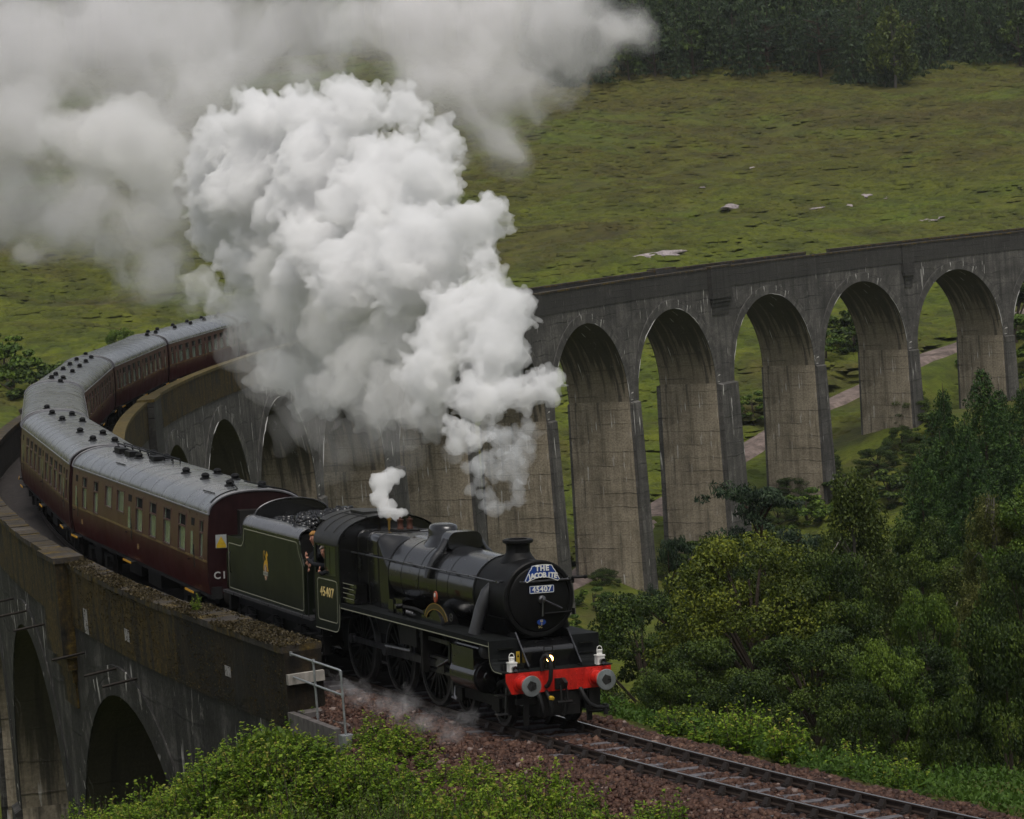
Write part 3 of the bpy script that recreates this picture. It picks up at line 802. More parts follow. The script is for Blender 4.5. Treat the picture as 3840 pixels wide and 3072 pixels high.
# running boards with valance, dropping at the front to the buffer beam platform
for sd in (1, -1):
    mb = MB(); y0, y1 = sorted((sd * .62, sd * 1.29))
    mb.box(1.22, 9.86, y0, y1, 1.865, 1.90)
    v0, v1 = sorted((sd * 1.275, sd * 1.295)); mb.box(1.22, 9.86, v0, v1, 1.765, 1.866)
    path = [(1.22, 1.90), (1.20, 1.60)] + [(1.20 - .28 * math.sin(t) * .0 - .30 * (1 - math.cos(t)), 1.60 - .30 * math.sin(t)) for t in np.linspace(0, PI / 2, 7)] + [(.56, 1.30)]
    for (xa, za), (xb, zb) in zip(path[:-1], path[1:]):
        mb.hexa([(xa, y0, za), (xa, y0, za - .02), (xa, y1, za), (xa, y1, za - .02), (xb, y0, zb), (xb, y0, zb - .02), (xb, y1, zb), (xb, y1, zb - .02)])
    rb = mb.build('running_board', K_PLATE, LOCO)
    mb = MB(); f = lambda a, b: (a, sd * 1.298, b)
    outline(mb, [(9.86, 1.785)] + [(1.235, 1.785)], .022, f, False)
    outline(mb, [(p[0] + .02, p[1] - .02) for p in path], .02, f, False)
    mb.build('lining', K_LINE, rb, smooth=0)
    for i, zz in enumerate((1.72, 1.50)):
        mb = MB(); mb.box(1.14, 1.19, *sorted((sd * .78, sd * 1.12)), zz - .012, zz + .012); mb.build('step', K_BLACK, rb)
# platform plate and sloping frame plates
mb = MB(); mb.box(.54, 1.25, -1.24, 1.24, 1.262, 1.285); mb.build('front_platform', K_PLATE, LOCO)
for sd in (1, -1):
    mb = MB(); mb.prism([(.70, 1.28), (.70, 1.36), (1.34, 2.02), (1.75, 2.02), (1.75, 1.28)], 'y', sd * .60, sd * .63)
    fp = mb.build('frame_plate', K_BLACK, LOCO)
    mb = MB(); outline(mb, [(.70, 1.36), (1.34, 2.02)], .0, lambda a, b: (a, sd * .615, b), False)
    mb = MB(); mb.tube([(.69, sd * .615, 1.37), (1.335, sd * .615, 2.03)], .016, 6); mb.build('frame_edge', K_STEEL, fp)
mb = MB(); prof = [(1.02, 1.28), (1.0, 1.60)] + [(1.10 - .10 * math.cos(t), 1.62 + .12 * math.sin(t)) for t in np.linspace(0, PI / 2, 6)] + [(1.75, 1.86), (1.75, 1.28)]
mb.prism(prof, 'y', -.60, .60); mb.build('saddle_cover', K_BLACK, LOCO)
mb = MB(); mb.box(.80, .96, .68, 1.16, 1.30, 1.44); mb.build('tool_box', K_BLACK, LOCO)
mb = MB(); mb.box(1.05, 1.06, .66, .74, 1.40, 1.66); wl = mb.build('warning_label', K_YEL, LOCO)
mb = MB(); mb.prism([(.68, 1.54), (.72, 1.54), (.70, 1.62)], 'x', 1.044, 1.049); mb.build('warning_triangle', K_BLACK, wl)
# buffer beam
mb = MB(); mb.prism([(-1.23, 1.275), (-1.23, 1.10), (-1.10, .83), (1.10, .83), (1.23, 1.10), (1.23, 1.275)], 'x', .52, .555)
bb = mb.build('buffer_beam', K_RED, LOCO)
mb = MB()
for uu, zz in [(u, z) for u in np.arange(-1.14, 1.15, .12) for z in (1.235, 1.14)] + [(u, z) for u in (-.55, -.47, -.28, .28, .47, .55, -.95, .95) for z in (.88, .96, 1.04)]:
    mb.lathe([(0, .017), (-.008, .013), (-.011, 0.001)], (.52, uu, zz), 'x', 6)
r_ = mb.build('rivets', K_RED, bb); r_['kind'] = 'stuff'
for sd in (1, -1):
    u = sd * .87
    mb = MB(); mb.lathe([(0, .19), (-.03, .19), (-.035, .155), (-.24, .135), (-.26, .10)], (.52, u, 1.05), 'x', 24)
    bf = mb.build('buffer', K_RED, LOCO)
    mb = MB(); mb.lathe([(.30, .075), (.06, .08), (.045, .20), (.03, .225), (.0, .215), (-.008, .12), (-.012, .001)], (0, u, 1.05), 'x', 28)
    mb.build('buffer_head', K_BUFF, bf)
    mb = MB(); g = np.random.default_rng(4); pr = [(.001 + .115 * (.75 + .3 * g.random()), a) for a in np.linspace(0, 2 * PI, 11)[:-1]]
    mb.prism([(u + r * math.cos(a), 1.055 + r * math.sin(a)) for r, a in pr], 'x', -.016, -.010); mb.build('grease_patch', K_GREASE, bf)
# hook, screw coupling, hoses
mb = MB(); mb.prism(rounded([(.05, -.02), (.30, -.02), (.36, .12), (.20, .20), (.10, .12), (.16, .06), (.05, .05)], .03), 'y', -.04, .04)
hook = MB(); hook.v = [(.52 - x, y, z + .93) for x, y, z in mb.v]; hook.f = mb.f; hook.m = mb.m; hook.box(.46, .53, -.11, .11, .86, 1.10)
hook.build('drawhook', K_SOOT, LOCO)
mb = MB()
for sd in (1, -1):
    mb.tube([(.32, sd * .06, .98), (.28, sd * .07, .80), (.26, sd * .07, .62)], .026, 8)
    mb.tube([(.26, sd * .07, .62), (.30, sd * .07, .45), (.34, sd * .05, .34), (.34, 0, .31)], .024, 8)
mb.tube([(.26, -.17, .62), (.26, .17, .62)], .035, 8); mb.tube([(.25, 0, .70), (.25, 0, .40)], .022, 8); mb.tube([(.25, -.26, .56), (.25, .12, .60)], .014, 6)
mb.build('screw_coupling', K_SOOT, LOCO)
mb = MB(); mb.box(.56, 1.0, -.50, .50, .30, .82); mb.box(.60, .72, -.95, .95, .58, .70); mb.build('drag_box', K_SOOT, LOCO)
mb = MB(); mb.tube([(.50, .40, 1.285), (.50, .40, 1.50), (.47, .36, 1.60), (.42, .31, 1.61), (.37, .27, 1.52), (.35, .26, 1.30), (.37, .27, 1.10), (.43, .30, .98), (.48, .33, .94)], .048, 10)
mb.build('vacuum_hose', K_RUBBER, LOCO)
mb = MB(); mb.tube([(.54, .52, .86), (.44, .50, .74), (.40, .46, .52), (.42, .42, .38), (.50, .38, .32)], .045, 9); mb.build('brake_hose', K_RUBBER, LOCO)
mb = MB(); mb.tube([(.54, .30, .84), (.42, .28, .70), (.38, .25, .50), (.42, .24, .36)], .045, 9); mb.build('steam_heat_hose', K_RUBBER, LOCO)
mb = MB(); mb.tube([(.54, -.50, .84), (.42, -.52, .70), (.38, -.62, .52), (.34, -.78, .43), (.30, -.96, .42)], .050, 10); mb.cyl((.30, -.96, .50), (.28, -.97, .27), .05); mb.cyl((.32, -.90, .42), (.28, -1.04, .43), .06)
mb.build('front_hose', K_RUBBER, LOCO)
mb = MB(); mb.lathe([(-.03, .02), (-.02, .05), (.03, .055), (.06, .02)], (.36, .27, .70), 'z', 8); mb.lathe([(0, .03), (.05, .045), (.09, .01)], (.36, .235, .66), 'z', 7)
mb.build('yellow_tape', K_YEL, LOCO)
mb = MB(); mb.box(.56, .60, -.98, -.72, .34, .83); mb.box(.40, .66, -1.12, -.70, .31, .345); mb.build('bracket', K_SOOT, LOCO)
for sd in (1, -1):
    mb = MB(); mb.hexa([(.60, sd * .68, .80), (.60, sd * .68, .12), (.60, sd * .80, .80), (.60, sd * .80, .12), (.66, sd * .68, .80), (.64, sd * .68, .12), (.66, sd * .80, .80), (.64, sd * .80, .12)]); mb.build('guard_iron', K_SOOT, LOCO)
# electric headlight
mb = MB(); mb.box(.66, .80, .02, .26, 1.285, 1.62); hl = mb.build('headlight', K_BLACK, LOCO)
mb = MB(); mb.tube([(.72, .04, 1.62), (.72, .04, 1.76), (.72, .24, 1.76), (.72, .24, 1.62)], .014, 6); mb.build('handle', K_SOOT, hl)
mb = MB(); mb.lathe([(0, .095), (-.02, .092), (-.024, .08)], (.66, .14, 1.50), 'x', 20); mb.build('bezel', K_BLACK, hl)
mb = MB(); mb.lathe([(0, .078), (-.015, .05), (-.02, .001)], (.655, .14, 1.50), 'x', 20); mb.build('lens', K_LENS, hl)

# smokebox
mb = MB(); mb.lathe([(1.50, .60), (1.50, .815), (1.56, .815), (1.56, .800), (3.06, .800), (3.06, .815), (3.12, .815), (3.12, .75)], (0, 0, ZB), 'x', 56)
sb = mb.build('smokebox', K_SMOKE, LOCO, smooth=30)
mb = MB()
for i in range(56):
    a = 2 * PI * i / 56
    for xx in (3.09, 1.53): mb.lathe([(0, .016), (.010, .011), (.013, .001)], (xx, math.cos(a) * .813, ZB + math.sin(a) * .813 - .004), 'z', 5)
r_ = mb.build('rivets', K_SMOKE, sb); r_['kind'] = 'stuff'
mb = MB(); mb.box(1.62, 3.0, -.58, .58, 1.85, 2.15); mb.hexa([(1.62, -.78, 2.3), (1.62, -.58, 1.86), (1.62, .78, 2.3), (1.62, .58, 1.86), (3.0, -.78, 2.3), (3.0, -.58, 1.86), (3.0, .78, 2.3), (3.0, .58, 1.86)]); mb.build('smokebox_saddle', K_SMOKE, LOCO)
mb = MB(); mb.lathe([(1.50, .83), (1.44, .83), (1.415, .80), (1.415, .735), (1.45, .70)], (0, 0, ZB), 'x', 56); mb.build('front_ring', K_SMOKE, sb, smooth=30)
mb = MB(); mb.lathe([(1.46, .71), (1.43, .715), (1.40, .69), (1.345, .50), (1.305, .30), (1.29, .001)], (0, 0, ZB), 'x', 48); dr = mb.build('smokebox_door', K_SMOKE, LOCO, smooth=30)
for zz in (3.06, 2.38):
    mb = MB(); hx = .30 if zz > ZB else .20
    mb.tube([(1.41, -.80, zz), (1.36, -.62, zz), (1.31, -.3, zz), (1.30, -.05 if zz < ZB else .02, zz)], .026, 6); mb.cyl((1.40, -.80, zz - .07), (1.40, -.80, zz + .07), .035, n=8); mb.build('hinge_strap', K_SMOKE, dr)
mb = MB(); mb.tube([(1.33, .48, 3.10), (1.25, .46, 3.10), (1.25, -.62, 3.10), (1.33, -.64, 3.10)], .020, 8); mb.build('handrail', K_STEEL, dr)
mb = MB(); mb.tube([(1.38, -.78, 3.12), (1.30, -.88, 3.12), (1.27, -1.02, 3.12)], .03, 8); mb.lathe([(0, .03), (.02, .05), (.06, .05), (.08, .02)], (1.26, -1.03, 3.08), 'z', 8); mb.build('lamp_iron', K_SMOKE, sb)
mb = MB(); mb.lathe([(0, .09), (-.05, .085), (-.07, .05), (-.13, .04), (-.14, .001)], (1.30, 0, ZB), 'x', 14); mb.tube([(1.18, 0, ZB), (1.17, -.20, ZB - .10), (1.17, -.42, ZB - .21)], .018, 6); mb.tube([(1.22, 0, ZB), (1.22, .02, ZB - .36)], .018, 6); mb.build('door_handle', K_STEEL, dr)
# number plate, shed plate
mb = MB(); mb.prism(rounded([(-.29, 2.835), (.29, 2.835), (.29, 3.0), (-.29, 3.0)], .02, 3), 'x', 1.275, 1.29); npl = mb.build('number_plate', K_BLUE, dr, smooth=0)
mb = MB(); outline(mb, rounded([(-.28, 2.845), (.28, 2.845), (.28, 2.99), (-.28, 2.99)], .02, 3), .014, lambda a, b: (1.272, a, b)); mb.build('plate_rim', K_WHITE, npl, smooth=0)
front_text('45407', .165, 0, 1.272, 2.917, K_CREAM if False else K_WHITE, npl, 'numerals', spacing=1.12, bold=.004)
mb = MB(); mb.prism([(.10 * math.cos(t), 2.205 + .062 * math.sin(t)) for t in np.linspace(0, 2 * PI, 25)[:-1]], 'x', 1.318, 1.36); sp = mb.build('shed_plate', K_BLUE, dr, smooth=0)
front_text('65', .066, .004, 1.314, 2.232, K_CREAM, sp, 'numerals'); front_text('J', .058, 0, 1.314, 2.174, K_CREAM, sp)
front_text('SC', .075, .02, 1.35, 2.10, K_CREAM, dr, spacing=1.2)
# headboard
def hb(sc):
    top = [(.36 * math.sin(t), .78 * math.cos(t)) for t in np.linspace(-.55, .55, 9)]
    P = [(-.415, -.155), (-.30, .06), (-.275, .08)]
    P += [(x * 1.18, .13 + .05 * math.cos(x * 4.6)) for x in np.linspace(-.20, .20, 9)]
    P += [(.275, .08), (.30, .06), (.415, -.155), (.37, -.185)]
    P += [(x, -.185 + .10 * math.cos(x / .37 * PI / 2)) for x in np.linspace(.33, -.33, 11)] + [(-.37, -.185)]
    return [(x * sc, z * sc) for x, z in P]
HZ = 3.27
mb = MB(); mb.prism([(-x, z + HZ) for x, z in hb(1.0)], 'x', 1.235, 1.262); hbd = mb.build('headboard', K_BLUE, LOCO, smooth=0)
mb = MB(); outline(mb, [(-x, z + HZ) for x, z in hb(.975)], .016, lambda a, b: (1.231, a, b)); mb.build('headboard_rim', K_WHITE, hbd, smooth=0)
front_text('THE', .155, 0, 1.228, HZ + .098, K_WHITE, hbd, spacing=1.2, bold=.006)
for i, ch_ in enumerate('JACOBITE'):
    x = (i - 3.5) * .0905; x += {'I': .022, 'T': .008, 'B': .006, 'J': .02, 'E': -.004}.get(ch_, 0)
    front_text(ch_, .15, -x, 1.228, HZ - .048 - .26 * x * x, K_WHITE, hbd, rot=-x * .6, bold=.006)
# chimney
mb = MB(); n = 32; prof = [(.40, .0), (.375, .03), (.31, .10), (.265, .18), (.255, .28), (.262, .36), (.30, .38), (.335, .40), (.335, .45), (.30, .47), (.22, .47), (.20, .40), (.19, .1)]
V = []
for r, h in prof:
    for i in range(n):
        a = 2 * PI * i / n; x, y = r * math.cos(a), r * math.sin(a); zz = 3.44 + h
        if h <= .03: zz = ZB + math.sqrt(max(.01, .802 ** 2 - y * y)) + h
        elif h < .15: zz = (3.44 + h) * .5 + .5 * (ZB + math.sqrt(max(.01, .802 ** 2 - y * y)) + h)
        V.append((2.45 + x, y, zz))
mb.grid(V + [], len(prof), n); f2 = [(j * n + n - 1, j * n, (j + 1) * n, (j + 1) * n + n - 1) for j in range(len(prof) - 1)]; mb.f += f2; mb.m += [0] * len(f2)
mb.build('chimney', K_SMOKE, LOCO, smooth=30)
# boiler barrel with bands
def RB(s): return np.interp(s, [3.12, 7.9], [.785, .865])
def ZBc(s): return np.interp(s, [3.12, 7.9], [2.70, 2.715])
mb = MB(); n = 56; V = []; ss_ = np.linspace(3.12, 7.95, 14)
for s_ in ss_:
    for i in range(n + 1):
        a = 2 * PI * i / n; V.append((s_, RB(s_) * math.cos(a), ZBc(s_) + RB(s_) * math.sin(a)))
mb.grid(V, len(ss_), n + 1); bo = mb.build('boiler', K_BLACK, LOCO, smooth=40)
for s_ in (3.20, 4.55, 5.15, 6.15, 7.15):
    mb = MB(); r = RB(s_) + .008; mb.lathe([(-.025, r - .01), (-.025, r), (.025, r), (.025, r - .01)], (s_, 0, ZBc(s_)), 'x', 56); mb.build('boiler_band', K_BLACK, bo, smooth=30)
# belpaire firebox
def fire(s):
    t = np.clip((s - 7.9) / .45, 0, 1); q = np.clip((s - 8.3) / 1.6, 0, 1)
    w = .87 + .035 * t - .10 * q; zt = 3.56 + .06 * t - .03 * q; r = .78 * (1 - t) + .20 * t
    P = [(w - .03, 1.90), (w, 2.5)]
    for a in np.linspace(0, PI / 2, 9): P.append((w - r + r * math.cos(a), zt - r + r * math.sin(a)))
    return P + [(-y, z) for y, z in P[::-1]]
mb = MB(); V = []; ss_ = list(np.linspace(7.86, 8.35, 7)) + [9.0, 9.9]
for s_ in ss_: V += [(s_, y, z) for y, z in fire(s_)]
m_ = len(fire(8)); mb.grid(V, len(ss_), m_); mb.add([(7.86, y, z) for y, z in fire(7.86)], [tuple(range(m_))]); fbx = mb.build('firebox', K_BLACK, LOCO, smooth=35)
for s_ in (8.36, 9.1, 9.84):
    mb = MB(); P = fire(s_); mb.tube([(s_, y * 1.006, z + .004) for y, z in P], .014, 5); mb.build('firebox_band', K_BLACK, fbx)
mb = MB()
for s_ in (8.65, 9.35): mb.lathe([(0, .06), (.03, .055), (.035, .001)], (s_, .64, 3.56), 'z', 10)
mb.build('washout_plug', K_SOOT, fbx)
# dome, top feed
mb = MB(); n = 32; V = []
prof = [(1.45, -.03), (1.22, .03), (1.06, .10), (1.0, .18), (.99, .26), (.95, .33), (.84, .385), (.6, .415), (.3, .425), (.001, .428)]
for r, h in prof:
    for i in range(n):
        a = 2 * PI * i / n; x, y = r * .46 * math.cos(a), r * .33 * math.sin(a); zz = 3.545 + h
        if h < .12: zz = ZBc(6.5) + math.sqrt(max(.02, RB(6.5) ** 2 - y * y)) + h
        V.append((6.55 + x, y, zz))
mb.grid(V, len(prof), n); f2 = [(j * n + n - 1, j * n, (j + 1) * n, (j + 1) * n + n - 1) for j in range(len(prof) - 1)]; mb.f += f2; mb.m += [0] * len(f2)
mb.build('dome', K_BLACK, LOCO, smooth=50)
mb = MB()
prof = rounded([(-.42, -.12), (-.42, .13), (-.30, .26), (.30, .26), (.42, .13), (.42, -.12)], .10, 4)
mb.prism([(y, 3.60 + z) for y, z in prof], 'x', 5.30, 5.72); tf = mb.build('top_feed', K_BLACK, LOCO, smooth=35)
for sd in (1, -1):
    mb = MB(); P = []
    for a in np.linspace(.42 * PI, .05 * PI, 10): P.append((5.50, sd * (RB(5.5) + .05) * math.cos(a), ZBc(5.5) + (RB(5.5) + .05) * math.sin(a)))
    P = [(5.50, sd * .36, 3.66)] + P[3:]; mb.tube(P, [.13, .125] + [.12 - .004 * i for i in range(len(P) - 2)], 10); mb.build('feed_pipe', K_BLACK, tf)
# safety valves and whistle
mb = MB(); mb.box(8.55, 9.15, -.26, .26, 3.54, 3.66); sv = mb.build('safety_valve_seat', K_SOOT, LOCO)
K_RUST = paint('heat_browned_iron', (.055, .022, .014), .6, .4)
for yy in (.12, -.12):
    mb = MB(); mb.lathe([(0, .085), (.03, .085), (.05, .07), (.18, .065), (.20, .08), (.23, .08), (.24, .03), (.29, .02), (.295, .001)], (8.85, yy, 3.66), 'z', 14); mb.build('safety_valve', K_RUST, sv)
mb = MB(); mb.cyl((9.6, .10, 3.5), (9.6, .10, 3.92), .03); mb.cyl((9.6, .10, 3.82), (9.6, .10, 4.0), .055); mb.build('whistle', K_BRASS, LOCO)
# steam pipes, handrails
for sd in (1, -1):
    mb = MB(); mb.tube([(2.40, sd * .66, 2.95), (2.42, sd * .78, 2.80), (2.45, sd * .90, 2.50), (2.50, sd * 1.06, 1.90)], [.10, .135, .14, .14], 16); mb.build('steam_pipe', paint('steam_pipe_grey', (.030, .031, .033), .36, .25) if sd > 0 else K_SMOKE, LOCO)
    mb = MB(); P = [(9.88, sd * .97, 3.10), (7.9, sd * .955, 3.10), (5.5, sd * .92, 3.10), (3.1, sd * .87, 3.10), (1.62, sd * .83, 3.08)]
    mb.tube(P, .019, 8); hr = mb.build('boiler_handrail', K_STEEL, LOCO)
    for s_ in (9.0, 7.9, 6.7, 5.5, 4.3, 3.15, 1.75):
        mb = MB(); y_ = np.interp(s_, [1.62, 3.1, 5.5, 7.9, 9.88], [.83, .87, .92, .955, .97]); mb.cyl((s_, sd * (y_ - .18), 3.08), (s_, sd * (y_ + .02), 3.10), .022, n=6); mb.build('handrail_knob', K_BLACK, hr)
    # ejector pipe and feed gear along the boards
    mb = MB(); mb.tube([(6.6, sd * 1.0, 2.10), (5.9, sd * 1.02, 2.12), (5.3, sd * 1.0, 2.06), (4.9, sd * .9, 2.0)], .045, 8); mb.build('oil_pipe', K_SOOT, LOCO)
    mb = MB(); mb.box(6.6, 6.98, *sorted((sd * .80, sd * 1.05)), 1.90, 2.24); mb.box(6.55, 7.03, *sorted((sd * .78, sd * 1.07)), 2.24, 2.27); mb.cyl((6.8, sd * 1.05, 2.1), (6.8, sd * 1.15, 2.1), .06); mb.build('lubricator', K_BLACK, LOCO)
    mb = MB(); mb.box(7.15, 7.45, *sorted((sd * .80, sd * 1.05)), 1.90, 2.22); mb.build('lubricator', K_BLACK, LOCO)
    mb = MB(); P = [(6.0 + i * .006, sd * (1.0 + .055 * math.cos(i * .7)), 2.0 + .055 * math.sin(i * .7)) for i in range(72)]; mb.tube(P, .011, 5); mb.build('coil_spring', K_STEEL, LOCO)
    mb = MB()
    for i in range(4): mb.box(9.15, 9.86, *sorted((sd * .90, sd * (1.22 - .02 * i))), 1.93 + .115 * i, 2.03 + .115 * i)
    sbx = mb.build('sandbox', K_BLACK, LOCO)
    mb = MB()
    for i in range(4): outline(mb, [(9.16, 2.033 + .115 * i), (9.85, 2.033 + .115 * i)], .014, lambda a, b: (a, sd * (1.223 - .0), b), False)
    mb.build('lining', K_LINE, sbx, smooth=0)
    # splasher and name plate
    mb = MB(); mb.prism([(4.36, 1.90)] + [(4.95 - .58 * math.cos(t), 1.90 + .34 * math.sin(t)) for t in np.linspace(.1, PI - .1, 12)] + [(5.54, 1.90)], 'y', sd * .62, sd * 1.04); spl = mb.build('splasher', K_BLACK, LOCO)
    mb = MB(); y_ = sd * 1.05
    P0 = [(4.60 - .66 * math.cos(t), 1.93 + .44 * math.sin(t)) for t in np.linspace(.25, PI - .25, 15)]; P1 = [(4.60 - .56 * math.cos(t), 1.93 + .31 * math.sin(t)) for t in np.linspace(PI - .25, .25, 15)]
    mb.prism(P0 + P1, 'y', y_, y_ + sd * .02); npl2 = mb.build('name_plate', paint('plate_black_brass', (.05, .035, .010), .35, .4), LOCO)
    mb = MB(); outline(mb, P0, .022, lambda a, b: (a, y_ + sd * .024, b), False); outline(mb, P1, .022, lambda a, b: (a, y_ + sd * .024, b), False); mb.build('plate_rim', K_BRASS, npl2, smooth=0)
    mb = MB(); mb.prism([(4.60 + .09 * math.cos(t), 2.52 + .13 * math.sin(t)) for t in np.linspace(0, 2 * PI, 19)[:-1]], 'y', y_, y_ + sd * .03); bdg = mb.build('badge', paint('badge_red_brass', (.28, .05, .02), .4, .3), LOCO)
    mb = MB(); mb.prism([(4.60 + .035 * math.cos(t), 2.56 + .05 * math.sin(t)) for t in np.linspace(0, 2 * PI, 13)[:-1]], 'y', y_ + sd * .031, y_ + sd * .04); mb.build('badge_centre', K_WHITE, bdg)
    mb = MB(); mb.lathe([(0, .09), (.012, .09), (.012, .07), (0, .07)], (3.85, sd * 1.02, 2.13), 'y', 16); mb.box(3.78, 3.92, *sorted((sd * 1.02, sd * 1.03)), 2.12, 2.14); mb.build('hand_wheel', K_STEEL, LOCO)

# wheels
def wheel_mesh(r, spokes, name, pin=None):
    w = MB()
    w.cur = 1; w.lathe([(-.07, r - .07), (-.07, r + .025), (-.04, r + .028), (-.035, r), (.065, r - .008), (.07, r - .03), (.07, r - .075), (-.07, r - .07)], (0, 0, 0), 'y', 48)
    w.cur = 0; w.lathe([(-.05, r - .14), (-.05, r - .068), (.05, r - .068), (.05, r - .14), (-.05, r - .14)], (0, 0, 0), 'y', 48)
    w.lathe([(-.08, .001), (-.08, .17 if r > .7 else .12), (.09, .16 if r > .7 else .11), (.10, .001)], (0, 0, 0), 'y', 20)
    for i in range(spokes):
        a = 2 * PI * (i + .5) / spokes; c, q = math.cos(a), math.sin(a); t = (-q, c)
        for (ra, rb, wa, wb) in ((.12, r - .11, .035, .024),):
            v = []
            for rr, ww in ((ra, wa), (rb, wb)):
                for yy in (-.03, .03):
                    for sg in (-1, 1): v.append((c * rr + t[0] * ww * sg, yy, q * rr + t[1] * ww * sg))
            w.add(v, [(0, 1, 3, 2), (4, 6, 7, 5), (0, 4, 5, 1), (2, 3, 7, 6), (0, 2, 6, 4), (1, 5, 7, 3)])
    if pin is not None:
        a = pin; w.lathe([(-.07, .13), (.10, .12), (.10, .001)], (.33 * math.cos(a), 0, .33 * math.sin(a)), 'y', 14)
        b = a + PI; rr = r - .10; w.prism([(rr * math.cos(t), rr * math.sin(t)) for t in np.linspace(b - .62, b + .62, 10)], 'y', -.045, .058)
    return w.mesh(name, [K_WHEEL, K_TYRE], 35)
PIN = 2.85     # crank angle (x back, z up)
PIN = math.radians(18)
DR = (5.22, 7.34, 9.74)
for sd in (1, -1):
    pa = PIN if sd > 0 else PIN + PI / 2
    me = wheel_mesh(.915, 17, 'driving_wheel', pa)
    for s_ in DR:
        o = link('driving_wheel', me, LOCO); o.location = (s_, sd * .76, .915)
        if sd < 0: o.scale = (1, -1, 1)
me = wheel_mesh(.50, 10, 'bogie_wheel')
for s_ in (1.62, 3.60):
    for sd in (1, -1): o = link('bogie_wheel', me, LOCO); o.location = (s_, sd * .76, .50)
for s_, r_ in [(q, .09) for q in DR] + [(1.62, .08), (3.60, .08)]:
    mb = MB(); zc = .915 if s_ in DR else .5; mb.cyl((s_, -.8, zc), (s_, .8, zc), r_); mb.build('axle', K_SOOT, LOCO)
mb = MB(); mb.box(1.0, 4.2, -.60, .60, .52, .80)
for sd in (1, -1): mb.box(1.25, 3.95, *sorted((sd * .86, sd * .94)), .42, .66); mb.box(1.0, 1.12, *sorted((sd * .80, sd * .98)), .32, .74); mb.box(1.42, 1.82, *sorted((sd * .86, sd * 1.0)), .34, .62); mb.box(3.4, 3.8, *sorted((sd * .86, sd * 1.0)), .34, .62)
bg_ = mb.build('bogie_frame', K_SOOT, LOCO)
for sd in (1, -1):
    mb = MB(); mb.tube([(1.06, sd * .99, .90), (1.06, sd * 1.02, .35), (1.10, sd * 1.16, .35)], .02, 6); mb.box(1.0, 1.2, *sorted((sd * .94, sd * 1.22)), .33, .35); mb.box(1.0, 1.2, *sorted((sd * .94, sd * 1.22)), .74, .76); mb.build('step', K_STEEL, bg_)
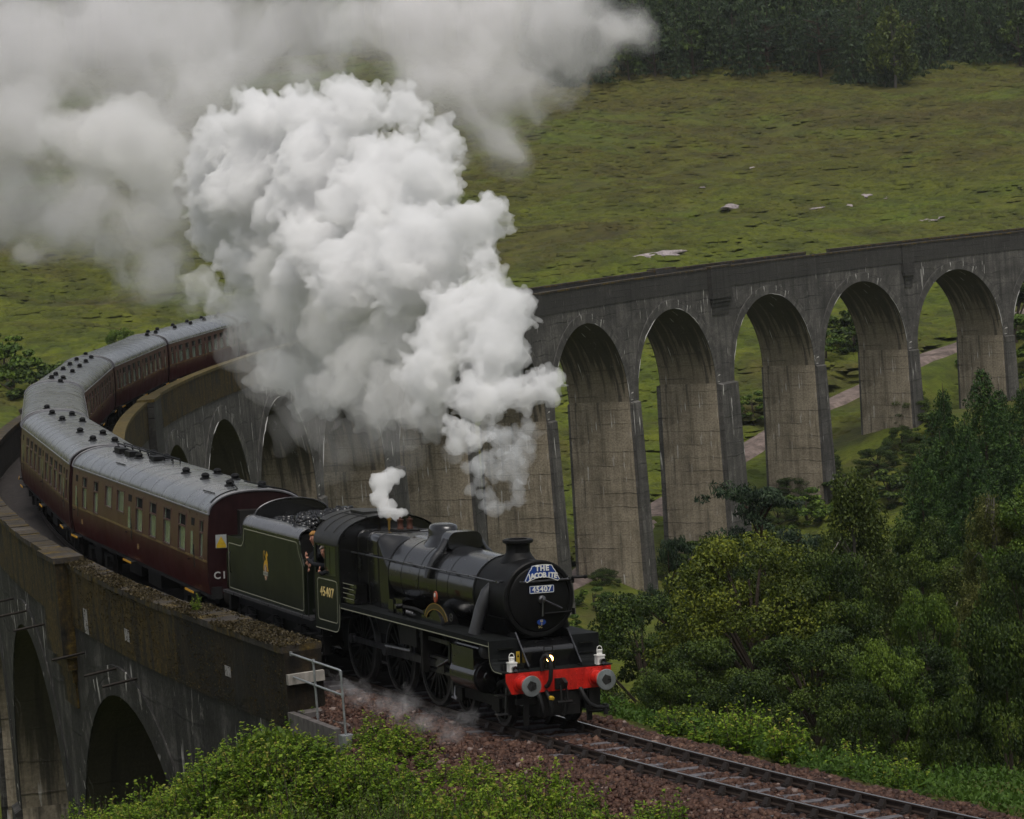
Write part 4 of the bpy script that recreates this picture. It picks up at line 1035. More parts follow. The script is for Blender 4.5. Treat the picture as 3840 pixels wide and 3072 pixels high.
# cylinders and motion
for sd in (1, -1):
    mb = MB(); mb.cyl((1.98, sd * 1.00, 1.02), (3.28, sd * 1.00, 1.02), .345, n=28); mb.cyl((2.05, sd * 1.0, 1.58), (3.22, sd * 1.0, 1.58), .19, n=20)
    mb.box(2.06, 3.22, *sorted((sd * .66, sd * 1.30)), 1.02, 1.64)
    cy_ = mb.build('cylinder', K_BLACK, LOCO, smooth=35)
    mb = MB(); mb.lathe([(0, .31), (-.05, .30), (-.07, .14), (-.10, .12), (-.105, .001)], (1.98, sd * 1.0, 1.02), 'x', 24); mb.build('cylinder_cover', K_BLACK, cy_)
    mv_ = bpy.data.materials.get('valve_cover_grey') or paint('valve_cover_grey', (.06, .06, .063), .4, .3)
    mb = MB(); mb.lathe([(0, .17), (-.10, .16), (-.15, .09), (-.16, .001)], (2.05, sd * 1.0, 1.58), 'x', 20); mb.build('valve_cover', mv_, cy_)
    mb = MB(); mb.lathe([(0, .17), (.12, .15), (.26, .13), (.27, .001)], (3.22, sd * 1.0, 1.58), 'x', 18); mb.build('valve_cover', mv_, cy_)
    mb = MB(); mb.tube([(3.3, sd * 1.20, .70), (3.3, sd * 1.22, .50), (3.2, sd * 1.22, .42)], .03, 6); mb.cyl((3.15, sd * 1.22, .42), (3.42, sd * 1.22, .44), .035, n=8); mb.cyl((3.42, sd * 1.2, 1.38), (3.42, sd * 1.22, .5), .022, n=6); mb.build('drain_pipe', K_STEEL, cy_)
    pa = PIN if sd > 0 else PIN + PI / 2; px, pz = .33 * math.cos(pa), .915 + .33 * math.sin(pa); y_ = sd * .93
    mb = MB()
    for a, b in ((0, 1), (1, 2)):
        A, B = (DR[a] + px, pz), (DR[b] + px, pz)
        mb.box(A[0], B[0], *sorted((y_ - .025, y_ + .025)), pz - .065, pz + .065)
    for s_ in DR: mb.cyl((s_ + px, y_ - sd * .04, pz), (s_ + px, y_ + sd * .06, pz), .12, n=16)
    mb.build('coupling_rod', K_STEEL, LOCO)
    mb = MB(); A, B = (4.35, 1.02), (DR[1] + px, pz); y2 = sd * 1.05
    dx, dz = B[0] - A[0], B[1] - A[1]; L_ = math.hypot(dx, dz); nx_, nz_ = -dz / L_, dx / L_
    v = []
    for P_, w_ in ((A, .07), (B, .10)):
        for yy in (y2 - .03, y2 + .03):
            for sg in (-1, 1): v.append((P_[0] + nx_ * w_ * sg, yy, P_[1] + nz_ * w_ * sg))
    mb.add(v, [(0, 1, 3, 2), (4, 6, 7, 5), (0, 4, 5, 1), (2, 3, 7, 6), (0, 2, 6, 4), (1, 5, 7, 3)]); mb.cyl((B[0], y2 - .06, B[1]), (B[0], y2 + .06, B[1]), .14, n=16)
    mb.build('connecting_rod', K_STEEL, LOCO)
    mb = MB(); mb.box(3.3, 5.0, *sorted((sd * .93, sd * 1.07)), 1.13, 1.19); mb.box(3.3, 5.0, *sorted((sd * .93, sd * 1.07)), .83, .89); mb.build('slide_bar', K_STEEL, LOCO)
    mb = MB(); mb.box(4.15, 4.55, *sorted((sd * .90, sd * 1.10)), .87, 1.15); mb.cyl((3.28, sd * 1.0, 1.02), (4.2, sd * 1.0, 1.02), .045); mb.build('crosshead', K_STEEL, LOCO)
    mb = MB(); mb.box(5.0, 5.12, *sorted((sd * .64, sd * 1.24)), .80, 1.84); mb.box(5.5, 6.5, *sorted((sd * 1.12, sd * 1.18)), 1.30, 1.80); mb.build('motion_bracket', K_SOOT, LOCO)
    mb = MB(); mb.box(3.5, 5.9, *sorted((sd * 1.06, sd * 1.10)), 1.52, 1.60); mb.build('radius_rod', K_STEEL, LOCO)
    mb = MB(); mb.prism([(5.85 + .16 * math.cos(t), 1.48 + .34 * math.sin(t)) for t in np.linspace(-1.3, 1.3, 9)] + [(5.85 + .06 * math.cos(t), 1.48 + .34 * math.sin(t)) for t in np.linspace(1.3, -1.3, 9)], 'y', sd * 1.10, sd * 1.16); mb.build('expansion_link', K_STEEL, LOCO)
    mb = MB(); A, B = (5.9, 1.18), (DR[1] + px - .25, pz + .12); mb.tube([(A[0], sd * 1.15, A[1]), (B[0], sd * 1.15, B[1])], .04, 6); mb.tube([(4.4, sd * 1.13, 1.0), (3.75, sd * 1.13, 1.22)], .03, 6); mb.tube([(3.75, sd * 1.13, 1.15), (3.7, sd * 1.13, 1.62)], .035, 6); mb.build('eccentric_rod', K_STEEL, LOCO)

# cab
CF, CR = 9.90, 11.52
for sd in (1, -1):
    y0, y1 = sorted((sd * 1.27, sd * 1.30))
    mb = MB(); low = [(CF, 2.50), (CF, 1.88), (CF + .02, 1.45), (CF + .10, 1.24), (CF + .28, 1.16), (CR, 1.16), (CR, 2.50)]
    mb.prism(low, 'y', y0, y1)
    mb.box(CF, CF + .22, y0, y1, 2.50, 3.27); mb.box(CR - .10, CR, y0, y1, 2.50, 3.27); mb.box(CF + .22, CR - .10, y0, y1, 3.21, 3.27)
    cs = mb.build('cab_side', K_GREEN_REFL, LOCO, smooth=0)
    f = lambda a, b: (a, sd * 1.303, b)
    mb = MB(); outline(mb, rounded([(10.04, 1.39), (11.34, 1.39), (11.34, 2.39), (10.04, 2.39)], .12, 5), .022, f); outline(mb, [(CF, 1.86), (CF + .015, 1.50), (CF + .04, 1.36), (CF + .10, 1.26), (CF + .18, 1.20), (CF + .30, 1.175), (CR, 1.175)], .022, f, False)
    mb.build('lining', K_LINE, cs, smooth=0)
    if sd > 0: side_text('45407', .32, 10.72, 1.304, 2.07, K_CREAM, cs, 'numerals', sx=.98, spacing=1.16, bold=.004)
    else: o = side_text('45407', .30, 10.72, -1.304, 2.07, K_CREAM, cs, 'numerals', sx=.82, spacing=1.05); o.matrix_local = M3((1, 0, 0), (0, 0, 1), (0, -1, 0), (10.72, -1.304, 2.07))
    # window frames: sliding panes
    def win(a, b, yo, pane, nm='cab_window'):
        w = MB(); t = .03
        for q in ((a, a + t, 2.50, 3.21), (b - t, b, 2.50, 3.21), (a + t, b - t, 2.50, 2.53), (a + t, b - t, 3.18, 3.21)): w.box(q[0], q[1], *sorted((sd * yo, sd * (yo + .02))), q[2], q[3])
        o = w.build(nm, K_BLACK, LOCO)
        if pane:
            w = MB(); w.box(a + t, b - t, *sorted((sd * (yo + .006), sd * (yo + .012))), 2.53, 3.18); w.build('pane', K_GLASS, o)
    win(10.12, 10.52, 1.282, True); win(10.50, 10.86, 1.258, True); win(10.84, 11.42, 1.262, False)
mb = MB(); arc = [(1.30 * math.cos(a) , 3.27 + .66 * math.sin(a)) for a in np.linspace(0, PI, 19)]
mb.prism([(1.27, 1.9), (1.27, 3.27)] + arc[1:-1] + [(-1.27, 3.27), (-1.27, 1.9)], 'x', CF, CF + .03); mb.build('cab_front', K_BLACK, LOCO)
def roof_arc(k_): return [(k_ * 1.33 * math.copysign(abs(math.cos(a)) ** .9, math.cos(a)), 3.265 + .68 * math.sin(a) ** 1.0) for a in np.linspace(0, PI, 25)]
mb = MB(); A = roof_arc(1.0); V = []
for s_ in (CF - .05, 10.4, 10.9, 11.48):
    V += [(s_, y, z) for y, z in A]
mb.grid(V, 4, 25)
B_ = [(y, z) for y, z in A if abs(y) < 1.05]; V = []
for s_ in (11.48, 11.95): V += [(s_, y, z) for y, z in B_]
mb.grid(V, 2, len(B_)); A2 = [(y * .985, z - .03) for y, z in A]; V = [(s_, y, z) for s_ in (CF - .05, 11.48) for y, z in A2]; mb.grid(V, 2, 25)
rf = mb.build('cab_roof', K_ROOF_C, LOCO, smooth=40)
for s_ in (10.35, 10.95, 11.46):
    mb = MB(); mb.tube([(s_, y, z + .006) for y, z in A if abs(y) < 1.25], .014, 5); mb.build('roof_strap', K_ROOF_C, rf)
for sd in (1, -1):
    for yy in (.55, 1.0):
        zz = [z for y, z in A if abs(y - yy) < .12][0]
        mb = MB(); mb.tube([(CF, sd * yy, zz + .012), (11.46, sd * yy, zz + .012)], .014, 5); mb.build('roof_strap', K_ROOF_C, rf)
    mb = MB()
    for i in range(14): mb.lathe([(0, .014), (.01, .009), (.012, .001)], (9.95 + i * .115, sd * 1.29, 3.34), 'z', 5)
    r_ = mb.build('rivets', K_ROOF_C, rf); r_['kind'] = 'stuff'
mb = MB(); mb.box(10.35, 11.2, -.45, .45, 3.92, 3.985); mb.build('roof_ventilator', K_ROOF_C, rf)
mb = MB(); outline(mb, [(11.48, 3.275), (11.40, 3.42), (11.30, 3.50)], .02, lambda a, b: (a + .05, 1.27 - (b - 3.275) * .9, b), False); mb.build('lining', K_LINE, rf, smooth=0)
mb = MB(); mb.box(CF + .03, 11.9, -1.24, 1.24, 1.50, 1.56); mb.box(CF + .03, CF + .5, -.8, .8, 1.56, 3.3); mb.box(CF + .4, 11.2, -1.2, -.9, 1.56, 2.2); mb.build('cab_floor', K_DARK, LOCO)
for sd in (1, -1):
    mb = MB(); mb.tube([(11.62, sd * 1.27, 1.35), (11.62, sd * 1.27, 2.75)], .018, 6); mb.box(11.2, 11.6, *sorted((sd * 1.0, sd * 1.3)), .92, .95); mb.box(11.2, 11.6, *sorted((sd * 1.0, sd * 1.3)), .50, .53); mb.box(11.22, 11.25, *sorted((sd * 1.05, sd * 1.25)), .5, 1.16); mb.build('cab_step', K_SOOT, LOCO)
# firebox ashpan and pipe runs filling the gap under the boiler
mb = MB(); mb.box(8.3, 11.3, -.68, .68, .60, 1.9); mb.build('ashpan', K_DARK, LOCO)

# oil lamps standing on the platform
def lamp(u, label):
    m = LM @ Matrix.Translation((.65, u, 1.285)); r = tag(empty('oil_lamp', m), label, 'lamp', 'white oil lamps on the buffer beam')
    mb = MB(); mb.box(-.075, .075, -.085, .085, .0, .20); mb.box(-.085, .085, -.095, .095, .19, .215); mb.box(-.082, .082, -.092, .092, 0, .015); body = mb.build('lamp_body', K_LAMPW, r)
    mb = MB(); mb.lathe([(.215, .06), (.225, .065), (.235, .052), (.30, .05), (.305, .06), (.32, .058), (.33, .02)], (0, 0, 0), 'z', 14); mb.build('lamp_chimney', K_LAMPW, r)
    mb = MB(); mb.tube([(0, .055, .21), (0, .06, .33), (0, .045, .385), (0, 0, .405), (0, -.045, .385), (0, -.06, .33), (0, -.055, .21)], .009, 6); mb.build('handle', K_LAMPW, r)
    mb = MB(); mb.lathe([(0, .055), (-.05, .06), (-.085, .066), (-.09, .058), (-.07, .001)], (-.075, -.01, .085), 'x', 18); mb.build('lens', K_BLACK, r)
lamp(1.03, 'white oil lamp on the red beam beside the yellow warning label')
lamp(-1.03, 'white oil lamp at the tree side end of the red beam')
# ------------------------------------------------------------------ tender
TM = rig_matrix(13.3, 17.9)
TEN = tag(empty('tender', TM), 'lined black coal tender with a yellow lion and wheel emblem behind the locomotive', 'tender')
K_TOP = paint('tender_top_wet_highlight', (.060, .060, .064), .30, .3, coat=.4, scale=2)  # highlight on the curved plate painted in as a lighter grey
K_FRAME = paint('tender_frame', (.016, .016, .016), .45, .4)
T0, T1, TS = 12.38, 18.80, 17.40          # front, rear, start of the high side
for sd in (1, -1):
    y0, y1 = sorted((sd * 1.27, sd * 1.30))
    P = [(T0, 1.37), (T1, 1.37), (T1, 2.80)] + [(17.72, 2.80)] + [(TS + .14, 2.84), (TS + .04, 2.92), (TS, 3.04), (TS, 3.17), (12.74, 3.17), (12.66, 3.05), (12.60, 2.85), (12.48, 2.66), (T0, 2.55)]
    mb = MB(); mb.prism(P, 'y', y0, y1); side = mb.build('tank_side', K_GREEN_REFL, TEN, smooth=0)
    f = lambda a, b: (a, sd * 1.304, b)
    Q = rounded([(T0 + .08, 1.44), (T1 - .08, 1.44), (T1 - .08, 2.62), (17.55, 2.62), (TS - .08, 2.80), (TS - .08, 3.10), (12.86, 3.10), (12.76, 2.85), (T0 + .08, 2.55)], .10, 4)
    mb = MB(); outline(mb, Q, .022, f); mb.build('lining', K_LINE, side, smooth=0)
    # inward curving upper plate
    mb = MB(); arc = [(sd * (1.30 - .30 * (1 - math.cos(t))), 3.17 + .26 * math.sin(t)) for t in np.linspace(0, PI / 2, 8)]
    V = []
    for s_, k_ in ((12.70, 1), (14.3, 1), (16.0, 1), (TS, 1)): V += [(s_, y, z) for y, z in arc]
    mb.grid(V, 4, 8); V = [(s_, y - sd * .02, z - .015) for s_ in (12.70, TS) for y, z in arc]; mb.grid(V, 2, 8)
    cp_ = mb.build('curved_top_plate', K_TOP, side, smooth=50)
    mb = MB(); outline(mb, [(TS, 1.30 * 0 + 3.17), (12.72, 3.17)], .018, f, False); mb.tube([(12.70, y, z + .004) for y, z in arc], .014, 6); mb.tube([(TS, y, z + .004) for y, z in arc], .014, 6); mb.tube([(12.70, arc[-1][0], arc[-1][1]), (TS, arc[-1][0], arc[-1][1])], .016, 6); mb.build('beading', K_STEEL if False else K_BLACK, side)
    # footplate and frames
    mb = MB(); mb.box(11.80, 19.15, *sorted((sd * .85, sd * 1.36)), 1.28, 1.345); mb.build('footplate', paint('footplate_wet', (.05, .05, .053), .3, .4), TEN)
    mb = MB(); fr = [(12.0, 1.28), (12.0, .62), (12.35, .52), (18.55, .52), (18.95, .65), (18.95, 1.28)]
    mb.box(12.0, 18.95, *sorted((sd * 1.0, sd * 1.04)), .98, 1.28); mb.box(12.0, 18.95, *sorted((sd * 1.0, sd * 1.04)), .50, .60)
    for s_ in (12.0, 13.05, 13.75, 15.05, 15.75, 17.3, 18.05, 18.75): mb.box(s_, s_ + .22, *sorted((sd * 1.0, sd * 1.04)), .60, .98)
    mb.build('side_frame', K_FRAME, TEN)
    for s_ in (13.18, 15.44, 17.70):
        mb = MB(); mb.box(s_ - .16, s_ + .16, *sorted((sd * 1.0, sd * 1.16)), .55, .82); mb.cyl((s_, sd * 1.16, .68), (s_, sd * 1.19, .68), .10, n=12)
        ax = mb.build('axle_box', paint('axle_box_steel', (.07, .07, .07), .35, .5, metal=.5) if s_ < 13.5 and sd > 0 else bpy.data.materials['axle_box_steel'] if sd > 0 else K_FRAME, TEN)
        mb = MB()
        for i in range(6): mb.box(s_ - .62 + .09 * i, s_ + .62 - .09 * i, *sorted((sd * 1.06, sd * 1.15)), .84 + .028 * i, .862 + .028 * i)
        mb.box(s_ - .06, s_ + .06, *sorted((sd * 1.05, sd * 1.165)), .82, 1.03); mb.build('leaf_spring', K_FRAME, TEN)
    mb = MB(); mb.tube([(T1 + .03, sd * 1.22, 1.40), (T1 + .06, sd * 1.30, 1.45), (T1 + .06, sd * 1.30, 2.35), (T1 + .03, sd * 1.22, 2.40)], .02, 6); mb.tube([(18.45, sd * 1.33, 1.85), (18.45, sd * 1.36, 1.9), (18.45, sd * 1.36, 2.35), (18.45, sd * 1.33, 2.4)], .016, 6); mb.build('handrail', K_BLACK, TEN)
    mb = MB(); mb.tube([(12.15, sd * 1.28, 1.34), (12.15, sd * 1.28, 2.5)], .016, 6); mb.box(12.0, 12.35, *sorted((sd * 1.05, sd * 1.32)), .58, .61); mb.box(12.0, 12.35, *sorted((sd * 1.05, sd * 1.32)), .90, .93); mb.build('step', K_FRAME, TEN)
    mb = MB(); mb.lathe([(0, .13), (.04, .13), (.05, .1), (.30, .09)], (18.95, sd * .87, 1.05), 'x', 18); mb.lathe([(.30, .06), (.40, .20), (.44, .22), (.46, .001)], (18.95, sd * .87, 1.05), 'x', 20); mb.build('buffer', K_SOOT, TEN)
mb = MB(); mb.box(T0 + .02, T1 - .01, -1.27, 1.27, 1.30, 2.70); mb.box(T1 - .03, T1 + .005, -1.27, 1.27, 1.37, 2.80); mb.box(17.5, T1, -1.26, 1.26, 2.55, 2.78); mb.build('water_tank', K_GREEN_REFL, TEN, smooth=0)
mb = MB(); mb.box(12.3, 18.9, -.98, .98, .55, 1.30); mb.box(18.8, 18.98, -1.25, 1.25, .85, 1.28); mb.build('main_frame', K_SOOT, TEN)
# coal bunker plates
mb = MB(); arcb = [(1.02 * math.cos(t), 3.40 + .43 * math.sin(t)) for t in np.linspace(0, PI, 17)]
mb.prism([(1.30, 2.6), (1.30, 3.17), (1.22, 3.33), (1.02, 3.42)] + arcb[1:-1] + [(-1.02, 3.42), (-1.22, 3.33), (-1.30, 3.17), (-1.30, 2.6)], 'x', 17.22, 17.26); bh = mb.build('bunker_back', K_BLACK, TEN, smooth=30)
mb = MB(); mb.tube([(17.21, y, z + .01) for y, z in arcb], .020, 6); mb.build('beading', K_STEEL, bh)
mb = MB(); mb.box(12.75, 12.80, -1.25, 1.25, 2.4, 3.30); mb.hexa([(12.8, -1.2, 2.72), (12.8, -1.2, 2.70), (12.8, 1.2, 2.72), (12.8, 1.2, 2.70), (17.2, -1.2, 3.0), (17.2, -1.2, 2.98), (17.2, 1.2, 3.0), (17.2, 1.2, 2.98)]); mb.build('bunker_floor', K_SOOT, TEN)
mb = MB(); mb.lathe([(0, .26), (.20, .26), (.22, .29), (.25, .29), (.27, .2), (.28, .001)], (18.2, .45, 2.78), 'z', 20); mb.tube([(18.55, .9, 2.78), (18.55, .9, 2.95), (18.3, 1.0, 3.02), (18.0, 1.0, 2.95), (17.9, 1.0, 2.80)], .03, 6); mb.build('filler_lid', K_BLACK, TEN)
me = wheel_mesh(.65, 12, 'tender_wheel')
for s_ in (13.18, 15.44, 17.70):
    for sd in (1, -1): o = link('tender_wheel', me, TEN); o.location = (s_, sd * .76, .65)
    mb = MB(); mb.cyl((s_, -.9, .65), (s_, .9, .65), .08); mb.build('axle', K_SOOT, TEN)
mb = MB(); mb.box(11.3, 12.8, -.85, .85, 1.30, 1.50); mb.box(11.2, 12.4, -.5, .5, .7, 1.3); mb.build('fall_plate', K_SOOT, TEN)
# painted emblem: lion astride a wheel with a band across
K_EM_Y = flat('emblem_gold', (.62, .34, .015), .45); K_EM_R = flat('emblem_red', (.33, .09, .045), .45)
def emblem(sd):
    root = link('emblem', None, TEN); root.empty_display_size = .1
    X = lambda a: 15.49 - a * sd if sd > 0 else 15.49 + a
    f = lambda a, b: (15.49 - a, sd * 1.304, 1.92 + b)
    def poly(name, P, mat, h=0.0):
        mb = MB(); mb.add([(15.49 - a * 1.45, sd * (1.303 + h), 1.92 + b) for a, b in P], [tuple(range(len(P)))]); return mb.build(name, mat, root, smooth=0)
    lion = [(-.115, .24), (-.125, .33), (-.10, .42), (-.04, .50), (.01, .51), (.03, .54), (.0, .60), (.02, .66), (.07, .72), (.045, .74), (.10, .745), (.115, .70), (.15, .68), (.145, .64), (.10, .62), (.105, .52), (.13, .44), (.125, .34), (.17, .24), (.10, .24), (.085, .32), (.03, .37), (-.03, .36), (-.06, .30), (-.05, .24)]
    poly('lion', lion, K_EM_Y, .002)
    mb = MB(); outline(mb, [(15.49 - a * 1.45, 1.92 + b) for a, b in [(-.07, .50), (-.115, .58), (-.11, .68), (-.07, .745), (-.03, .73), (-.035, .66), (-.06, .62)]], .022, lambda a, b: (a, sd * 1.306, b), False); mb.build('lion_tail', K_EM_Y, root, smooth=0)
    ring = [(.085 * math.cos(t), .20 + .205 * math.sin(t)) for t in np.linspace(0, 2 * PI, 25)[:-1]]
    poly('wheel', ring, K_EM_R, .004)
    mb = MB(); outline(mb, [(15.49 - a * 1.45, 1.92 + b) for a, b in ring], .014, lambda a, b: (a, sd * 1.309, b))
    for i in range(6):
        t = PI * i / 6; mb.tube([(15.49 - .08 * math.cos(t), sd * 1.309, 2.12 + .19 * math.sin(t)), (15.49 + .08 * math.cos(t), sd * 1.309, 2.12 - .19 * math.sin(t))], .004, 4)
    mb.build('wheel_rim', K_LINE, root, smooth=0)
    poly('band', [(-.14, .12), (.15, .12), (.15, .22), (-.14, .22)], K_LINE, .008)
    poly('band_centre', [(-.135, .142), (.145, .142), (.145, .198), (-.135, .198)], flat('band_grey', (.22, .22, .20), .5), .010)
    return root
emblem(1)
# coal
K_COAL = paint('coal', (.010, .010, .011), .22, .7, scale=12)
def coal():
    g = np.random.default_rng(9); Vs = []; Fs = []; n = 900
    s = g.uniform(12.85, 17.15, n); y = g.uniform(-1.12, 1.12, n)
    top = 3.10 + .62 * np.clip((17.3 - s) / 3.6, 0, 1) ** .8 * (1 - (np.abs(y) / 1.25) ** 2.2) + .10 * (fbm(s * 2, y * 2, 4, 2) - .5)
    z = top + g.uniform(-.05, .04, n); r = g.uniform(.05, .13, n)
    base = np.array([(a, b, c) for a in (-1, 1) for b in (-1, 1) for c in (-1, 1)], float)
    q = base[None] * g.uniform(.5, 1.0, (n, 8, 3)) * g.uniform(.6, 1.2, (n, 1, 3))
    a = g.uniform(0, 6.28, n); ca, sa = np.cos(a)[:, None], np.sin(a)[:, None]
    q = np.stack([q[..., 0] * ca - q[..., 2] * sa, q[..., 1], q[..., 0] * sa + q[..., 2] * ca], -1) * r[:, None, None]
    V = (np.stack([s, y, z], 1)[:, None] + q).reshape(-1, 3)
    f = np.array([(0, 1, 3, 2), (4, 6, 7, 5), (0, 4, 5, 1), (2, 3, 7, 6), (0, 2, 6, 4), (1, 5, 7, 3)])
    F = (np.arange(n)[:, None, None] * 8 + f[None]).reshape(-1, 4)
    gs, gy = np.meshgrid(np.linspace(12.82, 17.2, 20), np.linspace(-1.15, 1.15, 12), indexing='ij')
    gz = 3.06 + .62 * np.clip((17.3 - gs) / 3.6, 0, 1) ** .8 * (1 - (np.abs(gy) / 1.25) ** 2.2)
    o = len(V); V = np.concatenate([V, np.stack([gs.ravel(), gy.ravel(), gz.ravel()], 1)])
    a_ = np.array([i * 12 + j for i in range(19) for j in range(11)]) + o
    F = np.concatenate([F, np.stack([a_, a_ + 12, a_ + 13, a_ + 1], 1)])
    return np_mesh('coal', V, F, K_COAL)
co = link('coal', coal()); co.matrix_world = TM; tag(co, 'heap of wet black coal filling the tender', kind='stuff')
# ------------------------------------------------------------------ carriages
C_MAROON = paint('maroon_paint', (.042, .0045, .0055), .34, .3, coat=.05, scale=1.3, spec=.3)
C_UPPER = paint('maroon_upper_wet_sheen', (.066, .021, .019), .34, .25, coat=.08, scale=1.3, spec=.35)  # same maroon as below, paled: sky reflection put into the base colour
C_END = paint('coach_end_maroon', (.014, .0035, .004), .45, .4)
C_ROOF = paint('coach_roof_grey', (.085, .09, .095), .27, .5, scale=.9, coat=.3, spec=.5)
C_RIM = paint('roof_rim_grey', (.13, .13, .14), .35, .3)
C_UNDER = paint('underframe_black', (.014, .013, .012), .6, .5)
C_LINE = flat('straw_lining', (.34, .24, .085), .45)
C_MARK = flat('stencil_white', (.34, .34, .33), .6)
C_CREST = flat('crest_gold', (.20, .12, .045), .5)
C_VENT = paint('roof_vent_black', (.006, .006, .0065), .55, .4, spec=.15)
C_STEP = flat('step_yellow', (.68, .36, .03), .5)
k = N('coach_window'); c_ = k.noise(k.scale(k.obj(), (1.2, 1, .8)), 1.6, 3)
k.bsdf(k.ramp(c_, [(.35, (.085, .115, .085)), (.65, (.18, .22, .17))]), .12, None, **{'IOR': 1.5, 'Specular IOR Level': .7}); C_GLASS = k.m  # pale green reflection of the hillside painted into the panes
C_SLOT = flat('open_ventilator', (.002, .002, .002), .9)
C_FRAME = paint('window_frame', (.055, .022, .020), .4, .3)
CL, HB = 19.75, 1.39           # body length, half width
def coach_sect(z):             # tumblehome half width at height z
    return np.interp(z, [1.10, 1.5, 2.0, 2.6, 3.2, 3.28], [1.335, 1.385, 1.395, 1.375, 1.325, 1.31])
ROOF = [(1.33 * math.copysign(abs(math.cos(a)) ** .8, math.cos(a)), 3.245 + .60 * math.sin(a) ** 1.05) for a in np.linspace(0, PI, 23)]

def make_coach(name, label, wins, doors, vents, kind):
    """wins: (x0, x1, z0) openings measured back from the leading end; doors: (x0, x1)"""
    R_ = tag(empty(name), label, 'carriage', 'maroon carriages of the train')
    for sd in (1, -1):
        mb = MB()
        def quad(x0, x1, z0, z1, off=0.0):
            zs = [z0] + [q for q in (1.5, 2.0, 2.6, 3.2) if z0 < q < z1] + [z1]
            V = [(x, sd * (coach_sect(z) + off), z) for x in (x0, x1) for z in zs]; mb.grid(V, 2, len(zs))
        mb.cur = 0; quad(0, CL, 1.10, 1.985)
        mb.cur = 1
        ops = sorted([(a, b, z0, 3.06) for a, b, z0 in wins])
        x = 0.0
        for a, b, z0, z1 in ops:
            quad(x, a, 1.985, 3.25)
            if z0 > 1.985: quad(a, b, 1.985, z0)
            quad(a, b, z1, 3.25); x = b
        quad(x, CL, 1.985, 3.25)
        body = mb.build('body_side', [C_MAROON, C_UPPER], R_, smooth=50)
        mb = MB(); f = lambda a, b: (a, sd * (coach_sect(b) + .004), b)
        for zz in (1.965, 2.0): outline(mb, [(0.02, zz), (CL - .02, zz)], .015, f, False)
        mb.build('lining', C_LINE, body, smooth=0)
        for a, b, z0, z1 in ops:
            w = MB(); t = .045; yo = .012
            def fr(x0, x1, za, zb, d0, d1, m=w):
                v = []
                for x in (x0, x1):
                    for d in (d0, d1):
                        for z in (za, zb): v.append((x, sd * (coach_sect(z) + d), z))
                m.hexa(v)
            fr(a - .01, a + t, z0 - .01, z1 + .01, -.05, yo); fr(b - t, b + .01, z0 - .01, z1 + .01, -.05, yo); fr(a + t, b - t, z0 - .01, z0 + t, -.05, yo); fr(a + t, b - t, z1 - t, z1 + .01, -.05, yo)
            zm = 2.70; tall = z0 < 2.2
            if tall: fr(a + t, b - t, zm - .02, zm + .02, -.05, yo)
            o = w.build('window', C_FRAME, body)
            w = MB(); fr(a + t, b - t, z0 + t, (zm - .02) if tall else (z1 - t), -.045, -.035, w); w.build('pane', C_GLASS, o, smooth=0)
            if tall:
                wd = b - t - (a + t); q = a + t
                w = MB(); fr(q, q + wd * .15, zm + .02, z1 - t, -.045, -.030, w); fr(b - t - wd * .13, b - t, zm + .02, z1 - t, -.045, -.030, w); w.build('vent_pane', C_GLASS, o, smooth=0)
                w = MB(); fr(q + wd * .15, b - t - wd * .13, zm + .02, z1 - t, -.06, -.05, w); w.build('vent_opening', C_SLOT, o, smooth=0)
        for a, b in doors:
            w = MB()
            def fr2(x0, x1, za, zb, d0, d1):
                v = []
                for x in (x0, x1):
                    for d in (d0, d1):
                        for z in (za, zb): v.append((x, sd * (coach_sect(z) + d), z))
                w.hexa(v)
            for q in (a, b): fr2(q - .012, q + .012, 1.14, 3.18, -.01, .010)
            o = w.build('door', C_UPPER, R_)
            w = MB(); fr2(a + .24, b - .24, 2.02, 3.02, -.0, .006); w.build('door_window', C_SLOT, o)
            w = MB(); fr2(a + .36, b - .26, 2.02, 2.66, .006, .010); w.build('pane', C_GLASS, o)
            w = MB(); fr2(b - .10, b - .05, 1.85, 1.88, .0, .06); fr2(a + .06, a + .085, 1.7, 2.2, .03, .05); w.build('handle', C_UNDER, o)
            w = MB(); w.box(a + .0, b + .15, *sorted((sd * 1.28, sd * 1.48)), 1.00, 1.05); w.build('footstep', C_UNDER, R_)
            w = MB(); w.box(a - .02, b + .17, *sorted((sd * 1.482, sd * 1.496)), .995, 1.055); w.build('step_edge', C_STEP, R_)
        for q in (.25, CL - 1.15):
            pass
    # roof with rims, gutters, vents
    mb = MB(); V = []
    g = np.random.default_rng(hash(kind) % 1000 + len(vents))
    xs = np.linspace(0, CL, 41)
    for x in xs:
        V += [(x, y, z + .004 * math.sin(x * 9) * g.uniform(.3, 1)) for y, z in ROOF]
    mb.grid(V, len(xs), len(ROOF)); rf = mb.build('roof', C_ROOF, R_, smooth=60)
    for x in (0.0, CL):
        mb = MB(); mb.tube([(x, y * 1.005, z + .008) for y, z in ROOF], .035, 6); mb.build('roof_rim', C_RIM, rf)
    for x in np.arange(1.3, CL - .5, 1.55):
        mb = MB(); mb.tube([(x, y, z - .002) for y, z in ROOF], .008, 4); mb.build('roof_seam', C_ROOF, rf)
    for sd in (1, -1):
        mb = MB(); mb.tube([(0, sd * 1.335, 3.25), (CL, sd * 1.335, 3.25)], .022, 6); mb.build('gutter', C_RIM, rf)
    def rz(y): return float(np.interp(abs(y), [abs(q[0]) for q in ROOF[:12]][::-1], [q[1] for q in ROOF[:12]][::-1]))
    for x, y in vents:
        mb = MB(); mb.lathe([(0, .20), (.02, .20), (.05, .13), (.12, .15), (.17, .10), (.19, .001)], (x, y, rz(y) - .01), 'z', 12, sy=1.1, sz=.8); mb.build('roof_vent', C_VENT, rf)
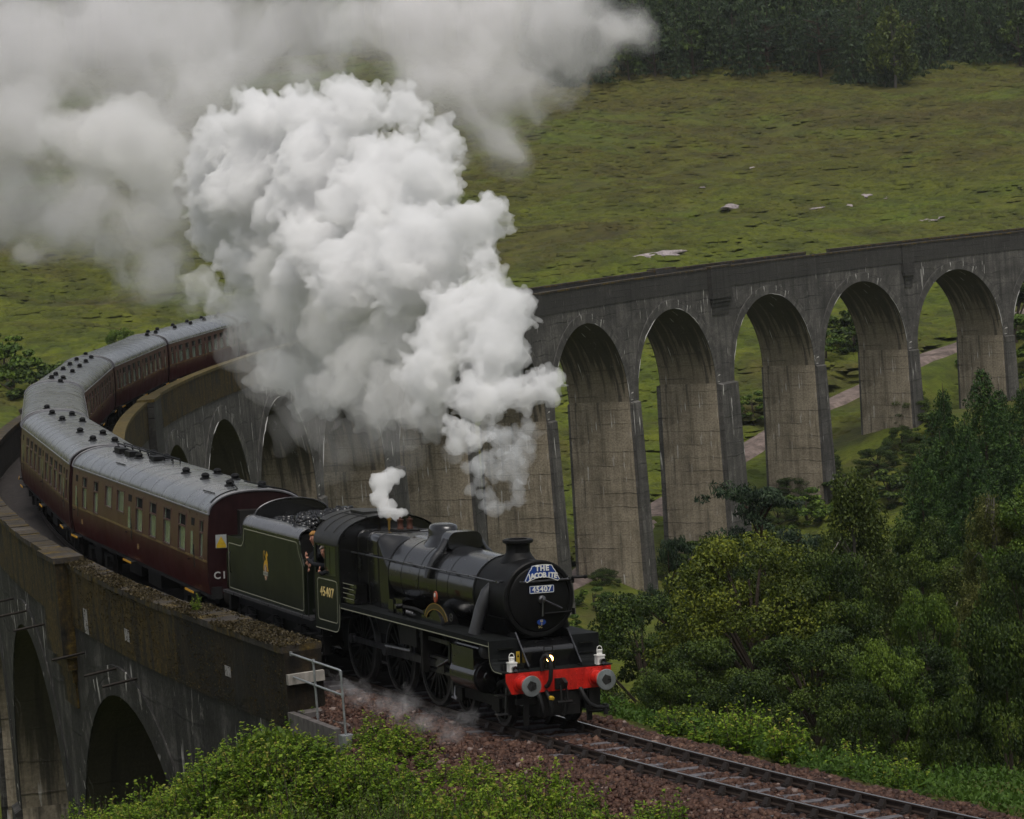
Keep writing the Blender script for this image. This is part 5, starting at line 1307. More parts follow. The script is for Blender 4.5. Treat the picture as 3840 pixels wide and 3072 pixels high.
    # ends, gangways
    for x, dx in ((0.0, 1), (CL, -1)):
        mb = MB(); P = [(coach_sect(z), z) for z in (1.10, 1.5, 2.0, 2.6, 3.2)]
        P = P + [(y, z) for y, z in ROOF[1:-1]] + [(-y, z) for y, z in P[::-1]]
        mb.prism(P, 'x', x + dx * .004, x + dx * .05); e = mb.build('end_panel', C_END, R_, smooth=0)
        mb = MB(); mb.box(*sorted((x, x - dx * .34)), -.55, .55, 1.15, 3.35); mb.build('gangway', C_UNDER, e)
        for sd in (1, -1):
            mb = MB(); mb.lathe([(0, .12), (-.25 * dx, .10), (-.26 * dx, .06), (-.40 * dx, .06), (-.42 * dx, .20), (-.45 * dx, .21), (-.46 * dx, .001)], (x, sd * .87, 1.05), 'x', 16); mb.build('buffer', C_UNDER, e)
    # underframe, bogies
    mb = MB(); mb.box(.05, CL - .05, -1.30, 1.30, .98, 1.10); mb.box(7.2, 9.0, -1.15, -.6, .5, .98); mb.box(7.2, 9.0, .6, 1.15, .5, .98); mb.box(10.2, 12.0, -1.1, 1.1, .55, .98); mb.box(1, CL - 1, -.4, .4, .7, .98); mb.build('underframe', C_UNDER, R_)
    for xc in (2.78, CL - 2.78):
        mb = MB()
        for sd in (1, -1):
            mb.box(xc - 2.0, xc + 2.0, *sorted((sd * .93, sd * 1.02)), .52, .74); mb.box(xc - .5, xc + .5, *sorted((sd * .9, sd * 1.1)), .42, .9)
            for dx in (-1.3, 1.3): mb.box(xc + dx - .2, xc + dx + .2, *sorted((sd * .95, sd * 1.12)), .32, .66)
        mb.box(xc - 1.9, xc + 1.9, -.9, .9, .62, .84); b_ = mb.build('bogie', C_UNDER, R_)
        for dx in (-1.3, 1.3):
            mb = MB(); mb.lathe([(-.83, .001), (-.83, .44), (-.70, .455), (-.69, .48), (-.67, .07), (.67, .07), (.69, .48), (.70, .455), (.83, .44), (.83, .001)], (xc + dx, 0, .455), 'y', 28); mb.build('wheel_set', C_UNDER, b_)
    return R_
wins1 = [(.55, 1.05, 2.0), (2.72, 3.70, 2.0), (4.66, 5.66, 2.0), (6.60, 7.62, 2.0), (8.52, 9.55, 2.0), (11.25, 12.40, 2.36), (13.15, 14.25, 2.36), (15.35, 16.15, 2.0), (17.25, 18.05, 2.0)]
doors1 = [(1.42, 2.30), (9.90, 10.88), (18.55, 19.4)]
wins2 = [(.55, 1.2, 2.0)] + [(2.6 + 1.78 * i, 3.7 + 1.78 * i, 2.0) for i in range(4)] + [(10.75 + 1.78 * i, 11.85 + 1.78 * i, 2.0) for i in range(4)]
doors2 = [(1.4, 2.25), (9.55, 10.4), (18.2, 19.1)]
ventsA = [(2.0, .25), (1.2, -.45), (4.8, .3), (4.2, -.42), (7.2, .32), (6.4, -.42), (14.0, .3), (15.6, .3), (17.4, .3), (13.2, -.4), (15.2, -.4)]
ventsB = [(1.6, -.35), (2.6, .28), (5.4, -.35), (6.8, .3), (12.6, -.35), (13.8, .28), (16.6, -.35), (17.8, .3)]
ventsC = [(1.7, .28), (1.2, -.30), (4.2, .3), (6.2, -.32), (8.4, .3), (10.6, -.32), (12.4, .3), (14.6, -.32), (16.6, .3), (18.2, -.32)]
CO1 = make_coach('carriage', 'maroon carriage coupled right behind the tender with pipes and boxes on its grey roof', wins1, doors1, ventsA, 'a')
CO2 = make_coach('carriage', 'second maroon carriage behind the tender, round black vents scattered on its wet roof', wins2, doors2, ventsB, 'b')
CO3 = make_coach('carriage', 'third maroon carriage on the outside of the bend with a plain ribbed roof', wins2, doors2, [(.8, .3), (19.0, -.3)], 'c')
CO4 = make_coach('carriage', 'fourth maroon carriage with two rows of black vents on its roof', wins2, doors2, ventsC, 'd')
coaches = [CO1, CO2, CO3, CO4]
for lab, src in (('fifth maroon carriage with a plain wet roof beside the small tree', CO3), ('sixth maroon carriage half swallowed by steam', CO4), ('seventh maroon carriage hidden inside the steam', CO3)):
    c_ = copy_tree(src); c_['label'] = lab; coaches.append(c_)
for i, c_ in enumerate(coaches):
    s0 = 19.75 + .35 + 20.45 * i
    c_.matrix_world = rig_matrix(s0 + 2.78, s0 + CL - 2.78) @ Matrix.Translation((s0, 0, 0))
# fittings only the first carriage has
rfz = lambda y: float(np.interp(abs(y), [abs(q[0]) for q in ROOF[:12]][::-1], [q[1] for q in ROOF[:12]][::-1]))
mb = MB()
for yy in (-.12, -.34): mb.tube([(11.0, yy, rfz(yy) + .12), (19.6, yy, rfz(yy) + .12)], .022, 6)
for x in np.arange(11, 19.7, 1.2): mb.tube([(x, -.34, rfz(.34) + .12), (x, -.34, rfz(.34) - .02)], .02, 5); mb.tube([(x, -.12, rfz(.12) + .12), (x, -.12, rfz(.12) - .02)], .02, 5)
mb.build('roof_pipe', C_VENT, CO1)
for x in (14.6, 16.2): mb = MB(); mb.box(x, x + .75, .18, .48, 3.80, 4.0); mb.build('roof_box', C_VENT, CO1)
mb = MB(); mb.box(12.2, 12.9, -.10, .22, 3.86, 3.98); mb.build('roof_box', C_VENT, CO1)
mb = MB()
mb.tube([(.15, y, z + .07) for y, z in ROOF[3:10]], .022, 6); mb.tube([(.15, y, z + .07) for y, z in ROOF[13:20]], .022, 6); mb.tube([(.15, ROOF[9][0], ROOF[9][1] + .07), (1.6, .25, 3.93), (2.0, .2, 3.93)], .02, 6); mb.tube([(.15, ROOF[13][0], ROOF[13][1] + .07), (2.2, -.2, 3.93)], .02, 6); mb.build('roof_pipe', C_VENT, CO1)
for x, y in ((13.0, .95), (1.0, .92)): mb = MB(); mb.tube([(x, y, rfz(y) + .03), (x + 1.3, y + .02, rfz(y + .02) + .03)], .016, 5); mb.build('rain_strip', C_VENT, CO1)
mb = MB(); mb.box(-.012, 0, .86, 1.16, 2.34, 2.70); sg_ = mb.build('warning_sign', flat('sign_pale', (.28, .30, .29), .5), CO1, smooth=0)
mb = MB(); mb.prism([(.89, 2.44), (1.13, 2.44), (1.01, 2.66)], 'x', -.018, -.012); mb.box(-.018, -.012, .88, 1.14, 2.35, 2.435); mb.build('warning_triangle', K_YEL, sg_, smooth=0)
front_text('C1', .27, 1.06, -.004, 1.60, C_MARK, CO1, 'lettering', spacing=1.2, bold=.006)
for x in (9.1, 18.0):
    mb = MB(); mb.box(x, x + .26, 1.386, 1.394, 1.49, 1.64); mb.build('crest', C_CREST, CO1, smooth=0)
mb = MB(); mb.box(-.02, 0, 1.02, 1.30, .98, 1.3); mb.build('end_plate', K_FRAME, CO1)
# ------------------------------------------------------------------ people on the footplate
P_SKIN = paint('skin', (.38, .185, .125), .55, .15, scale=20)
P_JACKET = paint('black_overalls', (.010, .011, .014), .85, .4, scale=8)
P_HAIRB = paint('blond_hair', (.30, .155, .045), .7, .4, scale=30)
P_HAIRG = paint('grey_hair', (.27, .23, .20), .7, .4, scale=30)
P_COLLAR = flat('white_collar', (.6, .6, .6), .6)
P_EYE = flat('eye_dark', (.02, .012, .01), .3)

def skin_body(name, verts, edges, mats, skin_if, root=0):
    me = bpy.data.meshes.new(name); me.from_pydata([v[:3] for v in verts], edges, [])
    o = bpy.data.objects.new(name, me); COL.objects.link(o)
    md = o.modifiers.new('skin', 'SKIN'); md.use_smooth_shade = True; md.branch_smoothing = .5
    for i, v in enumerate(verts):
        d = me.skin_vertices[0].data[i]; d.radius = v[3] if isinstance(v[3], tuple) else (v[3], v[3]); d.use_root = (i == root)
    sd_ = o.modifiers.new('sub', 'SUBSURF'); sd_.levels = 2; sd_.render_levels = 2
    bpy.context.view_layer.update()
    m2 = bpy.data.meshes.new_from_object(o.evaluated_get(bpy.context.evaluated_depsgraph_get()))
    bpy.data.objects.remove(o); bpy.data.meshes.remove(me); m2.name = name
    m2.materials.clear()
    for q in mats: m2.materials.append(q)
    for pl in m2.polygons: pl.material_index = 0 if skin_if(pl.center) else 1; pl.use_smooth = True
    return m2

def add_fingers(me, hand, palm_dir, fing_dir, thumb_dir, curl):
    """five separate tapered fingers growing out of the palm"""
    import bmesh as bmm
    mb = MB(); h = Vector(hand); f = Vector(fing_dir).normalized(); t = Vector(thumb_dir).normalized(); n = f.cross(t).normalized() * curl
    for i, (off, L_) in enumerate(((.030, .072), (.010, .082), (-.010, .078), (-.030, .062))):
        a = h + t * off + f * .03; spread = t * off * .5
        mb.tube([a, a + f * L_ * .5 + spread + n * .010, a + f * L_ + spread * 1.6 + n * .035], [.010, .009, .006], 7)
    a = h + t * .025 - f * .02; mb.tube([a, a + t * .04 + f * .02, a + t * .055 + f * .055 + n * .02], [.012, .011, .007], 7)
    bm = bmm.new(); bm.from_mesh(me); vs = [bm.verts.new(v) for v in mb.v]
    for q in mb.f:
        fc = bm.faces.new([vs[i] for i in q]); fc.material_index = 0; fc.smooth = True
    bm.to_mesh(me); bm.free()

def face_parts(root, body, c, fwd, hair, curly):
    c = Vector(c); f = Vector(fwd).normalized(); up = Vector((0, 0, 1)); r = f.cross(up).normalized()
    mb = MB()
    mb.hexa([tuple(c + f * a + r * b + up * z) for a, b, z in ((.085, -.012, .012), (.085, -.006, .045), (.085, .012, .012), (.085, .006, .045), (.125, -.014, -.012), (.10, -.004, .04), (.125, .014, -.012), (.10, .004, .04))])
    nose = mb.build('nose', P_SKIN, body, smooth=60)
    mb = MB()
    for sg in (-1, 1): mb.lathe([(-.008, .001), (-.005, .009), (.005, .009), (.008, .001)], tuple(c + f * .094 + r * .032 * sg + up * .03), 'z', 8)
    mb.build('eyes', P_EYE, body)
    mb = MB(); mb.tube([tuple(c + f * .092 - r * .026 - up * .048), tuple(c + f * .102 - up * .045), tuple(c + f * .092 + r * .026 - up * .048)], .006, 5); mb.build('mouth', paint('lips', (.22, .07, .055), .5, .1), body)
    mb = MB()
    for sg in (-1, 1): mb.lathe([(-.03, .001), (-.02, .014), (.02, .016), (.035, .001)], tuple(c + r * .082 * sg - f * .005), 'z', 8)
    mb.build('ears', P_SKIN, body)
    g = np.random.default_rng(5 if curly else 6); V = []; F = []; o = 0
    for i in range(170):
        d = Vector(g.normal(size=3).tolist()).normalized(); lz = d.z; lf = d.dot(f)
        if lz < (-.35 if lf < -.2 else .15 + .45 * max(0, lf)): continue
        v, ff = ICO1; rr = g.uniform(.022, .042) if curly else g.uniform(.018, .028)
        q = np.array(c + (f * -.012 + up * .035)) + np.array(d) * (.105 if curly else .098) * np.array([1, 1, 1.08]); V.append(v * rr + q); F.append(ff + o); o += len(v)
    link('hair', np_mesh('hair', np.concatenate(V), np.concatenate(F), hair, smooth=True), body)

import bmesh as _bm0
_b = _bm0.new(); _bm0.ops.create_icosphere(_b, subdivisions=2, radius=1.0); ICO1 = (np.array([v.co[:] for v in _b.verts]), np.array([[v.index for v in f.verts] for f in _b.faces])); _b.free()

def person(label, pel, chest, neck, head, fwd, armA, armB, legs, hair, curly, root_m, handA, handB):
    hx = Vector(head); f = Vector(fwd).normalized(); up = Vector((0, 0, 1))
    V = [(*pel, .15), (*[(a * .5 + b * .5) for a, b in zip(pel, chest)], .145), (*chest, .17), (*neck, .06),
         (*(hx - up * .06), (.088, .085)), (*(hx + up * .01), (.105, .098)), (*(hx + up * .08), (.09, .085))]
    E = [(0, 1), (1, 2), (2, 3), (3, 4), (4, 5), (5, 6)]
    for arm, hd in ((armA, handA), (armB, handB)):
        b = len(V); V += [(*arm[0], .075), (*arm[1], .055), (*arm[2], .036), (*hd, (.042, .022))]; E += [(2, b), (b, b + 1), (b + 1, b + 2), (b + 2, b + 3)]
    for lg in legs:
        b = len(V); V += [(*lg[0], .10), (*lg[1], .07), (*lg[2], .05), (*lg[3], .05)]; E += [(0, b), (b, b + 1), (b + 1, b + 2), (b + 2, b + 3)]
    hA, hB = Vector(handA), Vector(handB); nk = Vector(neck)
    def is_skin(c):
        c = Vector(c); return (c - hx).length < .165 and c.z > nk.z + .02 or (c - hA).length < .085 or (c - hB).length < .085
    R_ = tag(empty('person', root_m), label, 'person')
    me = skin_body('person_body', V, E, [P_SKIN, P_JACKET], is_skin)
    for hd, arm in ((handA, armA), (handB, armB)):
        d = (Vector(hd) - Vector(arm[2])).normalized(); t = d.cross(Vector((0, 1, 0))); t = t if t.length > .1 else Vector((0, 0, 1))
        add_fingers(me, hd, None, d, t, .5)
    body = link('body', me, R_)
    face_parts(R_, body, head, fwd, hair, curly)
    mb = MB(); c = Vector(neck); mb.tube([tuple(c + Vector((0, -.07, .02))), tuple(c + f * .075), tuple(c + Vector((0, .07, .02)))], .012, 5); mb.build('collar', P_COLLAR, body)
person('grey haired person in black leaning out of the cab window and waving back', (10.90, .62, 2.10), (10.97, .98, 2.60), (11.02, 1.12, 2.84), (11.05, 1.22, 3.03), (-.8, .75, -.15),
       ((11.16, 1.12, 2.66), (11.42, 1.36, 2.70), (11.62, 1.42, 2.80)), ((10.80, 1.10, 2.62), (10.90, 1.36, 2.50), (11.02, 1.37, 2.56)),
       (((10.66, .62, 2.05), (10.60, .95, 1.95), (10.62, .95, 1.66), (10.52, 1.02, 1.60)), ((10.9, .60, 2.05), (10.95, .92, 1.95), (10.95, .92, 1.66), (10.86, .98, 1.60))), P_HAIRG, False, LM, (11.70, 1.43, 2.87), (11.05, 1.36, 2.58))
person('blond curly haired person in black standing in the gap between cab and tender', (12.06, .92, 2.38), (12.04, 1.0, 2.82), (12.03, 1.06, 3.08), (12.0, 1.12, 3.27), (-.35, .9, -.1),
       ((12.22, 1.06, 2.88), (12.22, 1.20, 2.66), (12.05, 1.30, 2.66)), ((11.86, 1.06, 2.88), (11.80, 1.26, 2.72), (11.72, 1.34, 2.68)),
       (((11.98, .92, 2.32), (11.98, .98, 1.98), (11.98, .94, 1.62), (11.88, 1.0, 1.56)), ((12.16, .92, 2.32), (12.18, .98, 1.98), (12.18, .94, 1.62), (12.08, 1.0, 1.56))), P_HAIRB, True, LM, (11.96, 1.33, 2.70), (11.70, 1.37, 2.60))

# galvanised handrail and low kerb wall at the end of the near parapet
M_GALV = paint('galvanised_tube', (.34, .36, .37), .42, .25, metal=.6, scale=6)
M_KERB = paint('kerb_concrete', (.11, .10, .095), .8, .4, scale=3, bump=.3)
hr_ = tag(empty('handrail', Matrix.Identity(4)), 'grey tubular handrail with two posts at the end of the near parapet', 'handrail')
P = lambda s, z, u=2.96: tuple(pt(s, u, z))
def rail_tube(name, pts, r=.026): mb = MB(); mb.tube(pts, r, 10); return mb.build(name, M_GALV, hr_)
rail_tube('top_rail', [P(8.66, 1.14), P(7.1, 1.13), P(5.52, 1.12), P(5.47, 1.10), P(5.46, 1.04)])
rail_tube('mid_rail', [P(8.66, .60), P(7.1, .58), P(5.46, .56)])
rail_tube('post', [P(7.15, 1.12), P(7.15, -.65)]); rail_tube('post', [P(5.46, 1.06), P(5.46, -.35)])
for s_, z_ in ((7.15, 1.13), (5.47, 1.06), (7.15, .58), (5.46, .56), (7.15, -.12), (8.62, 1.14), (8.62, .60)):
    q = pt(s_, 2.96, z_); mb = MB(); mb.cyl(tuple(q - np.array([0, 0, .05])), tuple(q + np.array([0, 0, .05])), .036, n=10); mb.build('clamp', M_GALV, hr_)
w = MB(); q = pt(5.46, 2.96, -.45); w.box(q[0] - .13, q[0] + .13, q[1] - .13, q[1] + .13, q[2] - .4, q[2] + .12); w.build('foot_block', M_GALV, hr_)
w = CV(); w.block(5.7, 8.68, 2.98, 3.14, -1.3, -.22, 4); w.block(5.7, 8.68, 2.45, 2.58, -1.0, -.30, 4)
kw_ = w.build('kerb_wall', M_KERB, None, smooth=30); tag(kw_, 'low concrete cable trough wall running from the parapet end to the handrail foot', 'kerb wall')
w = CV(); w.block(8.2, 8.68, 2.25, 2.9, -.34, -.22, 1); w.build('slab', M_KERB, kw_)
# ------------------------------------------------------------------ steam and smoke (real volumes in billowed hulls); x, y, z, radius
P_MAIN_TOP = [(3.41, 7.13, 6.73, 0.64), (3.98, 9.25, 8.37, 0.66), (4.24, 11.36, 8.37, 0.94), (5.43, 14.31, 10.29, 1.02), (4.78, 12.3, 9.38, 0.62), (7.39, 20.28, 12.53, 0.81), (7.49, 22.56, 13.53, 0.8), (6.96, 25.05, 13.53, 1.21), (6.79, 28.45, 13.32, 1.25), (6.38, 30.88, 13.29, 1.33), (6.03, 33.26, 13.02, 1.11), (6.18, 34.17, 11.7, 1.42), (6.33, 35.08, 10.35, 1.13), (6.33, 30.74, 11.63, 1.88), (6.43, 26.2, 11.26, 2.08), (6.28, 21.79, 11.06, 1.85), (6.12, 18.54, 11.28, 1.15), (4.84, 16.74, 9.35, 1.69), (4.9, 20.03, 9.07, 1.68), (5.34, 24.33, 9.55, 1.63), (3.88, 12.6, 7.91, 1.25), (3.36, 9.45, 7.4, 0.97), (2.84, 7.39, 6.5, 0.64), (2.51, 8.65, 6.43, 0.81), (2.7, 11.95, 6.86, 0.94), (1.34, 7.48, 5.77, 0.53), (1.31, 6.39, 5.78, 0.39), (6.13, 30.66, 9.76, 1.16), (6.02, 32.89, 9.18, 0.89)]
P_MAIN_LOW = [(7.16, 35.47, 7.08, 0.91), (6.9, 36.78, 7.7, 0.85), (6.12, 30.29, 5.99, 1.01), (5.3, 25.07, 5.57, 0.96), (3.71, 18.03, 5.52, 0.76), (6.78, 38.02, 8.47, 0.78), (5.91, 28.08, 5.09, 0.64), (7.08, 33.39, 8.19, 1.34), (7.21, 35.5, 7.54, 0.76), (6.25, 30.23, 5.98, 0.65), (2.98, 13.93, 5.67, 0.54), (5.79, 28.49, 8.79, 1.27), (6.48, 32.54, 7.95, 0.96), (5.59, 26.3, 8.13, 1.39), (5.06, 22.03, 7.58, 1.46), (4.32, 16.82, 7.64, 1.12), (6.56, 32.39, 6.76, 0.89), (5.69, 27.22, 6.7, 1.19), (3.6, 18.19, 6.67, 1.14), (3.35, 14.93, 6.31, 0.97), (3.65, 20.35, 6.2, 0.84), (2.59, 11.9, 5.81, 0.7), (5.6, 29.42, 5.93, 0.72), (1.46, 7.94, 5.34, 0.44), (2.76, 15.18, 5.88, 0.73)]
P_WISP = [(1.3, 5.33, 5.35, 0.17), (0.1, 3.77, 4.6, 0.1), (1.76, 5.14, 5.53, 0.25), (0.31, 4.3, 4.73, 0.13), (0.7, 3.83, 4.47, 0.12), (1.3, 5.14, 5.46, 0.17), (0.97, 5.14, 5.41, 0.13), (1.37, 5.15, 5.34, 0.18), (2.03, 5.71, 5.85, 0.15), (0.98, 4.98, 5.14, 0.15), (2.04, 5.26, 5.61, 0.22), (1.46, 5.49, 5.55, 0.24), (2.04, 5.45, 5.74, 0.19), (2.17, 5.35, 5.68, 0.13), (0.97, 3.89, 4.58, 0.12), (0.74, 5.28, 5.15, 0.14), (1.89, 5.29, 5.61, 0.26), (1.11, 4.56, 5.01, 0.14), (1.05, 4.55, 5.04, 0.18), (0.49, 4.69, 5.01, 0.15), (0.12, 3.99, 4.52, 0.11), (1.68, 5.74, 5.84, 0.12), (1.61, 5.05, 5.51, 0.23), (1.41, 5.42, 5.54, 0.18), (1.69, 6.15, 5.86, 0.23), (1.37, 5.79, 5.83, 0.17), (1.49, 5.03, 5.46, 0.19), (0.99, 5.28, 5.46, 0.19), (1.36, 4.35, 4.96, 0.15), (1.55, 4.81, 5.32, 0.12), (1.0, 4.55, 4.91, 0.14), (1.55, 5.55, 5.61, 0.22), (2.0, 5.64, 5.85, 0.18), (1.35, 5.31, 5.47, 0.11), (0.89, 5.75, 5.15, 0.26), (0.91, 4.83, 5.05, 0.23), (0.34, 3.96, 4.64, 0.21), (1.76, 5.6, 5.66, 0.37), (1.75, 5.02, 5.37, 0.28), (1.17, 4.72, 5.18, 0.28), (1.14, 4.13, 4.74, 0.19), (0.24, 3.43, 4.48, 0.14), (2.62, 6.31, 5.85, 0.31), (0.14, 4.62, 4.83, 0.15), (1.48, 4.55, 5.0, 0.21)]
P_LOBE = [(18.83, 85.14, 13.74, 1.41), (17.96, 85.61, 14.27, 1.13), (19.69, 83.66, 14.31, 1.53), (20.57, 83.12, 13.11, 1.69), (19.74, 85.7, 12.56, 1.37), (21.58, 83.61, 11.69, 1.59), (18.16, 86.52, 13.15, 0.91), (20.81, 82.04, 14.63, 1.34), (21.12, 80.63, 13.22, 1.33)]
P_OLD = [(30.36, 81.02, 17.37, 2.06), (30.65, 80.68, 15.29, 1.6), (29.23, 81.67, 18.38, 2.51), (21.97, 102.04, 19.57, 3.77), (26.29, 99.96, 19.71, 4.27), (28.54, 93.24, 19.16, 3.65), (27.93, 82.24, 17.81, 2.97), (25.12, 72.26, 15.88, 1.81), (19.28, 86.06, 13.97, 2.17), (18.26, 86.57, 14.06, 1.6), (21.01, 85.3, 14.74, 2.06), (19.31, 97.31, 15.06, 2.68), (22.17, 106.74, 11.59, 3.11), (24.23, 100.11, 11.07, 3.01), (23.95, 89.26, 12.81, 3.07), (25.29, 93.86, 9.42, 2.92), (25.59, 110.43, 9.26, 2.53), (26.72, 98.49, 6.83, 2.14), (26.37, 92.91, 5.18, 1.46), (23.7, 106.54, 17.17, 3.36), (26.39, 88.36, 15.67, 2.83), (27.09, 99.27, 16.62, 3.52), (21.64, 109.06, 9.84, 2.36), (26.0, 104.54, 8.16, 2.07), (24.17, 114.32, 7.78, 1.35), (25.82, 91.48, 10.57, 2.16), (20.42, 106.0, 18.11, 3.84), (26.51, 82.76, 16.1, 2.51), (24.05, 83.59, 12.42, 2.06), (26.08, 102.1, 6.35, 1.41)]
P_FAR = [(55.42, 136.15, 20.76, 3.52), (61.56, 138.76, 20.93, 4.58), (68.19, 141.14, 21.07, 4.69), (74.99, 143.4, 20.87, 4.11), (79.68, 144.35, 19.65, 2.78), (82.46, 145.17, 19.03, 1.75), (63.44, 137.41, 16.5, 4.25), (69.19, 140.18, 16.29, 3.68), (74.93, 143.09, 17.44, 2.91), (65.43, 136.11, 13.05, 2.45), (66.57, 135.38, 11.31, 1.31), (58.97, 133.98, 16.29, 3.2), (78.49, 144.7, 17.32, 1.56), (63.93, 135.82, 14.12, 2.28), (70.4, 139.32, 13.5, 1.51), (73.52, 140.12, 14.33, 1.01), (60.74, 132.63, 11.33, 1.92)]
P_THIN = [(24.7, 82.36, 3.09, 1.37), (22.13, 72.39, 2.47, 1.7), (19.93, 62.22, 1.68, 1.68), (17.52, 52.2, 1.31, 1.46), (17.13, 57.99, 1.61, 1.14), (25.53, 81.97, 3.14, 1.37), (15.04, 42.37, 2.64, 1.34), (11.03, 38.66, 1.82, 0.96), (11.35, 33.0, 2.61, 0.91)]
P_VALVE = [(0.32, 9.76, 4.54, 0.29), (0.58, 9.76, 4.73, 0.23), (0.8, 9.77, 4.76, 0.12), (0.19, 9.83, 4.69, 0.2), (0.14, 9.59, 4.26, 0.25), (0.16, 9.34, 4.0, 0.22), (0.31, 9.03, 3.92, 0.18), (0.43, 8.86, 3.94, 0.12), (0.27, 9.29, 4.15, 0.17)]
P_DRAIN = [(-1.59, 1.69, 0.23, 0.25), (-1.83, 1.76, 0.05, 0.2), (-1.3, 6.55, 0.09, 0.18), (-1.93, 4.29, 0.35, 0.24), (-2.05, 3.19, 0.13, 0.23), (-2.5, 1.08, 0.13, 0.17), (-1.83, 7.74, 0.21, 0.2), (-2.18, 1.29, 0.04, 0.18), (-2.3, 6.02, 0.17, 0.15), (-2.16, 3.3, 0.11, 0.24), (-1.93, 7.28, 0.27, 0.23), (-2.15, 4.28, 0.08, 0.26), (-1.62, 7.42, -0.02, 0.2), (-1.53, 6.28, 0.08, 0.26), (-1.69, 5.26, 0.04, 0.22), (-2.18, 2.42, 0.25, 0.24), (-1.38, 7.95, 0.02, 0.26), (-1.85, 8.29, 0.3, 0.22), (-2.11, 6.97, 0.04, 0.13), (-1.54, 1.68, 0.25, 0.15), (-1.65, 2.0, 0.28, 0.2), (-1.97, 8.3, 0.1, 0.15), (-1.24, 6.33, 0.07, 0.23), (-2.0, 5.48, 0.18, 0.23), (-1.45, 5.2, -0.01, 0.2), (-1.87, 4.66, 0.15, 0.24)]
def vol_mat(name, dens, col=(1, 1, 1), aniso=0.0, detail=None, absorb=None):
    m = bpy.data.materials.new(name); m.use_nodes = True; t = m.node_tree; t.nodes.clear()
    o = t.nodes.new('ShaderNodeOutputMaterial'); v = t.nodes.new('ShaderNodeVolumePrincipled')
    v.inputs['Color'].default_value = (*col, 1); v.inputs['Density'].default_value = dens; v.inputs['Anisotropy'].default_value = aniso
    if absorb: v.inputs['Absorption Color'].default_value = (*absorb, 1)
    t.links.new(v.outputs[0], o.inputs['Volume'])
    if detail:
        sc, lo, hi, zs = detail
        g = t.nodes.new('ShaderNodeNewGeometry'); mp = t.nodes.new('ShaderNodeMapping'); mp.inputs['Scale'].default_value = (1, 1, zs)
        n = t.nodes.new('ShaderNodeTexNoise'); n.inputs['Scale'].default_value = sc; n.inputs['Detail'].default_value = 5; n.inputs['Roughness'].default_value = .6; n.inputs['Distortion'].default_value = .6
        r = t.nodes.new('ShaderNodeMapRange'); r.inputs['From Min'].default_value = lo; r.inputs['From Max'].default_value = hi; r.inputs['To Max'].default_value = dens
        t.links.new(g.outputs['Position'], mp.inputs[0]); t.links.new(mp.outputs[0], n.inputs['Vector']); t.links.new(n.outputs['Fac'], r.inputs['Value']); t.links.new(r.outputs[0], v.inputs['Density'])
    return m

import bmesh
def _ico(sub):
    bm = bmesh.new(); bmesh.ops.create_icosphere(bm, subdivisions=sub, radius=1.0)
    V = np.array([v.co[:] for v in bm.verts]); F = np.array([[v.index for v in f.verts] for f in bm.faces]); bm.free(); return V, F
ICO = {i: _ico(i) for i in (1, 2, 3)}
_ctex = {}
def cloud_tex(size, depth=3):
    if (size, depth) not in _ctex:
        t = bpy.data.textures.new('billow', 'CLOUDS'); t.noise_scale = size; t.noise_depth = depth; t.noise_basis = 'ORIGINAL_PERLIN'; t.noise_type = 'HARD_NOISE'; t.contrast = 1.0; _ctex[(size, depth)] = t
    return _ctex[(size, depth)]

def plume(name, blobs, mat, voxel, seed, k=1.0, lv1=30, lv2=7, r1=(.16, .46), r2=(.05, .15), disp=((1.7, .9), (.65, .5), (.26, .26), (.11, .11)), out=.86, parent=None):
    """billowing hull: big puffs budding smaller puffs, fused into one skin"""
    g = np.random.default_rng(seed); S = []
    for x, y, z, r in blobs:
        c = np.array([x, y, z]); r *= k; S.append((c, r * .93, 3 if r > .5 else 2))
        n1 = max(6, int(lv1))
        d = g.normal(size=(n1, 3)); d /= np.linalg.norm(d, axis=1)[:, None]
        for q in d:
            rr = r * g.uniform(*r1); c1 = c + q * (r * out - rr * .15); S.append((c1, rr, 2))
            if lv2:
                d2 = g.normal(size=(lv2, 3)); d2 /= np.linalg.norm(d2, axis=1)[:, None]
                for p_ in d2:
                    if p_ @ q < -.2: continue
                    r3 = r * g.uniform(*r2); S.append((c1 + p_ * (rr * .9), r3, 1))
    V = []; F = []; o = 0
    for c, r, l in S:
        v, f = ICO[l]; V.append(v * r + c); F.append(f + o); o += len(v)
    me = np_mesh(name + '_hull', np.concatenate(V), np.concatenate(F), None)
    ob = bpy.data.objects.new(name, me); COL.objects.link(ob)
    m = ob.modifiers.new('fuse', 'REMESH'); m.mode = 'VOXEL'; m.voxel_size = voxel; m.use_smooth_shade = True
    for size, st in disp:
        m = ob.modifiers.new('billow', 'DISPLACE'); m.texture = cloud_tex(size); m.strength = st; m.mid_level = .35; m.texture_coords = 'GLOBAL'
    m = ob.modifiers.new('close', 'REMESH'); m.mode = 'VOXEL'; m.voxel_size = voxel * .9; m.use_smooth_shade = True
    bpy.context.view_layer.update()
    me2 = bpy.data.meshes.new_from_object(ob.evaluated_get(bpy.context.evaluated_depsgraph_get()))
    ob.modifiers.clear(); ob.data = me2; bpy.data.meshes.remove(me)
    me2.name = name; me2.materials.clear(); me2.materials.append(mat)
    if parent is not None: ob.parent = parent
    return ob

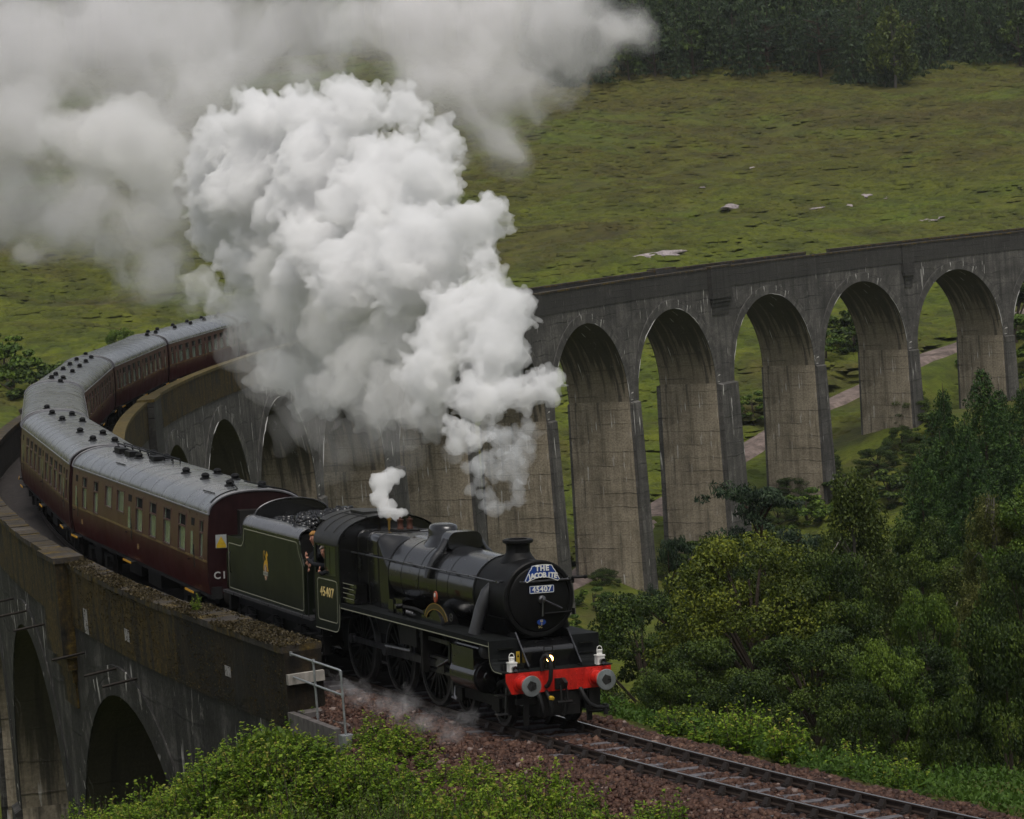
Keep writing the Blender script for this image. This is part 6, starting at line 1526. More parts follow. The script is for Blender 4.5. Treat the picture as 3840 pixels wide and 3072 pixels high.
V_WHITE = vol_mat('white_steam', 2.6, (1.0, 1.0, 1.0), 0.0)
PM = tag(plume('steam_plume', P_MAIN_TOP, V_WHITE, .055, 1), 'bright white billowing steam plume rising from the chimney over the train', 'steam', kind='stuff')
V_LOW = vol_mat('plume_skirt_steam', .75, (1, .995, .985))
tag(plume('steam_skirt', P_MAIN_LOW, V_LOW, .085, 12), 'thinner grey underside of the white plume sinking over the arches', 'steam', kind='stuff')
V_WISP = vol_mat('wisp_steam', 1.0, (.97, .985, 1))
tag(plume('steam_wisp', P_WISP, V_WISP, .04, 13, k=1.15, lv1=14, lv2=4, disp=((.8, 1.1), (.3, .5), (.1, .16))), 'thin bluish wisps of steam curling just above the chimney', 'steam', kind='stuff')
V_GROUND = vol_mat('drain_steam', .24, (.98, .98, 1))
tag(plume('drain_steam', P_DRAIN, V_GROUND, .045, 14, k=1.6, lv1=10, lv2=3, disp=((.9, 1.0), (.35, .45), (.12, .15))), 'thin steam from the cylinder drains drifting low beside the wheels', 'steam', kind='stuff')
print('plume faces', len(PM.data.polygons))
def soft(name, label, blobs, vox, dens, cols, seeds, ks, disps):
    root = None
    for i, (dn, kk) in enumerate(zip(dens, ks)):
        m_ = vol_mat(name + '_layer', dn, cols)
        q = plume(name if root is None else 'core', blobs, m_, vox, seeds + i, k=kk, lv1=16, lv2=3, disp=disps, parent=root)
        root = root or q
    return tag(root, label, 'smoke', kind='stuff')
V_LOBE = vol_mat('old_steam_lobe', .5, (.985, .98, .975))
tag(plume('smoke_lobe', P_LOBE, V_LOBE, .14, 41, k=1.1, lv1=22, lv2=5, disp=((3, 1.6), (1.1, .8), (.4, .35))), 'pale rounded lobe of older smoke left of the white plume', 'smoke', kind='stuff')
KS, DS = (1.28, 1.14, 1.0, .85, .68), (.026, .042, .07, .12, .18)
soft('drifting_smoke', 'older grey smoke drifting at the upper left behind the white plume', P_OLD, .34, DS, (.940, .932, .938), 20, KS, ((6, 3.6), (2.2, 1.8), (.8, .6)))
soft('drifting_smoke', 'pale grey smoke hanging over the far part of the viaduct at the top', P_FAR, .42, DS, (.962, .952, .956), 30, KS, ((7, 4.4), (2.6, 2.4), (1, .8)))
V_VALVE = vol_mat('valve_steam', 5.0, (1, 1, 1))
tag(plume('steam_jet', P_VALVE, V_VALVE, .03, 6, disp=((.35, .14), (.12, .05))), 'small white jet of steam from the safety valves in front of the cab', 'steam', kind='stuff')
V_THIN = vol_mat('thin_steam', .075, (.99, .98, .96))
tag(plume('thin_steam', P_THIN, V_THIN, .16, 8, k=1.0, lv1=12, lv2=3, disp=((2.5, 1.3), (.8, .5))), 'thin brownish steam veiling the inner arches behind the train', 'steam', kind='stuff')
TREES = [('broad_dark', 30.5, 54.1, 8.4, 5.7), ('broad_yellow', 30.2, 44.5, 9.5, 6.7), ('pine', 41.3, 62.5, 12.9, 5.5), ('birch', 40.4, 53.0, 10.2, 3.8), ('spruce', 76.6, 95.7, 16.0, 4.2), ('spruce', 77.2, 100.8, 15.4, 3.8), ('spruce', 71.1, 94.5, 12.3, 3.6), ('spruce', 74.8, 90.6, 11.4, 3.8), ('birch_pale', 41.6, 44.6, 8.1, 4.3), ('broad_mid', 28.9, 30.6, 8.4, 2.7), ('broad_dark', 21.0, 14.5, 10.0, 3.6), ('broad_dark', 28.4, 37.3, 6.5, 4.8), ('broad_mid', 24.5, 26.0, 7.5, 3.2), ('broad_dark', 26.6, 42.6, 6.0, 4.6), ('broad_dark', 48.1, 64.3, 7.7, 4.9), ('broad_dark', 53.1, 67.6, 9.5, 4.6), ('birch', 46.3, 54.1, 5.0, 3.5), ('broad_dark', 21.8, 18.3, 7.8, 2.8), ('broad_dark', 22.6, 32.3, 6.0, 3.8), ('broad_dark', 22.4, 24.7, 6.8, 3.3), ('broad_mid', 33.6, 46.0, 7.9, 3.0), ('broad_dark', 21.8, 36.0, 6.0, 3.3), ('broad_dark', 34.4, 32.4, 9.0, 3.3), ('pine', 36.5, 62.4, 11.8, 2.3), ('spruce', 83.1, 103.4, 13.2, 3.9), ('spruce', 71.4, 90.1, 13.1, 3.5), ('spruce', 74.5, 97.4, 12.9, 4.0), ('spruce', 82.7, 100.3, 13.0, 4.4)]
HILL_BUSHES = [(87.0, 280.9, 1.9), (166.4, 255.0, 3.2), (161.6, 250.6, 2.5), (166.8, 252.6, 2.8), (116.4, 202.1, 2.0), (112.0, 184.1, 2.4), (179.0, 239.6, 5), (186.1, 247.5, 6), (142.2, 235.1, 2.0), (120.5, 213.8, 1.6), (61.7, 241.7, 3.5), (61.9, 234.8, 3), (68.7, 267.4, 3), (68.2, 245.2, 2.5), (84.5, 168.5, 1.5), (155.2, 244.6, 1.5)]
ROCKS = [(238.9, 361.8, 1.6), (242.6, 360.0, 1.3), (232.7, 355.7, 1.2), (227.0, 356.3, 1.0), (236.6, 338.0, 1.2), (178.7, 319.2, 2.6), (215.2, 362.2, 2.2), (195.5, 340.3, 0.9), (220.5, 380.0, 0.8), (238.9, 395.8, 0.8), (234.1, 337.0, 1.2)]
FOREST = [(297.2, 554.1), (268.4, 524.3), (279.1, 534.5), (326.5, 490.1), (340.0, 502.2), (362.3, 509.2), (385.1, 536.0), (296.4, 533.5), (312.6, 526.6), (360.7, 503.9), (329.1, 527.9), (382.4, 515.4), (339.0, 498.5), (289.4, 517.9), (316.2, 534.5), (306.0, 562.3), (346.9, 506.6), (384.0, 528.1), (306.1, 523.7), (266.2, 521.0), (292.4, 545.4), (264.9, 509.3), (279.6, 546.8), (280.0, 530.6), (385.0, 555.6), (286.1, 511.8), (418.8, 548.1), (346.8, 564.4), (327.0, 578.4), (354.5, 550.7), (364.0, 513.1), (342.7, 514.2), (426.1, 553.5), (350.4, 590.3), (361.5, 540.7), (281.5, 537.1), (275.6, 535.9), (330.4, 493.0), (322.7, 544.2), (355.6, 589.2), (277.5, 527.5), (412.1, 554.4), (322.9, 518.2), (345.3, 498.6), (333.8, 584.7), (295.2, 548.0), (310.1, 538.3), (356.7, 512.1), (319.9, 524.5), (350.7, 551.0), (270.3, 528.0), (356.7, 507.8), (303.2, 513.6), (287.1, 529.0), (368.6, 527.5), (323.9, 523.7), (342.2, 529.0), (301.0, 566.6), (315.6, 514.5), (330.1, 496.6), (317.7, 502.1), (372.9, 509.1), (266.7, 517.0), (280.4, 524.6), (294.1, 517.3), (343.9, 559.5), (406.1, 532.5), (327.8, 550.4), (289.6, 561.5), (359.9, 514.4), (335.7, 514.3), (379.7, 529.8), (343.1, 504.6), (322.5, 558.6), (366.8, 536.6), (415.0, 545.2), (317.0, 582.8), (309.3, 512.2), (403.0, 543.3), (368.2, 515.2), (311.5, 522.2), (263.1, 518.2), (378.9, 516.8), (292.6, 574.6), (320.3, 534.7), (392.7, 531.5), (319.7, 488.6), (315.3, 539.7), (383.5, 594.6), (344.2, 510.0), (397.3, 537.6), (367.6, 522.6), (301.8, 584.2), (374.5, 518.4), (299.8, 529.3), (299.8, 560.7), (308.9, 531.3), (303.7, 528.2), (372.2, 503.8), (356.4, 515.9), (280.4, 510.5), (359.5, 598.5), (409.1, 563.5), (388.9, 518.1), (271.1, 513.7), (336.7, 506.8), (398.6, 551.6), (288.0, 522.7), (331.0, 565.1), (406.3, 549.8), (327.0, 574.9), (398.2, 519.7), (388.9, 551.1), (351.5, 507.0), (305.7, 544.4), (392.8, 515.8), (322.2, 574.1), (332.5, 518.0), (299.6, 534.8), (341.1, 522.8), (366.8, 506.7), (370.3, 533.7), (381.0, 508.6), (321.0, 512.5), (399.4, 533.7), (320.9, 504.6), (375.3, 505.6), (335.1, 573.2), (375.4, 550.6), (332.6, 538.0), (314.5, 545.4), (287.0, 556.4), (302.2, 550.0), (388.2, 510.5), (325.5, 514.4), (405.5, 537.9), (341.3, 548.6), (322.0, 554.0), (320.5, 587.2), (285.0, 515.8), (301.3, 575.8), (367.0, 586.8), (312.7, 571.9), (337.3, 494.0), (370.8, 541.1), (298.8, 513.7), (283.5, 559.4), (275.0, 516.8), (340.9, 576.6), (370.8, 592.5), (298.6, 518.8), (397.5, 541.8), (316.6, 552.7), (421.2, 556.4), (362.0, 525.9), (326.4, 556.2), (417.1, 576.0), (412.2, 566.9), (306.1, 507.1), (389.0, 557.4), (376.1, 534.1), (365.9, 595.8), (415.5, 580.2), (391.8, 525.8), (330.5, 541.5), (326.0, 567.3), (302.4, 524.4), (280.8, 541.4), (321.7, 491.7), (420.2, 564.9), (314.9, 560.1), (339.5, 542.1), (287.1, 547.1), (303.6, 540.4), (348.9, 530.5), (336.0, 537.4), (356.8, 522.2), (319.4, 562.7), (351.9, 516.9), (273.1, 539.3), (317.1, 521.8), (312.8, 510.9), (355.4, 557.9), (390.6, 562.8), (319.3, 545.8), (333.7, 491.0), (326.4, 504.9), (277.8, 507.8), (307.5, 553.1), (397.0, 554.9), (371.3, 545.5), (380.6, 566.7), (356.1, 604.1), (389.2, 542.7), (300.0, 588.8), (275.0, 522.0), (412.7, 586.6), (286.3, 542.6), (403.6, 580.1), (359.9, 563.5), (368.2, 608.1), (291.5, 529.9), (334.1, 551.8), (321.0, 540.6), (313.6, 549.6), (399.8, 547.5), (317.9, 498.0), (280.6, 520.7), (316.3, 525.5), (290.6, 510.0), (338.9, 512.0), (347.5, 622.7), (324.2, 510.1), (388.1, 514.0), (387.9, 526.4), (313.2, 518.2), (326.0, 628.3), (359.0, 534.2), (393.5, 555.2), (406.0, 555.9), (375.7, 523.3), (391.0, 521.7), (409.1, 574.5), (346.2, 520.1), (286.5, 535.7), (349.9, 544.1), (352.8, 535.1), (315.9, 565.6), (410.0, 543.2), (394.5, 511.9), (364.6, 519.7), (337.8, 524.8), (384.5, 510.2), (271.0, 506.7), (337.4, 562.5), (295.3, 521.3), (350.8, 513.2), (369.0, 509.3), (310.8, 507.6), (349.0, 576.3), (383.6, 542.9), (321.5, 570.0), (301.0, 542.9), (262.7, 513.2), (310.4, 544.5), (379.3, 559.4), (334.9, 543.6), (407.4, 578.6), (442.0, 620.1), (336.8, 546.8), (337.3, 595.3), (402.3, 523.8), (262.4, 506.8), (382.5, 524.9), (312.3, 534.3), (344.7, 552.0), (425.2, 565.3), (417.8, 589.9), (363.9, 551.7), (348.1, 627.6), (365.6, 541.4), (293.2, 541.8), (365.2, 533.4), (292.3, 552.0), (399.4, 561.0), (325.4, 499.0), (295.1, 511.3), (330.6, 488.3), (300.6, 554.4), (411.8, 538.4), (411.8, 546.7), (337.6, 531.6), (393.8, 560.1), (397.5, 528.3), (326.9, 485.6), (295.8, 566.0), (430.7, 566.3), (350.6, 571.5), (360.7, 522.0), (316.0, 505.9), (354.5, 530.9), (361.6, 517.7), (283.5, 526.9), (331.3, 559.7), (330.0, 508.6)]
SHRUBS = [(-2.27, 14.55, 0.85), (-6.53, 13.99, 1.03), (-2.99, 12.4, 0.82), (-6.85, 6.07, 0.87), (-2.74, 3.82, 0.93), (-5.53, -4.69, 1.41), (-3.22, -5.32, 0.6), (-6.53, 12.24, 0.83), (-6.3, -6.27, 1.67), (-5.87, -3.54, 1.53), (-3.8, 9.1, 0.74), (-2.81, 16.46, 0.74), (-3.59, -5.93, 0.61), (-6.13, -6.69, 1.29), (-8.39, -6.42, 1.61), (-2.88, -2.28, 0.76), (-2.47, -8.74, 1.16), (-2.63, 8.83, 0.53), (-7.15, 10.83, 0.8), (-4.51, 3.27, 0.58), (-4.25, -5.61, 1.55), (-4.56, 17.14, 1.06), (-5.48, 17.0, 1.54), (-4.36, 12.28, 1.14), (-6.92, -7.77, 1.15), (-3.18, 10.87, 1.7), (-6.69, 11.86, 0.59), (-3.6, 14.17, 1.3), (-3.47, 3.83, 0.55), (-5.38, 3.28, 1.43), (-4.93, 8.65, 0.98), (-6.32, 13.31, 0.85), (-2.9, 9.43, 0.64), (-5.11, 13.13, 0.74), (-3.25, 6.55, 0.55), (-6.28, 11.94, 0.48), (-4.86, -8.72, 1.65), (-4.72, -5.12, 1.59), (-5.41, -1.25, 1.72), (-3.33, 0.96, 0.47), (-4.04, 13.09, 0.87), (-5.62, 2.13, 1.64), (-6.56, 4.25, 0.83), (-3.46, 4.74, 0.56), (-2.68, -5.81, 0.97), (-2.95, -1.6, 0.8), (-3.48, 11.89, 1.48), (-4.11, 1.02, 0.62), (-4.31, 3.88, 0.62), (-6.12, 15.19, 1.43), (-4.38, -3.62, 1.44), (-2.74, 2.5, 0.75), (-9.23, -6.61, 1.85), (-9.68, -7.14, 1.51), (-4.48, 15.65, 0.93), (-3.16, -8.31, 1.06), (-4.39, -6.57, 1.44), (-2.3, 15.39, 1.0), (-7.12, 9.69, 0.75), (-4.52, -0.99, 1.13), (-5.23, -3.24, 0.98), (-7.61, -6.81, 1.71), (-8.13, -8.8, 1.81), (-4.74, -7.35, 1.55), (-4.61, 1.6, 0.52), (-2.64, -8.32, 0.88), (-3.22, -4.34, 1.22), (-4.7, 6.28, 0.63), (-7.04, 7.55, 0.83), (-4.17, 9.13, 0.74), (-2.94, -0.74, 0.66), (-4.99, 9.09, 0.87), (-3.88, -5.48, 0.49), (-5.12, 0.93, 0.62), (-3.92, -7.86, 1.7), (-6.1, 3.37, 0.63), (-7.05, 11.28, 0.7), (-3.16, 12.76, 0.53), (-3.04, -4.94, 1.47), (-3.05, -3.62, 0.7), (-3.79, 11.02, 1.12), (-3.28, 5.06, 0.64), (-3.08, 15.98, 0.77), (-4.22, 8.05, 0.75), (-3.5, -2.37, 0.86), (-2.77, 2.89, 0.84), (-5.04, 14.94, 0.59), (-6.16, 13.77, 1.46), (-6.65, 9.72, 0.65), (-5.72, 12.37, 0.52), (-2.85, -6.29, 0.53), (-3.44, -7.28, 1.15), (-7.81, 10.16, 0.76), (-5.15, 13.87, 0.66), (-4.8, -0.42, 0.9), (-5.45, 4.47, 0.84), (-3.18, 11.41, 0.9), (-3.77, -6.97, 1.41), (-2.64, -0.45, 0.63), (-4.16, -1.17, 0.5), (-7.21, -6.47, 1.55), (-5.57, 1.03, 1.37), (-5.74, 6.39, 0.94), (-6.71, 10.43, 0.54), (-6.22, 5.69, 1.31), (-6.37, 0.73, 1.87), (-5.64, -3.17, 1.84), (-6.01, -4.75, 1.79), (-8.26, 8.28, 1.72), (-4.7, -3.35, 1.41), (-2.31, 12.01, 1.49), (-11.96, -6.03, 1.79), (-2.28, 13.95, 0.73), (-5.09, 14.36, 0.97), (-3.32, 13.87, 1.21), (-5.65, 2.5, 0.82), (-6.11, 1.03, 1.83), (-6.69, -6.56, 1.47), (-4.73, 7.57, 0.71), (-2.73, 3.26, 0.92), (-5.86, 9.77, 0.66), (-5.68, 7.18, 0.49), (-2.06, 17.09, 1.01), (-8.86, -7.6, 1.48), (-7.04, -4.46, 1.75), (-8.74, -8.76, 1.26), (-8.11, 8.65, 1.27), (-4.46, 11.72, 1.26), (-6.36, 10.95, 0.79), (-4.12, 9.56, 0.8), (-3.57, -7.72, 0.84), (-4.21, 15.92, 0.78), (-6.15, 4.12, 0.66), (-3.4, 1.87, 0.68), (-4.49, -0.05, 1.23), (-4.97, 3.65, 0.47), (-5.22, -3.93, 1.78), (-5.62, -6.08, 1.51), (-3.34, 3.18, 0.84), (-4.1, 11.41, 0.82), (-2.73, 1.34, 0.55), (-10.8, -6.65, 1.59), (-5.55, 5.57, 0.74), (-9.88, -5.99, 1.79), (-7.53, 7.64, 0.9), (-4.8, 14.07, 1.49), (-2.97, 0.16, 0.64), (-3.03, 14.51, 0.56), (-10.09, -8.65, 1.89), (-4.32, 10.48, 0.79), (-6.34, 10.52, 0.65), (-2.81, 5.99, 0.56), (-6.66, -3.7, 1.75), (-2.47, 10.18, 1.12), (-5.38, 15.98, 1.73), (-5.47, 14.96, 0.9), (-4.56, 11.35, 1.22), (-4.91, 0.52, 1.52), (-6.06, -5.38, 1.54), (-8.2, -7.49, 1.47), (-7.32, 5.23, 1.7), (-8.99, -6.34, 1.36), (-6.99, 3.07, 1.7), (-4.28, 16.5, 0.62), (-5.55, 8.92, 0.73), (-7.66, 6.15, 1.67), (-4.78, 12.26, 0.58), (-3.37, -6.27, 0.59), (-9.49, -8.86, 1.14), (-2.64, 11.29, 1.02), (-2.24, 15.01, 0.48), (-6.93, 8.74, 0.75), (-9.35, -7.93, 1.78), (-6.59, 7.05, 1.07), (-3.92, -4.72, 1.47), (-3.62, -0.14, 0.99), (-5.02, 1.56, 0.95), (-4.38, -0.55, 0.88), (-4.58, 2.09, 0.49), (-10.78, -6.22, 1.66), (-5.32, -8.18, 1.88), (-3.44, -4.02, 1.07), (-4.63, -2.09, 0.81), (-4.45, 13.17, 1.05), (-2.48, 16.1, 0.46), (-3.55, 5.88, 0.71), (-3.23, -2.06, 1.27), (-4.8, 8.14, 0.55), (-3.33, 9.09, 0.93), (-3.36, -3.16, 0.87), (-3.94, -0.36, 0.6), (-2.44, -7.53, 0.69), (-8.55, -6.9, 1.66), (-5.6, -2.35, 1.54), (-3.26, 2.59, 0.86), (-5.0, -2.83, 1.29), (-5.26, 6.94, 0.56), (-5.77, 4.7, 0.76), (-5.34, -7.59, 1.59), (-3.17, -7.71, 0.83), (-10.83, -7.37, 1.88), (-9.52, -7.61, 1.71), (-4.94, 9.9, 1.09), (-3.98, -3.68, 0.61), (-2.96, 11.86, 0.61), (-6.5, 3.08, 1.08), (-5.87, -8.09, 1.48), (-10.95, -9.1, 1.53), (-5.58, 14.13, 0.87), (-7.2, 8.01, 0.56), (-3.86, 14.97, 0.63), (-6.57, 8.88, 0.73), (-6.51, 5.9, 0.56), (-4.08, -2.05, 0.76), (-3.63, -1.01, 0.46), (-4.48, -2.76, 0.45), (-4.04, 3.11, 0.51), (-5.19, -2.28, 0.84), (-5.69, 3.73, 1.39), (-5.76, 7.62, 0.87), (-3.76, 10.64, 1.06), (-6.45, -8.98, 1.26), (-3.32, 1.34, 0.58), (-7.91, -9.31, 1.06), (-4.82, 2.94, 0.72), (-5.95, 8.08, 0.62), (-4.6, 0.83, 0.75), (-5.74, -0.96, 1.69), (-5.35, -5.36, 1.66), (-7.43, -6.06, 1.87), (-3.26, 17.11, 0.57), (-3.91, -8.31, 1.85), (-2.87, -4.2, 1.16), (-5.27, 11.1, 0.89), (-5.72, 8.46, 0.54), (-2.9, -6.93, 0.61), (-2.41, -8.04, 0.81), (-6.23, 9.15, 0.51), (-4.08, 14.38, 0.48), (-5.77, 15.83, 1.24), (-6.24, 8.66, 0.57), (-8.48, 7.83, 1.58), (-2.34, 12.45, 1.15), (-5.25, 2.43, 1.11), (-5.57, 13.56, 1.58), (-5.26, -8.81, 1.51), (-6.47, 3.61, 0.88), (-4.37, 14.89, 0.83), (-3.3, 13.19, 0.86), (-4.33, 9.91, 1.12), (-2.6, 1.93, 0.61), (-5.67, -7.36, 1.48), (-4.33, 2.89, 0.46), (-4.59, -1.46, 1.21), (-2.55, 13.68, 0.61), (-5.93, -1.92, 1.61), (-6.01, 14.44, 1.11), (-5.47, 10.5, 0.76), (-3.22, 7.27, 0.5), (-5.31, 16.53, 1.89), (-2.68, 4.72, 0.84), (-4.71, 10.46, 0.62), (-6.15, 2.49, 1.38), (-6.73, -4.84, 1.49), (-5.78, 1.73, 0.67), (-9.45, -5.24, 1.67), (-3.61, -8.66, 1.19), (-5.21, -6.29, 1.28), (-10.05, -7.79, 1.32), (-2.9, -8.59, 1.09), (-6.51, -8.4, 1.87), (-3.62, 12.81, 1.5), (-2.64, -3.24, 0.95), (-4.01, 6.86, 0.75), (-4.01, 0.28, 0.93), (-2.46, 16.7, 0.56), (-3.56, 9.44, 1.0), (-3.11, 8.64, 0.65), (-7.36, -7.99, 1.52), (-10.4, -7.36, 1.78), (-10.36, -6.83, 1.47), (-6.8, -9.17, 1.21), (-4.09, 13.77, 0.64), (-4.42, 0.51, 0.69), (-6.05, 13.01, 0.58), (-7.52, 8.48, 0.88), (-3.14, -5.83, 1.16), (-6.93, -6.89, 1.19), (-6.43, 7.72, 0.98), (-8.34, -9.14, 1.7)]
BANK = [(7.63, 4.05, 0.52), (9.89, 6.16, 0.66), (6.92, 2.11, 0.61), (11.4, 7.85, 0.95), (7.48, 6.84, 0.88), (12.15, 4.43, 1.18), (4.4, 0.36, 0.88), (10.48, 5.23, 0.9), (5.81, 8.35, 0.7), (11.94, 6.5, 1.21), (7.88, 1.61, 0.78), (7.82, 2.63, 0.71), (9.96, 2.72, 0.68), (12.08, 5.25, 0.7), (6.26, 4.8, 0.88), (5.72, 1.75, 0.99), (4.94, 2.48, 0.86), (9.27, 8.16, 1.03), (6.1, -2.82, 0.57), (9.91, 4.29, 1.15), (5.43, 5.71, 0.76), (6.65, 1.17, 0.65), (5.97, 2.76, 1.24), (12.55, 3.48, 0.99), (11.05, 5.83, 0.87), (8.62, 5.21, 1.09), (4.42, 3.82, 0.43), (10.31, 7.92, 1.28), (7.93, 5.79, 1.17), (12.77, 6.04, 1.25), (9.02, 3.87, 0.89), (8.44, 6.75, 1.07), (6.61, -1.1, 0.93), (10.44, 3.57, 0.78), (3.78, 2.6, 0.47), (7.02, -0.07, 0.64), (8.05, 7.88, 0.85), (5.3, 6.57, 0.47), (6.93, 7.89, 0.66), (7.48, 5.05, 0.66), (3.65, -0.43, 0.87), (12.88, 6.94, 1.03), (9.46, 5.32, 1.17), (5.79, -4.06, 0.61), (10.63, 6.81, 1.13), (12.53, 7.82, 0.77), (7.58, 0.51, 0.6), (4.79, 1.23, 1.14), (3.86, -2.07, 0.97), (8.19, 3.38, 0.89), (4.8, -1.52, 0.83), (4.9, -3.25, 0.83), (3.81, 1.33, 0.51), (6.45, 6.72, 0.48), (4.65, -5.12, 0.62), (6.78, 5.86, 0.58), (5.58, -0.05, 0.66), (6.47, 3.99, 0.77), (5.84, 7.5, 0.86), (5.83, 0.72, 0.99), (11.39, 3.06, 0.58), (7.54, -1.68, 0.44), (3.99, -3.67, 0.52), (6.63, 8.64, 1.14), (8.91, 1.98, 0.57), (4.79, -4.19, 0.72), (5.51, -2.24, 0.85), (7.3, -2.82, 0.46), (7.17, 3.14, 0.8), (9.36, 7.22, 1.0), (11.48, 3.87, 0.6), (8.74, 2.78, 0.62), (5.38, 4.38, 1.01), (3.8, -7.16, 0.56), (6.65, -2.07, 0.61), (5.54, 3.54, 1.11), (4.04, -1.22, 0.47), (12.96, 5.21, 0.57), (4.41, -6.13, 0.51), (6.66, -3.51, 0.5)]
FOREST_BIRCH = (325.5, 482.2)
SLOPE_BUSHES = [(117.2, 206.3, 2.2), (119.0, 203.1, 2.6), (131.2, 208.6, 2.2), (135.7, 211.0, 2.4), (133.5, 205.2, 2.0), (128.7, 202.9, 2.6), (138.7, 205.1, 2.2), (144.3, 209.2, 2.0), (136.0, 199.5, 2.6), (131.9, 199.2, 2.4), (140.7, 199.7, 2.6), (126.2, 204.2, 2.3), (114.3, 198.6, 2.2), (115.5, 193.6, 2.4), (107.0, 191.0, 1.8), (148.8, 214.0, 2.4), (147.3, 207.9, 2.2), (92.8, 180.0, 1.8), (98.3, 188.6, 1.6)]
# ------------------------------------------------------------------ vegetation
def leaf_mat(name, stops, trans=.25, rough=.5, rnd=.25):
    k = N(name); a = k.n('ShaderNodeAttribute', attribute_name='tone').outputs['Fac']
    r = k.n('ShaderNodeObjectInfo').outputs['Random']
    f = k.math('ADD', a, k.math('MULTIPLY_ADD', r, rnd, -rnd / 2), clamp=True)
    c = k.ramp(f, stops)
    b = k.n('ShaderNodeBsdfPrincipled', {'Base Color': c, 'Roughness': .6, 'Specular IOR Level': .22})
    t = k.n('ShaderNodeBsdfTranslucent', {'Color': c})
    m = k.n('ShaderNodeMixShader', {0: trans, 1: b.outputs[0], 2: t.outputs[0]})
    k.L(m.outputs[0], k.o.inputs['Surface']); return k.m
L_DARK = leaf_mat('leaves_dark_green', [(.1, (.010, .022, .004)), (.5, (.030, .054, .007)), (.9, (.075, .110, .013))], .12)
L_MID = leaf_mat('leaves_mid_green', [(.1, (.030, .060, .008)), (.5, (.050, .088, .009)), (.9, (.105, .160, .016))], .12)
L_YEL = leaf_mat('leaves_yellow_green', [(.1, (.028, .044, .004)), (.5, (.075, .098, .008)), (.9, (.155, .172, .013))], .12)
L_BIRCH = leaf_mat('leaves_birch', [(.1, (.028, .046, .008)), (.5, (.046, .066, .010)), (.9, (.095, .120, .018))], .12)
L_PALE = leaf_mat('leaves_pale_birch', [(.1, (.044, .054, .012)), (.5, (.086, .098, .022)), (.9, (.145, .150, .040))])
L_SPRUCE = leaf_mat('needles_spruce', [(.1, (.014, .038, .008)), (.5, (.021, .050, .008)), (.9, (.052, .098, .013))], .08)
L_PINE = leaf_mat('needles_pine', [(.1, (.012, .024, .013)), (.5, (.026, .046, .022)), (.9, (.050, .080, .036))])
L_SHRUB = leaf_mat('leaves_sapling', [(.05, (.032, .070, .005)), (.45, (.105, .185, .010)), (.8, (.20, .29, .022)), (1, (.30, .27, .05))], .3)
L_SHRUB2 = leaf_mat('leaves_willow', [(.05, (.034, .064, .010)), (.5, (.076, .124, .018)), (.95, (.14, .19, .034))], .3)
L_UNDER = leaf_mat('leaves_undergrowth', [(.05, (.030, .060, .006)), (.5, (.070, .120, .010)), (.95, (.14, .19, .02))], .3)
L_FERN = leaf_mat('fern_green', [(.05, (.026, .058, .008)), (.5, (.056, .112, .014)), (.9, (.11, .18, .028)), (1, (.22, .12, .03))], .3)
L_FOREST = leaf_mat('forest_needles', [(.1, (.016, .032, .014)), (.5, (.032, .056, .020)), (.9, (.058, .088, .028))])
BARK = paint('bark_brown', (.055, .042, .032), .9, .5, scale=6)
BARK_B = paint('bark_birch', (.11, .10, .085), .8, .5, scale=5)
BARK_P = paint('bark_pine', (.055, .034, .024), .9, .4, scale=6)

def leaves(C, Rd, n, size, g, out=.55, up=.35, asp=.55, droop=0.0):
    """n leaf quads spread over clumps (centres C, radii Rd (k,3))"""
    k = len(C); w = Rd.prod(1) ** (2 / 3); idx = g.choice(k, n, p=w / w.sum())
    d = g.normal(size=(n, 3)); d /= np.linalg.norm(d, axis=1)[:, None]
    rad = g.uniform(.35, 1.0, n) ** .45
    P = C[idx] + d * Rd[idx] * rad[:, None]
    nr = d * out + g.normal(size=(n, 3)) * .5 + np.array([0, 0, up]); nr /= np.linalg.norm(nr, axis=1)[:, None]
    t = g.normal(size=(n, 3)); t[:, 2] -= droop; t -= nr * (t * nr).sum(1)[:, None]; t /= np.linalg.norm(t, axis=1)[:, None]
    b = np.cross(nr, t); s = size * g.uniform(.6, 1.3, n)[:, None]
    V = np.stack([P - t * s * .5, P + b * s * asp * .5, P + t * s * .5, P - b * s * asp * .5], 1)
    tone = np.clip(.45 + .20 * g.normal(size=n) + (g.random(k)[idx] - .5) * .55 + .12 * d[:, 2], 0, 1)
    return V.reshape(-1, 3), np.repeat(tone, 4)
def quads(n): return np.arange(4 * n).reshape(n, 4)
def crown_mesh(name, V, T, mat): return np_mesh(name, V, quads(len(V) // 4), mat, attr={'tone': T})

def broad(seed, n=38000, size=.0185, mat=L_DARK, nc=95):
    """unit tree: height 1, crown width 1"""
    g = np.random.default_rng(seed); C = []; R_ = []; limbs = []
    for i in range(nc):
        a = g.uniform(0, 2 * PI); h = g.uniform(0, 1) ** .8
        z = .16 + .78 * h; prof = math.sin(PI * min(.97, .18 + .76 * (h * .9 + .05))) ** .7
        r = .43 * prof * g.uniform(.55, 1.05); C.append((r * math.cos(a), r * math.sin(a), z)); q = g.uniform(.055, .11); R_.append((q * 1.2, q * 1.2, q * .6))
        if i % 5 == 0: limbs.append(C[-1])
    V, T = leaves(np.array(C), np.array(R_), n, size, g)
    mb = MB(); mb.tube([(0, 0, -.05), (.01, .0, .2), (.0, .01, .5), (0, 0, .8)], [.035, .026, .017, .005], 7)
    for c in limbs: mb.tube([(0, 0, c[2] * .55), (c[0] * .5, c[1] * .5, c[2] * .8), c], [.011, .008, .003], 5)
    return crown_mesh('crown', V, T, mat), mb.mesh('trunk', BARK, 40)
